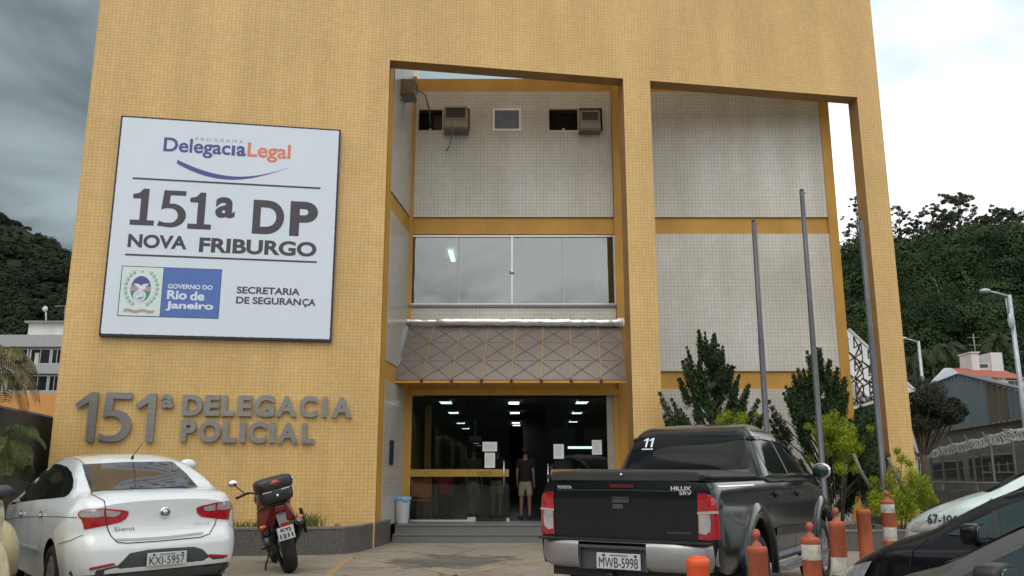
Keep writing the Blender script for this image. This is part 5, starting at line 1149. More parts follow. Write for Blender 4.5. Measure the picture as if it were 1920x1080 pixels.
def ac_unit(x0, x1, z0, z1, yf, yb, label, turn=None):
    t = empty('air_conditioner', ((x0+x1)/2, yb, z0), 0, label, 'air conditioner', 'window air conditioners under the roof'); w_, h, d = (x1-x0), z1-z0, yb-yf
    q = MB(); q.box(-w_/2, w_/2, -d, 0, 0, h); q.build('casing', M['beige_ac'], t, bevel=.012)
    q = MB(); q.box(-w_/2+.05, w_/2-.05, -d-.004, -d+.02, h*.42, h-.05); q.build('grille_recess', M['black'], t)
    q = MB(); n = 12
    for k in range(n): z = h*.44+(h*.5-.03)*k/n; q.box(-w_/2+.05, w_/2-.05, -d-.010, -d-.005, z, z+.006)
    q.build('grille', M['alu_dark'], t); q = MB(); frame(q, -w_/2+.02, w_/2-.02, h*.38, h-.02, -d-.001, .03, .012); q.build('front_frame', M['beige_ac'], t)
    q = MB(); q.box(-w_/2-.02, w_/2+.02, -d+.02, 0, -.03, -.004); q.bar((-w_/2, -d+.05, -.02), (-w_/2, 0, -.25), .02) if turn else None; q.build('tray', M['alu_dark'], t)
    return t
p0, p1 = atY(833, 199, 18.98), atY(876, 238, 18.98); ac_unit(p0.x, p1.x, p1.z, p0.z, 18.98, DB+.1, 'grey window air conditioner with a hanging hose, next to the left window')
p0, p1 = atY(1087, 207, 19.12), atY(1126, 241, 19.12); ac_unit(p0.x, p1.x, p1.z, p0.z, 19.12, DB+.1, 'small beige window air conditioner filling half of the right window')
a3 = ac_unit(-.3, .3, 0, .48, 0, .45, 'air conditioner on a bracket on the side wall below the roof', True); a3.scale = (.74, .74, .74); a3.location = (-2.54, 18.30, 9.84); a3.rotation_euler = (0, 0, R(90))
q = MB(); q.tube([(-1.42, 18.95, 9.5), (-1.40, 18.93, 9.38), (-1.41, 18.95, 9.2), (-1.47, 19.0, 8.95), (-1.55, 19.05, 8.82)], .014, 8); tag(q.build('drain_hose', M['alu_dark']), 'thin grey drain hose dangling under the left air conditioner', 'hose')
q = MB(); q.tube([(-2.45, 18.3, 10.0), (-2.2, 18.1, 9.96), (-2.0, 18.3, 9.9), (-1.95, 18.9, 9.75), (-1.98, 19.4, 9.6)], .02, 8); tag(q.build('bent_pipe', M['alu_dark']), 'bent grey pipe beside the side wall air conditioner', 'pipe')
bn = empty('waste_bin', (-2.33, 18.72, .34), 0, 'white waste bin with a blue bag on the top step by the door', 'bin')
q = MB(); q.lathe([(.0, 0), (.125, 0), (.13, .01), (.165, .50), (.17, .51), (.16, .51), (.12, .03), (0, .03)], n=28); q.build('bucket', mat('white bin plastic', (.60, .64, .68), .4, var=.05), bn)
q = MB(); pr_ = []; n_ = 30; vs = []
for j, (r_, z) in enumerate(((.150, .44), (.176, .46), (.182, .52), (.168, .545), (.12, .49))):
    for k in range(n_): a = 2*PI*k/n_; rr = r_*(1+.03*math.sin(5*a+j)+.03*rnd.random()); vs.append((rr*math.cos(a), rr*math.sin(a), z+(.02*math.sin(3*a+1) if j < 2 else .008*math.sin(4*a))))
q.add(vs, [(j*n_+k, j*n_+(k+1) % n_, (j+1)*n_+(k+1) % n_, (j+1)*n_+k) for j in range(4) for k in range(n_)], 0, True); q.build('bag', mat('blue plastic bag', (.20, .42, .68), .4, var=.1), bn, fix=False)
q = MB(); q.box(-2.50, -2.46, 18.70, 18.90, .34, .88); tag(q.build('grey_panel', M['alu_dark']), 'narrow grey board leaning on the wall behind the waste bin', 'board')

# ------------------------------------------------------------------ foliage helpers
def leaves(C_, Rr, n, size, aspect=1.0, shell_=.45, up=0.0, flat=0.0):
    """n leaf quads scattered in the ellipsoid at C_ with radii Rr; more of them toward the outside"""
    C_ = np.asarray(C_, float); Rr = np.asarray(Rr, float)
    d = npr.normal(size=(n, 3)); d /= np.linalg.norm(d, axis=1)[:, None]; r_ = npr.random(n)**shell_
    p = C_+d*Rr*r_[:, None]
    nrm = d+npr.normal(size=(n, 3))*.7; nrm /= np.linalg.norm(nrm, axis=1)[:, None]
    t = np.cross(nrm, npr.normal(size=(n, 3))); 
    if up: t = t+np.array([0, 0, up])
    t -= nrm*(t*nrm).sum(1)[:, None]; t /= np.linalg.norm(t, axis=1)[:, None]; b_ = np.cross(nrm, t)
    s_ = size*(.6+.8*npr.random(n))[:, None]; a = t*s_; c = b_*s_*aspect
    V = np.stack([p-a*.5, p+c*.5, p+a*.5, p-c*.5], 1).reshape(-1, 3); return V
def leaf_obj(name, Vs, m, parent=None):
    V = np.concatenate(Vs); Q = np.arange(len(V)).reshape(-1, 4); return fast_mesh(name, V, Q, m, parent)
M['conifer'] = leaf_mat('dark conifer foliage', (.012, .028, .011), (.060, .110, .040), 2.5)
M['lime'] = leaf_mat('yellow green foliage', (.10, .17, .012), (.42, .48, .03), 3.0, trans=.35)
M['forest'] = leaf_mat('hill forest foliage', (.012, .026, .013), (.055, .088, .036), .14, trans=.0, spread=(.38, .66), isl=.04)
M['forest_far'] = leaf_mat('far hill forest foliage', (.012, .020, .013), (.034, .044, .024), .03, trans=.0, isl=.15)
M['euc'] = leaf_mat('eucalyptus foliage', (.028, .044, .028), (.075, .10, .058), .3, trans=.15)
M['olive'] = leaf_mat('olive street tree foliage', (.022, .030, .020), (.070, .080, .045), 1.2)
M['frond'] = leaf_mat('palm fronds', (.035, .060, .015), (.13, .15, .05), 2.0)
M['frond_dry'] = leaf_mat('dry palm fronds', (.08, .07, .025), (.24, .20, .09), 2.0)
def conifer(base, H, tips, label, seed):
    g_ = np.random.default_rng(seed); t = empty('conifer_tree', base, 0, label, 'tree')
    q = MB(); q.tube([(0, 0, 0), (.03, 0, H*.4), (0, .02, H*.92)], [.07, .05, .012], 8)
    Vs = []
    for (dx, z, r_, l_) in tips:                   # flame-shaped clumps: offset, height, radius, length
        y = g_.normal()*.25*abs(dx)+g_.normal()*.12
        q.tube([(0, 0, max(.2, z-abs(dx)*1.1-.2)), (dx*.6, y*.6, z-.25), (dx, y, z)], [.03, .018, .008], 5)
        for k in range(7):
            f = k/6; c = (dx*(1+.42*f), y*(1+.1*f), z+l_*(f-.35)); rr = r_*(1-.70*f**1.3)*(.8+.4*g_.random())
            Vs.append(leaves(c, (rr, rr, rr*1.3), int(310*(rr/.22)**1.6)+30, .055, .45, .5, 1.4))
    q.build('trunk', M['trunk'], t); o = leaf_obj('crown', Vs, M['conifer'], t); return t
b1 = atY(1333, 800, 17.55)
tips = []
g1 = np.random.default_rng(3)
def fill(prof, n, g_, rr=(.16, .27)):
    out_ = []
    zs = [z for z, _ in prof]; ws = [w_ for _, w_ in prof]
    for k in range(n):
        z = zs[0]+(zs[-1]-zs[0])*((k+.5)/n)**.95; w_ = np.interp(z, zs, ws); x = g_.uniform(-1, 1); x = math.copysign(abs(x)**.7, x)*w_
        out_.append((x, z, g_.uniform(*rr)*(1 if w_ > .3 else .7), g_.uniform(.38, .62)))
    return out_
t1 = fill([(.8, .7), (1.4, .85), (2.1, .74), (2.6, .52), (3.1, .34), (3.6, .10)], 72, g1, (.09, .17))+[(-.74, 2.15, .15, .7), (-.62, 1.8, .15, .6), (-.36, 2.95, .12, .5), (.62, 2.1, .16, .55), (.70, 1.7, .16, .5), (-.12, 3.6, .10, .5), (.08, 3.5, .12, .5), (.35, 2.9, .12, .45)]
conifer((b1.x, 17.55, .33), 3.8, t1, 'dark twisted conifer behind the pickup cab', 5)
b2 = atY(1548, 900, 17.5)
t2 = fill([(.5, .6), (1.0, .82), (1.7, .82), (2.3, .55), (2.8, .34), (3.2, .10)], 70, np.random.default_rng(9), (.09, .18))+[(-.82, 2.1, .12, .7), (-.70, 1.7, .14, .6), (.05, 3.25, .09, .5), (-.45, 2.45, .12, .5), (.45, 2.3, .14, .5), (.82, 1.5, .18, .4), (.78, 1.1, .2, .4), (.30, 2.7, .12, .4)]
conifer((b2.x, 17.5, .33), 3.4, t2, 'dark conifer behind the middle flagpole', 6)
def bush(base, blobs, label, m, n=900, size=.07, stems=(), name='bush', cat='bush'):
    t = empty(name, base, 0, label, cat); q = MB()
    for st_ in stems: q.tube(st_, [.03]*(len(st_)-1)+[.015], 6)
    for (x, y, z, rx, ry, rz) in blobs[:6]: q.tube([(x*.2, y*.2+.1, 0), (x*.7, y*.7+.1, z*.6), (x, y, z)], [.014, .010, .006], 5)
    q.build('stem', M['trunk'], t)
    Vs = [leaves((x, y, z), (rx*1.12, ry*1.1, rz*1.2), int(n*1.9*(rx*rz)/.06)+70, size*1.25, .20, .55, 1.1) for x, y, z, rx, ry, rz in blobs]
    leaf_obj('crown', Vs, m, t); return t
def blobs_px(base, D, L_):        # clumps measured in the photograph (centre and radius), at distance D
    o = []
    for px, py, rpx in L_:
        p = atY(px, py, D); r_ = rpx*D/FPX; o.append((p.x-base[0], rnd.uniform(-.3, .3), p.z-base[2], r_, r_, r_*.9))
    return o
B = (atY(1570, 900, 16.9).x, 16.9, .33)
bush(B, blobs_px(B, 16.9, [(1560, 805, 22), (1540, 795, 16), (1585, 812, 20), (1575, 835, 20), (1605, 822, 13), (1530, 812, 12), (1550, 845, 13), (1600, 850, 12), (1525, 860, 9), (1560, 780, 12), (1590, 790, 10), (1612, 840, 10), (1540, 830, 12), (1580, 860, 14), (1565, 880, 12), (1600, 880, 10), (1508, 800, 7), (1620, 805, 7)]), 'yellow green bush growing in front of the right conifer', M['lime'], 560, .05)
B = (atY(1350, 900, 16.9).x, 16.9, .33)
bush(B, blobs_px(B, 16.9, [(1365, 782, 16), (1385, 788, 14), (1350, 790, 10), (1400, 780, 8), (1418, 778, 5), (1372, 810, 16)]), 'small yellow green bush top showing above the pickup roof', M['lime'], 420, .055)
B = (atY(1690, 940, 16.4).x, 16.4, .33)
bush(B, blobs_px(B, 16.4, [(1690, 925, 26), (1660, 940, 24), (1720, 930, 24), (1700, 890, 14), (1692, 860, 9), (1725, 905, 14), (1640, 950, 16), (1738, 945, 12), (1675, 960, 24), (1705, 955, 22), (1712, 870, 8), (1650, 905, 12), (1668, 900, 14), (1680, 885, 12), (1735, 925, 16), (1710, 905, 16), (1628, 960, 14), (1750, 938, 8), (1690, 950, 26), (1640, 930, 14), (1694, 845, 7)]), 'large yellow green bush at the foot of the right pillar', M['lime'], 520, .055)
# long cut stems over the bushes
for P_ in (((1600, 850), (1612, 880), (1632, 915)), ((1665, 858), (1682, 890), (1697, 925))):
    q = MB(); q.tube([atY(a, b_, 16.3) for a, b_ in P_], [.03, .04, .035], 8); tag(q.build('branch', mat('bare grey bark', (.16, .17, .12), .8, var=.3, vscale=20)), 'thick bare stem bending out of the bush before the right yellow pillar' if P_[0][0] > 1620 else 'thin bare stem between the right conifer and the third flagpole', 'branch')
# grass and weeds in the planters
Vs = []
def blades(x, y, z, n, h, r_):
    for k in range(n):
        a = rnd.random()*2*PI; rr = r_*rnd.random(); bx, by = x+rr*math.cos(a), y+rr*.5*math.sin(a); hh = h*(.4+.8*rnd.random()); lx, ly = rnd.uniform(-.6, .6)*hh, rnd.uniform(-.4, .2)*hh; w_ = .008
        Vs.append(np.array([(bx-w_, by, z), (bx+w_, by, z), (bx+lx*.5+w_*.8, by+ly*.5, z+hh*.7), (bx+lx*.5-w_*.8, by+ly*.5, z+hh*.7)]))
        Vs.append(np.array([(bx+lx*.5-w_*.8, by+ly*.5, z+hh*.7), (bx+lx*.5+w_*.8, by+ly*.5, z+hh*.7), (bx+lx*1.1+.002, by+ly*1.1, z+hh*.95), (bx+lx*1.1-.002, by+ly*1.1, z+hh*.95)]))
for k in range(90):
    x = rnd.uniform(-8, -2.95); y = 15.3+.17*(x+5)+rnd.uniform(.05, .35); w_ = 3 if x > -4.2 and not -3.95 < x < -3.4 else 1
    blades(x, y, .41, 4, .10, .1)
for x in np.arange(-5.4, -4.2, .12): blades(x, 15.62+.15*(x+5), .41, 14, .17, .12)
for x in (-3.95, -3.85, -3.72, -3.6, -3.5): blades(x, 15.75, .41, 36, .27, .14)
for x in np.arange(3.3, 9, .25): blades(x, 16.4+rnd.random()*.5, .33, 14, .16, .2)
leaf_obj('grass', [np.concatenate(Vs)], leaf_mat('weedy grass', (.06, .11, .02), (.22, .24, .07), 3.0)); tag(COL.objects['grass'], 'short weedy grass growing in the granite planters', 'grass', kind='stuff')
#==SECTION4==
# ------------------------------------------------------------------ hills and forest
def nz2(x, y, f, seed=0):
    from mathutils import noise
    return noise.noise(Vector((x*f+seed*17.3, y*f-seed*9.1, seed*3.7)))
def hill_h(x, y):
    # right hill behind the street
    a = sstep((x-(18+.12*y))/30.0); f = sstep((y-68)/92.0) if y < 165 else 1-sstep((y-165)/160)*.35
    hr = 39.5*a*f*(1+.06*nz2(x, y, .03, 1))
    # left mountain, farther away
    rd = np.interp(x, [-600, -420, -300, -230, -212, -200, -185, -100, 0, 120, 260], [205, 210, 155, 114, 105, 95, 88, 84, 74, 52, 18])
    hl = rd*sstep((y-150)/205)*(1-sstep((y-380)/300)) if y > 150 else 0
    # unseen valley side added behind the camera to darken the glass reflections
    hb = 24*sstep((-y-55)/110)*(1+.2*nz2(x, y, .015, 3)) if y < -55 else 0
    hs = 55*sstep((-x-90)/120) if (x < -90 and y < 150) else 0
    return max(hr, hl, hb, hs)+ (1.2*nz2(x, y, .06, 2) if max(hr, hl) > 2 else 0)
xs_ = np.linspace(-640, 520, 117); ys_ = np.concatenate([np.linspace(-400, 60, 24), np.linspace(66, 420, 72), np.linspace(440, 800, 12)])
V = np.array([(x, y, hill_h(x, y)-.6) for y in ys_ for x in xs_]); nx = len(xs_)
Q = np.array([(j*nx+i, j*nx+i+1, (j+1)*nx+i+1, (j+1)*nx+i) for j in range(len(ys_)-1) for i in range(nx-1)])
def hill_mat():
    m, nt, b = new_mat('wooded hillside'); n = nt.nodes; l = nt.links; t = n.new('ShaderNodeTexCoord')
    z = n.new('ShaderNodeTexNoise'); z.inputs['Scale'].default_value = .12; z.inputs['Detail'].default_value = 9; z.inputs['Roughness'].default_value = .7; l.new(t.outputs['Object'], z.inputs['Vector'])
    r_ = n.new('ShaderNodeValToRGB'); l.new(z.outputs[0], r_.inputs[0]); r_.color_ramp.elements[0].position = .38; r_.color_ramp.elements[0].color = (.012, .020, .012, 1); r_.color_ramp.elements[1].position = .66; r_.color_ramp.elements[1].color = (.036, .048, .024, 1)
    e_ = r_.color_ramp.elements.new(.74); e_.color = (.085, .075, .058, 1)
    l.new(r_.outputs[0], b.inputs['Base Color']); b.inputs['Roughness'].default_value = .95; b.inputs['Specular IOR Level'].default_value = .1
    bp = n.new('ShaderNodeBump'); bp.inputs['Strength'].default_value = .8; bp.inputs['Distance'].default_value = 2.0; l.new(z.outputs[0], bp.inputs['Height']); l.new(bp.outputs[0], b.inputs['Normal']); return m
hills = fast_mesh('hills', V, Q, hill_mat(), smooth=True); tag(hills, kind='structure')
Vs = []
g2 = np.random.default_rng(21)
def crown(c, rad, n, size, up=.1):
    """leaf faces on the lit outer shell of one crown, lumpy"""
    d = g2.normal(size=(n, 3)); d /= np.linalg.norm(d, axis=1)[:, None]; d[:, 2] = np.abs(d[:, 2]+.25)-.25
    lump = 1+.22*np.sin(d[:, 0]*5+c[0])*np.cos(d[:, 1]*4+c[1])+.12*np.sin(d[:, 2]*9+c[0]*2)
    p = np.array(c)+d*np.array(rad)*(lump*(.86+.2*g2.random(n)))[:, None]
    nr = d+np.array([0, 0, up])+g2.normal(size=(n, 3))*.26; nr /= np.linalg.norm(nr, axis=1)[:, None]
    t = np.cross(nr, g2.normal(size=(n, 3))); t /= np.linalg.norm(t, axis=1)[:, None]; b_ = np.cross(nr, t); s_ = size*(.6+.8*g2.random(n))[:, None]
    return np.stack([p-t*s_*.5, p+b_*s_*.45, p+t*s_*.5, p-b_*s_*.45], 1).reshape(-1, 3)
for k in range(330):
    y = g2.uniform(72, 176)**1.0; r_ = g2.uniform(.33, .68); x = y*r_; h = hill_h(x, y); R_ = g2.choice([2.2, 3.2, 4.2, 5.4], p=[.25, .35, .28, .12])*g2.uniform(.85, 1.15)
    Vs.append(crown((x, y, h+R_*.45), (R_, R_, R_*g2.uniform(.8, 1.35)), int(150*R_*R_), .25 if y < 125 else .31))
leaf_obj('forest', Vs, M['forest']); tag(COL.objects['forest'], 'dense dark forest covering the hill on the right', 'forest', kind='stuff')
Vs = []
for k in range(520):
    y = g2.uniform(190, 372); r_ = g2.uniform(-.66, -.48); x = y*r_; h = hill_h(x, y); R_ = g2.uniform(2.2, 4.6)
    if r_ < -.575 and y > 330: R_ *= .35
    Vs.append(crown((x, y, h+R_*.1), (R_, R_, R_*.7), int(26*R_*R_), .9))
leaf_obj('far_forest', Vs, M['forest_far']); tag(COL.objects['far_forest'], 'dark forest on the far mountain behind the left edge', 'forest', kind='stuff')
def euc(px, py_top, D, w_, label, dens=1.0):
    p = atY(px, py_top, D); z0 = hill_h(p.x, D)-.5; H = p.z-z0; t = empty('eucalyptus_tree', (p.x, D, z0), 0, label, 'tree', 'tall eucalyptus trees on the hill crest'); g_ = np.random.default_rng(int(px*7+py_top)); q = MB(); Vs = []
    lean = g_.normal()*.4
    q.tube([(0, 0, 0), (lean*.5, 0, H*.45), (lean, 0, H*.94)], [.26, .17, .05], 7)
    nb = int(36*dens)
    for k in range(nb):
        f = .40+.58*(k+g_.random())/nb; z = H*f; env = w_*1.25*math.sin(PI*min(1, (f-.30)/.74))**.7; a = g_.uniform(0, 2*PI); rr = env*g_.uniform(.35, 1)
        c = Vector((rr*math.cos(a)+lean*f, rr*math.sin(a), z)); q.tube([(lean*f, 0, z-rr*.8), (c.x*.6, c.y*.6, z-rr*.35), tuple(c)], [.08, .05, .02], 5)
        s_ = g_.uniform(.5, 1.0)*(.6+w_*.12)
        for m_ in range(3):
            cc = (c.x+g_.normal()*s_*.7, c.y+g_.normal()*s_*.6, c.z+g_.normal()*s_*.45); Vs.append(leaves(cc, (s_*.62, s_*.62, s_*.45), int(110*s_*s_)+26, .24, .6, .5))
    q.build('trunk', mat('pale eucalyptus bark', (.16, .15, .13), .8, var=.3) if 'eb' not in M else M['eb'], t); leaf_obj('crown', Vs, M['euc'], t)
M['eb'] = mat('pale eucalyptus bark', (.17, .155, .135), .8, var=.3)
for a in ((1597, 374, 158, 2.4, 'eucalyptus on the crest in the gap left of the right pillar', .8), (1683, 386, 156, 2.2, 'eucalyptus just right of the right yellow pillar', .8), (1705, 412, 156, 2.0, 'lower eucalyptus sloping down right of the yellow pillar', .7),
          (1748, 388, 152, 3.0, 'eucalyptus with ragged top left of the tallest one', 1.1), (1788, 358, 152, 3.9, 'tallest eucalyptus standing out against the white sky', 1.5), (1768, 405, 150, 3.0, 'bushy eucalyptus below the tallest one', 1.2), (1842, 402, 152, 3.0, 'eucalyptus between the tallest one and the rounded crowns', 1.2),
          (1872, 392, 150, 3.6, 'rounded eucalyptus crown near the right edge', 1.6), (1912, 396, 150, 3.2, 'eucalyptus crown at the right edge of the skyline', 1.5), (1890, 420, 146, 3.6, 'dense eucalyptus just below the rounded crown', 1.6), (1820, 425, 146, 3.2, 'low dense eucalyptus in the dip of the skyline', 1.4), (1735, 440, 146, 3.0, 'low eucalyptus under the ragged left one', 1.3)): euc(*a)
q = MB(); p = atY(1771, 585, 118); q.tube([(p.x, 118, p.z-2), (p.x-.3, 118, p.z+2), (p.x-1.0, 118, p.z+5.0)], [.16, .12, .06], 6); q.tube([(p.x-.8, 118, p.z+3.6), (p.x-1.5, 118, p.z+5)], [.07, .03], 5)
tag(q.build('bare_tree', mat('bleached dead wood', (.30, .28, .25), .8)), 'bleached bare tree trunk standing in the hill forest', 'tree')
def palm(px, py, D, s_, label, m, n=11, frond_m=None, group=None, name='palm_tree', droop=1.0, L_=None):
    p = atY(px, py, D); z0 = max(0, hill_h(p.x, D)-.3); t = empty(name, (p.x, D, z0), 0, label, 'palm tree', group); H = p.z-z0; q = MB(); q.tube([(0, 0, 0), (.05, 0, H*.5), (0, 0, H)], [.13*s_, .10*s_, .08*s_], 8); q.build('trunk', M['trunk'], t)
    Vs = []; g_ = np.random.default_rng(int(px))
    for k in range(n):
        a = 2*PI*k/n+g_.uniform(-.2, .2); el = g_.uniform(.2, 1.1); L1 = (L_ or 2.1*s_)*g_.uniform(.8, 1.1); prev = Vector((0, 0, H)); d = Vector((math.cos(a)*math.cos(el), math.sin(a)*math.cos(el), math.sin(el))); ns_ = 22
        for j in range(ns_):
            d = (d+Vector((0, 0, -.11*droop))).normalized(); nxt = prev+d*L1/ns_; sd_2 = d.cross(Vector((0, 0, 1))).normalized(); ll = L1*.26*math.sin(PI*(j+1.5)/(ns_+2))**.6; w2 = L1*.014
            for sg_ in (-1, 1):
                tip = nxt+sd_2*sg_*ll*.8+d*ll*.55+Vector((0, 0, -ll*.4)); 
                Vs.append(np.array([tuple(prev), tuple(prev+d*w2*2), tuple(tip), tuple(tip-d*w2)]))
            Vs.append(np.array([tuple(prev-sd_2*w2), tuple(prev+sd_2*w2), tuple(nxt+sd_2*w2), tuple(nxt-sd_2*w2)])); prev = nxt
    leaf_obj('fronds', [np.concatenate(Vs)], frond_m or m, t); return t
M['palm_far'] = leaf_mat('distant palm fronds', (.02, .035, .015), (.07, .09, .035), 1.0)
for px, py, s_, lb_ in ((1746, 662, 1.15, 'small palm left of the white water tank house'), (1770, 655, 1.25, 'pale headed palm on the slope below the hill forest'), (1712, 672, 1.2, 'palm just right of the yellow pillar at the slope foot'), (1822, 668, 1.1, 'palm directly behind the grey gabled roof'), (1868, 640, 1.1, 'palm above the white water tank')):
    palm(px, py, 74, s_, lb_, M['palm_far'], 12, group='small palms at the foot of the hill')

# ------------------------------------------------------------------ right background: warehouse, house, fence, lamps
M['corr_blue'] = mat('blue grey corrugated sheet', (.135, .19, .225), .55, .2, vscale=3, var=.12, stretch=(1, 1, .2)); M['corr_brown'] = mat('rusty brown corrugated sheet', (.115, .10, .08), .7, vscale=3, var=.2, stretch=(1, 1, .2))
M['roof_tile'] = mat('red clay roof tiles', (.34, .085, .045), .8, vscale=6, var=.3, bump=.4)
M['shed_wall'] = mat('dirty grey plaster', (.115, .115, .105), .85, vscale=.8, var=.25)
wr = Vector((.2, 1, 0)).normalized(); WO = Vector((17.6, 30, 0))           # long wall running away from the street
def onwall(px, py, off=0):
    nrm = Vector((wr.y, -wr.x, 0)); r_ = ray(px, py); o = Vector((0, 0, EYE)); t = (WO-o).dot(nrm)/r_.dot(nrm); p = o+r_*t; return (p-WO).dot(wr), p.z
def WP(s_, z, d=0): n = Vector((wr.y, -wr.x, 0)); p = WO+wr*s_+n*d; return (p.x, p.y, z)
wh = empty('warehouse', (19, 34, 0), 0, 'grey warehouse with blue and brown corrugated gable beyond the razor wire fence', 'building')
def whp(o): o.parent = wh; o.matrix_parent_inverse = Matrix.Translation((-19, -34, 0)); return o
A_, Bp, Cp, Dp = onwall(1762, 719), onwall(1805, 703), onwall(1901, 729), onwall(1920, 736)
zl = onwall(1830, 812-20)[1]; zL = onwall(1736, 814)[1]; zR = onwall(1915, 784)[1]; zc = (zL+zR)/2
s0, s1 = onwall(1722, 760)[0], onwall(1945, 760)[0]; sr = Bp[0]; zr = Bp[1]
ze0, ze1 = onwall(1722, 735)[1], Cp[1]-.1
def roofz(s_): return zr-(zr-A_[1])*(s_-sr)/(A_[0]-sr) if s_ > sr else zr-(zr-Cp[1])*(sr-s_)/(sr-Cp[0])
q = MB(); q.prism([(s1, 0), (s0, 0), (s0, zc), (s1, zc)], lambda a, b_, t: WP(a, b_, t), 0, 9); whp(q.build('lower_wall', M['shed_wall']))
secs = [(1722, 1768, 'corr_brown'), (1768, 1860, 'corr_blue'), (1860, 1901, 'corr_brown'), (1901, 1945, 'corr_blue')]
for a, b_, m_ in secs:
    sa, sb = onwall(a, 780)[0], onwall(b_, 780)[0]; q = MB(); n_ = max(8, int(abs(sa-sb)/.26)); vs = []
    for k in range(n_+1):
        s_ = sa+(sb-sa)*k/n_; d = -.05-.16*(k % 2); vs += [WP(s_, zc-.02, d), WP(s_, roofz(s_), d)]
    q.add(vs, [(2*k, 2*k+1, 2*k+3, 2*k+2) for k in range(n_)]); whp(q.build('corrugated_panel', M[m_], fix=False))
q = MB(); q.prism([(s0+.3, roofz(s0)-.05), (sr, zr), (s1-.3, roofz(s1)), (s1-.3, roofz(s1)+.07), (sr, zr+.07), (s0+.3, roofz(s0)+.05)], lambda a, b_, t: WP(a, b_, t), -.2, .12); whp(q.build('roof', M['valance']))
q = MB(); q.prism([(s0, zc), (sr, zr-.03), (s1, zc)], lambda a, b_, t: WP(a, b_, t), .02, .9); whp(q.build('gable_core', M['shed_wall']))
q = MB(); q.prism([(s0, zc-.06), (s1, zc-.06), (s1, zc+.02), (s0, zc+.02)], lambda a, b_, t: WP(a, b_, t), -.14, -.09); whp(q.build('ledge', M['concrete']))
for a, b_, c, d in ((1750, 866, 1806, 904), (1819, 858, 1840, 902), (1845, 853, 1908, 900)):
    sa, sb = onwall(a, 880)[0], onwall(b_-0 if False else b_, 880)[0] if False else onwall((c), 880)[0]; z1, z0 = onwall((a+c)/2, b_)[1], onwall((a+c)/2, d)[1]
    wd_ = empty('window', parent=wh); wd_.location = (0, 0, 0)
    q = MB(); q.prism([(sa, z0), (sb, z0), (sb, z1), (sa, z1)], lambda u, v, t: WP(u, v, t), -.03, -.01); o = q.build('pane', M['winglass'], wd_); o.matrix_parent_inverse = Matrix.Translation((-19, -34, 0))
    q = MB(); w_ = abs(sa-sb)
    if a == 1845:
        for f in (.25, .52, .78): q.prism([(sa+(sb-sa)*f-.04, z0+.3*(z1-z0)), (sa+(sb-sa)*f+.04, z0+.3*(z1-z0)), (sa+(sb-sa)*f+.04, z1-.25), (sa+(sb-sa)*f-.04, z1-.25)], lambda u, v, t: WP(u, v, t), -.06, -.035)
        q.prism([(sa, z0+.28*(z1-z0)), (sb, z0+.28*(z1-z0)), (sb, z0+.34*(z1-z0)), (sa, z0+.34*(z1-z0))], lambda u, v, t: WP(u, v, t), -.07, -.035)
    q.prism([(sa-.05, z1), (sb+.05, z1), (sb+.05, z1+.07), (sa-.05, z1+.07)], lambda u, v, t: WP(u, v, t), -.07, -.01)
    o = q.build('window_frame', mat('grey green window trim', (.17, .18, .165), .7), wd_); o.matrix_parent_inverse = Matrix.Translation((-19, -34, 0))
# house with red tiles and water tank block
hs = empty('house', (40, 62, 0), 0, 'house with red tiled roof and white water tank block above the warehouse', 'house'); DH = 62
def H_(px, py, D=DH): return atY(px, py, D)
def hp(q, nm, m, par=None): o = q.build(nm, m, par or hs); o.matrix_parent_inverse = Matrix.Translation((-40, -62, 0)) if par is None else Matrix(); return o
a, b_, c, d = H_(1779, 690), H_(1832, 692), H_(1918, 712), H_(1800, 708)
q = MB(); q.box(a.x, H_(1935, 700).x, DH+.2, DH+9, 0, H_(1850, 712).z); hp(q, 'wall', M['white_wall'])
q = MB(); e0, e1 = H_(1779, 689), H_(1805, 703); f0, f1 = H_(1880, 692), H_(1935, 716)
q.add([tuple(H_(1781, 690, DH+5)), tuple(H_(1878, 692.5, DH+5)), tuple(H_(1930, 711)), tuple(H_(1802, 704)), (H_(1781, 690, DH+5).x, DH+10, H_(1781, 690).z-1.5), (H_(1878, 692, DH+5).x, DH+10, H_(1781, 690).z-1.5)], [(0, 1, 2, 3), (0, 4, 5, 1)]); rf = hp(q, 'roof', M['roof_tile'])
q = MB(); q.add([tuple(H_(1743, 718, DH-3)), tuple(H_(1770, 690, DH-1)), tuple(H_(1784, 690, DH-1)), tuple(H_(1802, 702, DH-3)), tuple(H_(1743, 740, DH-3)), tuple(H_(1802, 740, DH-3))], [(0, 1, 2, 3), (0, 3, 5, 4)]); hp(q, 'side_gable', M['galv'])
p0, p1 = H_(1857, 661, 66), H_(1882, 691, 66); q = MB(); q.box(p0.x, p1.x, 66, 69, p1.z-2, p0.z); q.box(H_(1836, 680, 66).x, p0.x, 66.3, 69, p1.z-2, H_(0, 680, 66).z); q.box(H_(1825, 680, 66).x, H_(1839, 680, 66).x, 66.2, 68, p1.z-2, H_(0, 661, 66).z); q.box(H_(1823, 680, 66).x, H_(1841, 680, 66).x, 66.1, 68.1, H_(0, 661, 66).z, H_(0, 659, 66).z); hp(q, 'water_tank_block', M['white_wall'])
q = MB(); q.box(H_(1838, 680, 66).x, H_(1855, 680, 66).x, 66.25, 66.29, H_(0, 688, 66).z, H_(0, 682, 66).z); hp(q, 'vent', M['winglass'])
q = MB(); x_ = H_(1844, 680, 66).x; q.tube([(x_, 67, H_(0, 680, 66).z), (x_, 67, H_(0, 622, 66).z)], .05, 6)
for dz in (.3, .9): q.bar((x_-.5, 67, H_(0, 622, 66).z-dz), (x_+.5, 67, H_(0, 622, 66).z-dz), .04)
hp(q, 'aerial', M['alu_dark'])
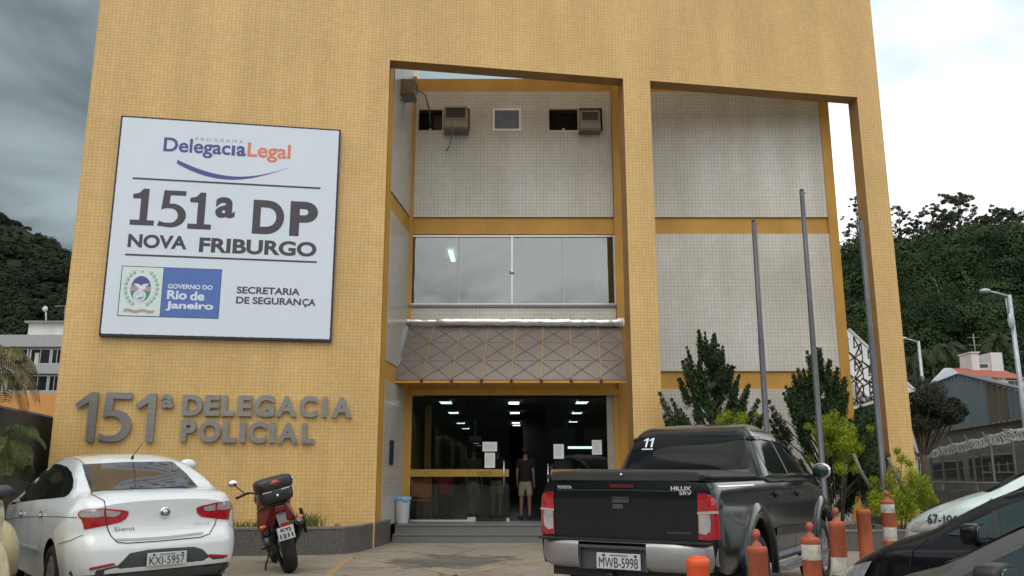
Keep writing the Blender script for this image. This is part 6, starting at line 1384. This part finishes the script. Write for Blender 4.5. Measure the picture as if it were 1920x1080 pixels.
for px in (1893, 1906):
    wd_ = empty('window', parent=hs); p0 = H_(px, 714, DH); q = MB(); q.box(p0.x, p0.x+.4, DH+.12, DH+.18, p0.z-.7, p0.z); o = q.build('pane', M['winglass'], wd_); o.matrix_parent_inverse = Matrix.Translation((-40, -62, 0))
# razor wire fence
fdir = Vector((.25, 1, 0)).normalized(); F0 = Vector((14.7, 24.2, 0)); fe = empty('razor_wire_fence', F0, 0, 'fence of thin posts topped with coiled razor wire before the warehouse', 'fence')
q0 = lambda s_, z: (fdir.x*s_, fdir.y*s_, z*(1-.011*s_))
for k in range(10):
    s_ = k*2.3; q = MB(); q.bar(q0(s_, 0), q0(s_, 2.35), .06); q.bar(q0(s_, 2.35), (fdir.x*s_-.2, fdir.y*s_+.05, 2.7), .05); q.build('post', M['alu_dark'], fe)
q = MB(); pts_ = []; nt_ = 110; Lf = 21
for k in range(nt_*10+1):
    t = k/(nt_*10); a = 2*PI*nt_*t; r_ = .155+.02*math.sin(k*.37); pts_.append((fdir.x*Lf*t+r_*math.cos(a)*fdir.y+.06*math.sin(a*1.03), fdir.y*Lf*t-r_*math.cos(a)*fdir.x, 2.58*(1-.011*Lf*t)+r_*math.sin(a)-.06*math.sin(PI*((t*9) % 1))))
q.tube(pts_, .010, 4, cap=False); q.build('razor_coil', mat('dull galvanised razor wire', (.48, .50, .52), .45, .4), fe, fix=False)
q = MB()
for z in (.5, 1.1, 1.7, 2.25): q.tube([q0(0, z), q0(21, z)], .008, 4)
q.build('wire', M['alu_dark'], fe)
# low railings and clutter in front of the warehouse
rl = empty('railing', (13.2, 23, 0), 0, 'dark tubular railing along the road behind the patrol car', 'railing'); q = MB()
for z in (.75, 1.1): q.tube([(-3.0, 5.5, z+.05), (0, 0, z), (3.4, -1.6, z-.12)], .03, 6)
for k in range(7): t = k/6; q.bar((-3+3.0*t*1.0, 5.5-5.5*t, 0), (-3+3.0*t, 5.5-5.5*t, 1.12), .05)
q.build('rail', M['alu_dark'], rl)
q = MB(); q.box(7.5, 24, 20.8, 21.0, 0, .95) if False else q.add([(9.3, 24, 0), (17.5, 21.5, 0), (17.5, 21.5, .85), (9.3, 24, .95), (9.35, 24.2, 0), (17.55, 21.7, 0), (17.55, 21.7, .85), (9.35, 24.2, .95)], [(0, 1, 2, 3), (4, 7, 6, 5), (3, 2, 6, 7), (0, 3, 7, 4), (1, 5, 6, 2)]); tag(q.build('low_wall', mat('blackened low wall', (.04, .04, .036), .9, vscale=3, var=.4)), 'low dark plaster wall across the street behind the railing', 'wall')
def lamp_post(px, py_b, py_t, D, arm, label, drum=False):
    p = atY(px, py_t, D); t = empty('street_lamp', (p.x, D, 0), 0, label, 'street lamp'); H = p.z; q = MB(); q.tube([(0, 0, 0), (0, 0, H)], [.09, .06], 12); q.build('pole', M['galv'], t)
    q = MB(); q.tube([(0, 0, H-.05), (arm*.5, 0, H+.05), (arm, 0, H+.12)], [.035, .03, .03], 8); q.build('arm', M['galv'], t)
    q = MB(); q.ball((arm*1.18, 0, H+.13), (abs(arm)*.28, .12, .075), 16, 10); q.build('lamp_head', M['galv'], t)
    if drum: q = MB(); q.ball((-.1, -.1, H-.85), (.10, .08, .26), 14, 10); q.tube([(-.12, 0, H-.1), (-.14, -.05, H-.65)], .02, 6); q.build('ballast_box', M['galv'], t)
    return t
lamp_post(1722, 905, 640, 38, -.55, 'slim grey street lamp just right of the yellow pillar')
lamp_post(1892, 870, 553, 26, -.62, 'street lamp with hanging ballast at the right edge', True)
# broad street tree in front of the warehouse
B = (atY(1735, 885, 30).x, 30, 0); t = empty('street_tree', B, 0, 'broad dark street tree left of the blue corrugated gable', 'tree'); q = MB(); q.tube([(0, 0, 0), (0, 0, 1.6), (-.1, 0, 2.6)], [.16, .13, .1], 8); Vs = []
for px, py, rp_ in ((1705, 745, 26), (1725, 720, 20), (1742, 735, 22), (1765, 755, 22), (1785, 770, 18), (1800, 765, 14), (1812, 772, 10), (1700, 775, 24), (1730, 770, 20), (1755, 778, 14), (1782, 785, 13), (1720, 800, 12), (1690, 720, 22), (1790, 752, 8), (1712, 792, 18), (1742, 795, 14), (1700, 810, 14), (1768, 788, 12), (1760, 770, 20), (1735, 755, 24)):
    p = atY(px, py, 30); r_ = rp_*1.25*30/FPX; y = rnd.uniform(-.5, .5); q.tube([(-.05, 0, 1.9), ((p.x-B[0])*.5, y*.5, p.z*.75), (p.x-B[0], y, p.z)], [.07, .04, .02], 5); Vs.append(leaves((p.x-B[0], y, p.z), (r_, r_, r_*.75), int(2300*r_)+60, .085, .5, .45, 0))
q.build('trunk', M['trunk'], t); leaf_obj('crown', Vs, M['olive'], t)
# space-frame canopy behind the right pillar
sf = empty('space_frame_canopy', (9.5, 24, 3), 0, 'lattice space frame canopy with white sheet seen past the right end of the building', 'canopy')
def SFp(px, py, D): p = atY(px, py, D); return (p.x-9.5, D-24, p.z-3)
q = MB(); D0, D1 = 24, 27; tl, tr_, bl = SFp(1591, 617, D0), SFp(1714, 731, D0), SFp(1597, 766, D0)
tl2 = (tl[0], 3, tl[2]); tr2 = (tr_[0], 3, tr_[2]); q.add([tl, tr_, tr2, tl2], [(0, 1, 2, 3)]); q.add([bl, tr_, tr2, (bl[0], 3, bl[2])], [(0, 1, 2, 3)]); q.add([tl2, tr2, (bl[0], 3, bl[2])], [(0, 1, 2)]); q.build('sheet', leaf_mat('milky canopy sheet', (.80, .82, .82), (.84, .85, .84), 1.0, trans=.6), sf)
q = MB(); q.bar(tl, tr_, .07); q.bar(bl, tr_, .07); q.build('edge_frame', M['white_wall'], sf)
q = MB(); V3 = lambda a: Vector(a); L1 = V3(tl); L2 = V3(tr_); L3 = V3(bl)
for k in range(9):
    f = k/9; a = L1.lerp(L2, f); b_ = L3.lerp(L2, f); nrows = 6
    for j in range(nrows):
        g = j/nrows; p1 = a.lerp(b_, g); p2 = (L1.lerp(L2, f+1/9)).lerp(L3.lerp(L2, f+1/9), (j+1)/nrows); p3 = a.lerp(b_, (j+1)/nrows); p4 = L1.lerp(L2, f+1/9).lerp(L3.lerp(L2, f+1/9), g)
        for u, v in ((p1, p2), (p3, p4), (p1, p3)):
            q.bar(u+Vector((0, .15+.5*(j % 2), 0)), v+Vector((0, .55-.4*(k % 2), 0)), .028)
q.build('lattice', mat('rusty brown struts', (.10, .055, .035), .7, var=.3), sf)

# ------------------------------------------------------------------ left background
ab = empty('apartment_building', (-29, 50, 0), 0, 'white apartment block with two window rows behind the palm', 'building'); DA = 50
def AP(px, py, D=DA): return atY(px, py, D)
def ap(q, nm, m, par=None): o = q.build(nm, m, par or ab); o.matrix_parent_inverse = Matrix.Translation((29, -50, 0)); return o
X0, X1 = -36, AP(140, 680).x
Zp = lambda py: AP(60, py).z
q = MB(); q.box(X0, X1, DA, DA+12, 0, Zp(628)); ap(q, 'wall', M['white_wall'])
q = MB(); q.box(AP(18, 680).x, X1+.0, DA+1.5, DA+10, Zp(628), Zp(598)); ap(q, 'penthouse', M['white_wall'])
q = MB(); q.box(AP(14, 680).x, X1+.1, DA+1.2, DA+10.2, Zp(598), Zp(594.5)); ap(q, 'penthouse_roof', M['concrete'])
q = MB(); q.box(X0, X1+.05, DA-.5, DA, Zp(652), Zp(630)); q.box(X0, X1+.05, DA-.5, DA, Zp(702), Zp(684)); q.box(X0, X1+.05, DA-.2, DA, Zp(740), Zp(734)); ap(q, 'parapet_band', mat('pale blue grey band', (.36, .38, .39), .8, var=.08))
q = MB(); q.box(AP(50, 680).x, AP(84, 680).x, DA+3, DA+6, Zp(594), Zp(588)); q.box(AP(54, 680).x, AP(80, 680).x, DA+3.2, DA+5.8, Zp(588), Zp(585.5)); ap(q, 'roof_tank', M['white_wall'])
q = MB(); c_ = AP(84, 579, DA+2); q.lathe([(.0, -.06), (.12, -.03), (.17, .03)], tuple(c_), 'y', 16); q.tube([(c_.x, c_.y+.1, c_.z), (c_.x+.1, c_.y+.2, c_.z-1.0)], .04, 6); ap(q, 'satellite_dish', M['white_wall'])
q = MB(); x_ = AP(60, 680).x; q.tube([(x_, DA+3, Zp(590)), (x_, DA+3, Zp(556))], .03, 5); q.bar((x_-.7, DA+3, Zp(556)), (x_+.5, DA+3, Zp(555)), .05); ap(q, 'aerial', M['alu_dark'])
for row in ((655, 682), (705, 733)):
    for a, b_ in ((0, 11), (20, 51), (58, 94), (98, 116)):
        w2 = empty('window', parent=ab); q = MB(); q.box(AP(a, 680).x, AP(b_, 680).x, DA-.06, DA-.02, Zp(row[1]), Zp(row[0])); ap(q, 'pane', M['winglass'], w2)
        q = MB(); frame(q, AP(a, 680).x-.05, AP(b_, 680).x+.05, Zp(row[1])-.05, Zp(row[0])+.05, DA-.03, .07, .08); q.box(AP((a+b_)/2-.6, 680).x, AP((a+b_)/2+.6, 680).x, DA-.10, DA-.065, Zp(row[1]), Zp(row[0])); ap(q, 'window_frame', M['alu'], w2)
q = MB(); q.box(AP(66, 680).x, AP(74, 680).x, DA-.12, DA-.11, Zp(682), Zp(662)); ap(q, 'curtain', M['white_wall'])
q = MB(); z1 = AP(50, 737, 30).z; q.box(-24, AP(125, 760, 30).x, 30, 30.3, 0, z1); tag(q.build('orange_wall', mat('peach orange wall paint', (.62, .30, .10), .8, var=.08, vscale=.8)), 'peach orange wall behind the dark wall at the left edge', 'wall')
q = MB(); q.add([(-9.0, 17.2, 0), (-9.0, 17.2, 2.42), (-7.3, 9.5, 2.42), (-7.3, 9.5, 0), (-9.2, 17.2, 0), (-9.2, 17.2, 2.42), (-7.5, 9.5, 2.42), (-7.5, 9.5, 0)], [(0, 1, 2, 3), (4, 7, 6, 5), (1, 5, 6, 2), (0, 4, 5, 1), (2, 6, 7, 3)])
q.add([(-9.02, 17.2, 2.42), (-7.25, 9.5, 2.42), (-7.55, 9.5, 2.5), (-9.22, 17.2, 2.5)], [(0, 1, 2, 3)]); tag(q.build('side_wall', mat('sooty dark wall', (.05, .052, .05), .85, vscale=1.2, var=.35)), 'dark stained wall running back beside the left edge of the station', 'wall')
q = MB(); q.box(-9.0, -8.45, 17.2, 17.35, 0, 2.42); tag(q.build('dark_gate', mat('black brown gate', (.022, .018, .018), .6)), 'dark narrow gate between the side wall and the station', 'gate')
# areca palm at the left edge
def areca(px, py, D, L_, n, m, label, droop, seed):
    p = atY(px, py, D); t = empty('areca_palm', (p.x, D, 0), 0, label, 'palm'); H = p.z; q = MB(); g_ = np.random.default_rng(seed)
    for k in range(3): q.tube([(.08*k-.08, 0, 0), (.05*k-.05, 0, H*.6), (0, 0, H)], [.05, .04, .03], 7)
    q.build('trunk', mat('green palm stem', (.16, .16, .06), .6, var=.3), t); Vs = []
    for k in range(n):
        a = 2*PI*k/n+g_.uniform(-.3, .3); el = g_.uniform(.1, 1.2); d = Vector((math.cos(a)*math.cos(el), math.sin(a)*math.cos(el), math.sin(el))); prev = Vector((0, 0, H)); ns_ = 24; L1 = L_*g_.uniform(.8, 1.1)
        for j in range(ns_):
            d = (d+Vector((0, 0, -.085*droop))).normalized(); nxt = prev+d*L1/ns_; sd_2 = d.cross(Vector((0, 0, 1))).normalized(); ll = L1*.30*math.sin(PI*(j+2)/(ns_+3))**.6; w2 = .012
            for sg_ in (-1, 1):
                mid = nxt+sd_2*sg_*ll*.55+d*ll*.35+Vector((0, 0, .02)); tip = nxt+sd_2*sg_*ll*.85+d*ll*.6+Vector((0, 0, -ll*.42)); o_ = d*w2
                Vs.append(np.array([tuple(nxt), tuple(nxt+o_), tuple(mid+o_), tuple(mid-o_)])); Vs.append(np.array([tuple(mid-o_), tuple(mid+o_), tuple(tip+o_*.2), tuple(tip-o_*.2)]))
            Vs.append(np.array([tuple(prev-sd_2*.012), tuple(prev+sd_2*.012), tuple(nxt+sd_2*.01), tuple(nxt-sd_2*.01)])); prev = nxt
    leaf_obj('fronds', [np.concatenate(Vs)], m, t)
areca(-30, 690, 13.2, 1.0, 20, M['frond_dry'], 'palm with dry brown fronds reaching in from the left edge', 1.3, 4)
areca(-5, 835, 12.6, .8, 18, M['frond'], 'green palm fronds low at the left edge behind the white sedan', 1.2, 8)

# ------------------------------------------------------------------ people in the hall
def skin_mesh(name, pts, edges, rad, m, parent=None, sub=2):
    me = bpy.data.meshes.new(name); me.from_pydata(pts, edges, []); o = bpy.data.objects.new(name, me); COL.objects.link(o)
    md = o.modifiers.new('s', 'SKIN'); sk = me.skin_vertices[0].data
    for i, r_ in enumerate(rad): sk[i].radius = r_ if isinstance(r_, tuple) else (r_, r_)
    sk[0].use_root = True; s2 = o.modifiers.new('u', 'SUBSURF'); s2.levels = s2.render_levels = sub
    bpy.context.view_layer.update(); dg = bpy.context.evaluated_depsgraph_get(); me2 = bpy.data.meshes.new_from_object(o.evaluated_get(dg)); o.modifiers.clear(); o.data = me2; me2.materials.clear(); me2.materials.append(m)
    for p in me2.polygons: p.use_smooth = True; p.material_index = 0
    o.parent = parent; return o
M['skin'] = mat('skin', (.28, .15, .10), .6, var=.05); M['hair'] = mat('dark hair', (.015, .011, .009), .7)
def person(loc, rz, label, shirt, trouser, S=1.0, shorts=True, arms=((.205, .02, 1.12), (.21, -.06, .88)), sit=False):
    t = empty('person', loc, rz, label, 'person'); sc_ = lambda P: [tuple(c*S for c in p) for p in P]
    hz = .92; leg = lambda s_: [(s_*.09, 0, .90), (s_*.10, -.01, .50), (s_*.105, .02, .10), (s_*.11, -.10, .03)]
    if sit: leg = lambda s_: [(s_*.09, -.05, .90), (s_*.12, -.48, .92), (s_*.12, -.50, .50), (s_*.12, -.60, .47)]
    (ex, ey, ez), (wx, wy, wz) = arms
    arm = lambda s_: [(s_*.17, 0, 1.40), (s_*ex, ey, ez), (s_*wx, wy, wz), (s_*(wx), wy-.05, wz-.07)]
    P = [(0, 0, .95), (0, 0, 1.15), (0, 0, 1.36), (0, 0, 1.50), (0, -.015, 1.58), (0, -.02, 1.68)]; E_ = [(0, 1), (1, 2), (2, 3), (3, 4), (4, 5)]; Rr = [(.11, .08), (.10, .07), (.105, .07), .045, (.07, .085), (.07, .08)]
    for s_ in (-1, 1):
        b_ = len(P); P += leg(s_); E_ += [(0, b_), (b_, b_+1), (b_+1, b_+2), (b_+2, b_+3)]; Rr += [.085, .055, .036, .035]
        b_ = len(P); P += arm(s_); E_ += [(2, b_), (b_, b_+1), (b_+1, b_+2), (b_+2, b_+3)]; Rr += [.05, .038, .026, .03]
        for k in range(5):                                   # fingers
            hx, hy, hz_ = arm(s_)[3]; P.append((hx+s_*(-.004), hy-.03+.016*k, hz_-.075+.008*abs(k-2))); E_.append((b_+3, len(P)-1)); Rr.append(.009)
    skin_mesh('body', sc_(P), E_, [tuple(x*S for x in r_) if isinstance(r_, tuple) else r_*S for r_ in Rr], M['skin'], t)
    SP = [(0, 0, .84), (0, 0, 1.15), (0, 0, 1.38), (0, 0, 1.48)]; SE = [(0, 1), (1, 2), (2, 3)]; SR = [(.165, .125), (.155, .115), (.175, .12), (.085, .085)]
    for s_ in (-1, 1):
        b_ = len(SP); a = arm(s_); SP += [(s_*.18, 0, 1.40), tuple((Vector(a[0])*.35+Vector(a[1])*.65))]; SE += [(2, b_), (b_, b_+1)]; SR += [.064, .058]
    skin_mesh('shirt', sc_(SP), SE, [tuple(x*S for x in r_) if isinstance(r_, tuple) else r_*S for r_ in SR], shirt, t)
    TP = [(0, 0, .98), (0, 0, .90)]; TE = [(0, 1)]; TR = [(.155, .12), (.155, .12)]
    for s_ in (-1, 1):
        l_ = leg(s_); b_ = len(TP); TP += [tuple(Vector(l_[0])*.6+Vector(l_[1])*.4)]; TE += [(1, b_)]; TR += [.092]
        if shorts: TP.append(tuple(Vector(l_[0])*.05+Vector(l_[1])*.95)); TE.append((b_, b_+1)); TR.append(.088)
        else: TP += [l_[1], tuple(Vector(l_[2])+Vector((0, 0, .02)))]; TE += [(b_, b_+1), (b_+1, b_+2)]; TR += [.07, .055]
    skin_mesh('shorts' if shorts else 'trousers', sc_(TP), TE, [tuple(x*S for x in r_) if isinstance(r_, tuple) else r_*S for r_ in TR], trouser, t)
    q = MB(); q.ball((0, .012*S, 1.655*S), (.088*S, .098*S, .095*S), 18, 12); q.build('hair', M['hair'], t)
    q = MB()
    for s_ in (-1, 1): q.ball((s_*.028*S, -.095*S, 1.635*S), (.010*S, .006*S, .007*S), 10, 6)
    q.build('eyes', M['black'], t)
    for s_ in (-1, 1):
        l_ = leg(s_); q = MB(); rbox(q, (l_[3][0]-.05)*S, (l_[3][0]+.05)*S, (l_[3][1]-.09)*S, (l_[3][1]+.17)*S, (l_[3][2]-.03)*S, (l_[3][2]+.05)*S); q.build('shoe', M['black'], t)
    return t
MS = {k: mat(k, c, .85, var=.15, vscale=5) for k, c in {'black t-shirt': (.010, .010, .012), 'khaki shorts': (.30, .26, .17), 'red shirt': (.55, .02, .025), 'pale blue shirt': (.28, .32, .33), 'olive shirt': (.07, .075, .05), 'dark trousers': (.02, .02, .025)}.items()}
person((.31, 20.35, ZF), PI*.95, 'person in black t-shirt and khaki shorts standing in the open doorway', MS['black t-shirt'], MS['khaki shorts'], .93)
person((-.36, 20.9, ZF), 2.6, 'person in dark shirt and khaki shorts behind the glass leaf handle', MS['black t-shirt'], MS['khaki shorts'], .95)
person((-.95, 21.5, ZF), .4, 'person in olive shirt and khaki shorts standing behind the left glass', MS['olive shirt'], MS['khaki shorts'], .95)
person((-1.68, 21.6, ZF-.42), .2, 'person in red shirt seated behind the left glass', MS['red shirt'], MS['dark trousers'], .95, False, sit=True)
person((1.35, 22.9, ZF-.1), .0, 'person in pale shirt behind the reception counter', MS['pale blue shirt'], MS['dark trousers'], 1.0, False)
def chair(x, y, col, label, rz=0):
    t = empty('chair', (x, y, ZF), rz, label, 'chair', 'waiting chairs inside the hall'); m_ = mat(label[:20], col, .5)
    q = MB(); q.box(-.23, .23, -.22, .22, .42, .46); q.build('seat', m_, t, bevel=.015); q = MB(); q.box(-.23, .23, .2, .24, .50, .92); q.build('backrest', m_, t, bevel=.02)
    for sx in (-1, 1):
        for sy in (-1, 1): q = MB(); q.bar((sx*.2, sy*.19, 0), (sx*.2, sy*.19, .44 if sy < 0 else .88), .025); q.build('leg', M['alu_dark'], t)
chair(-2.02, 19.8, (.75, .22, .05), 'orange waiting chair close behind the left glass pane', PI)
chair(-1.68, 21.85, (.035, .035, .04), 'dark waiting chair under the person in red')
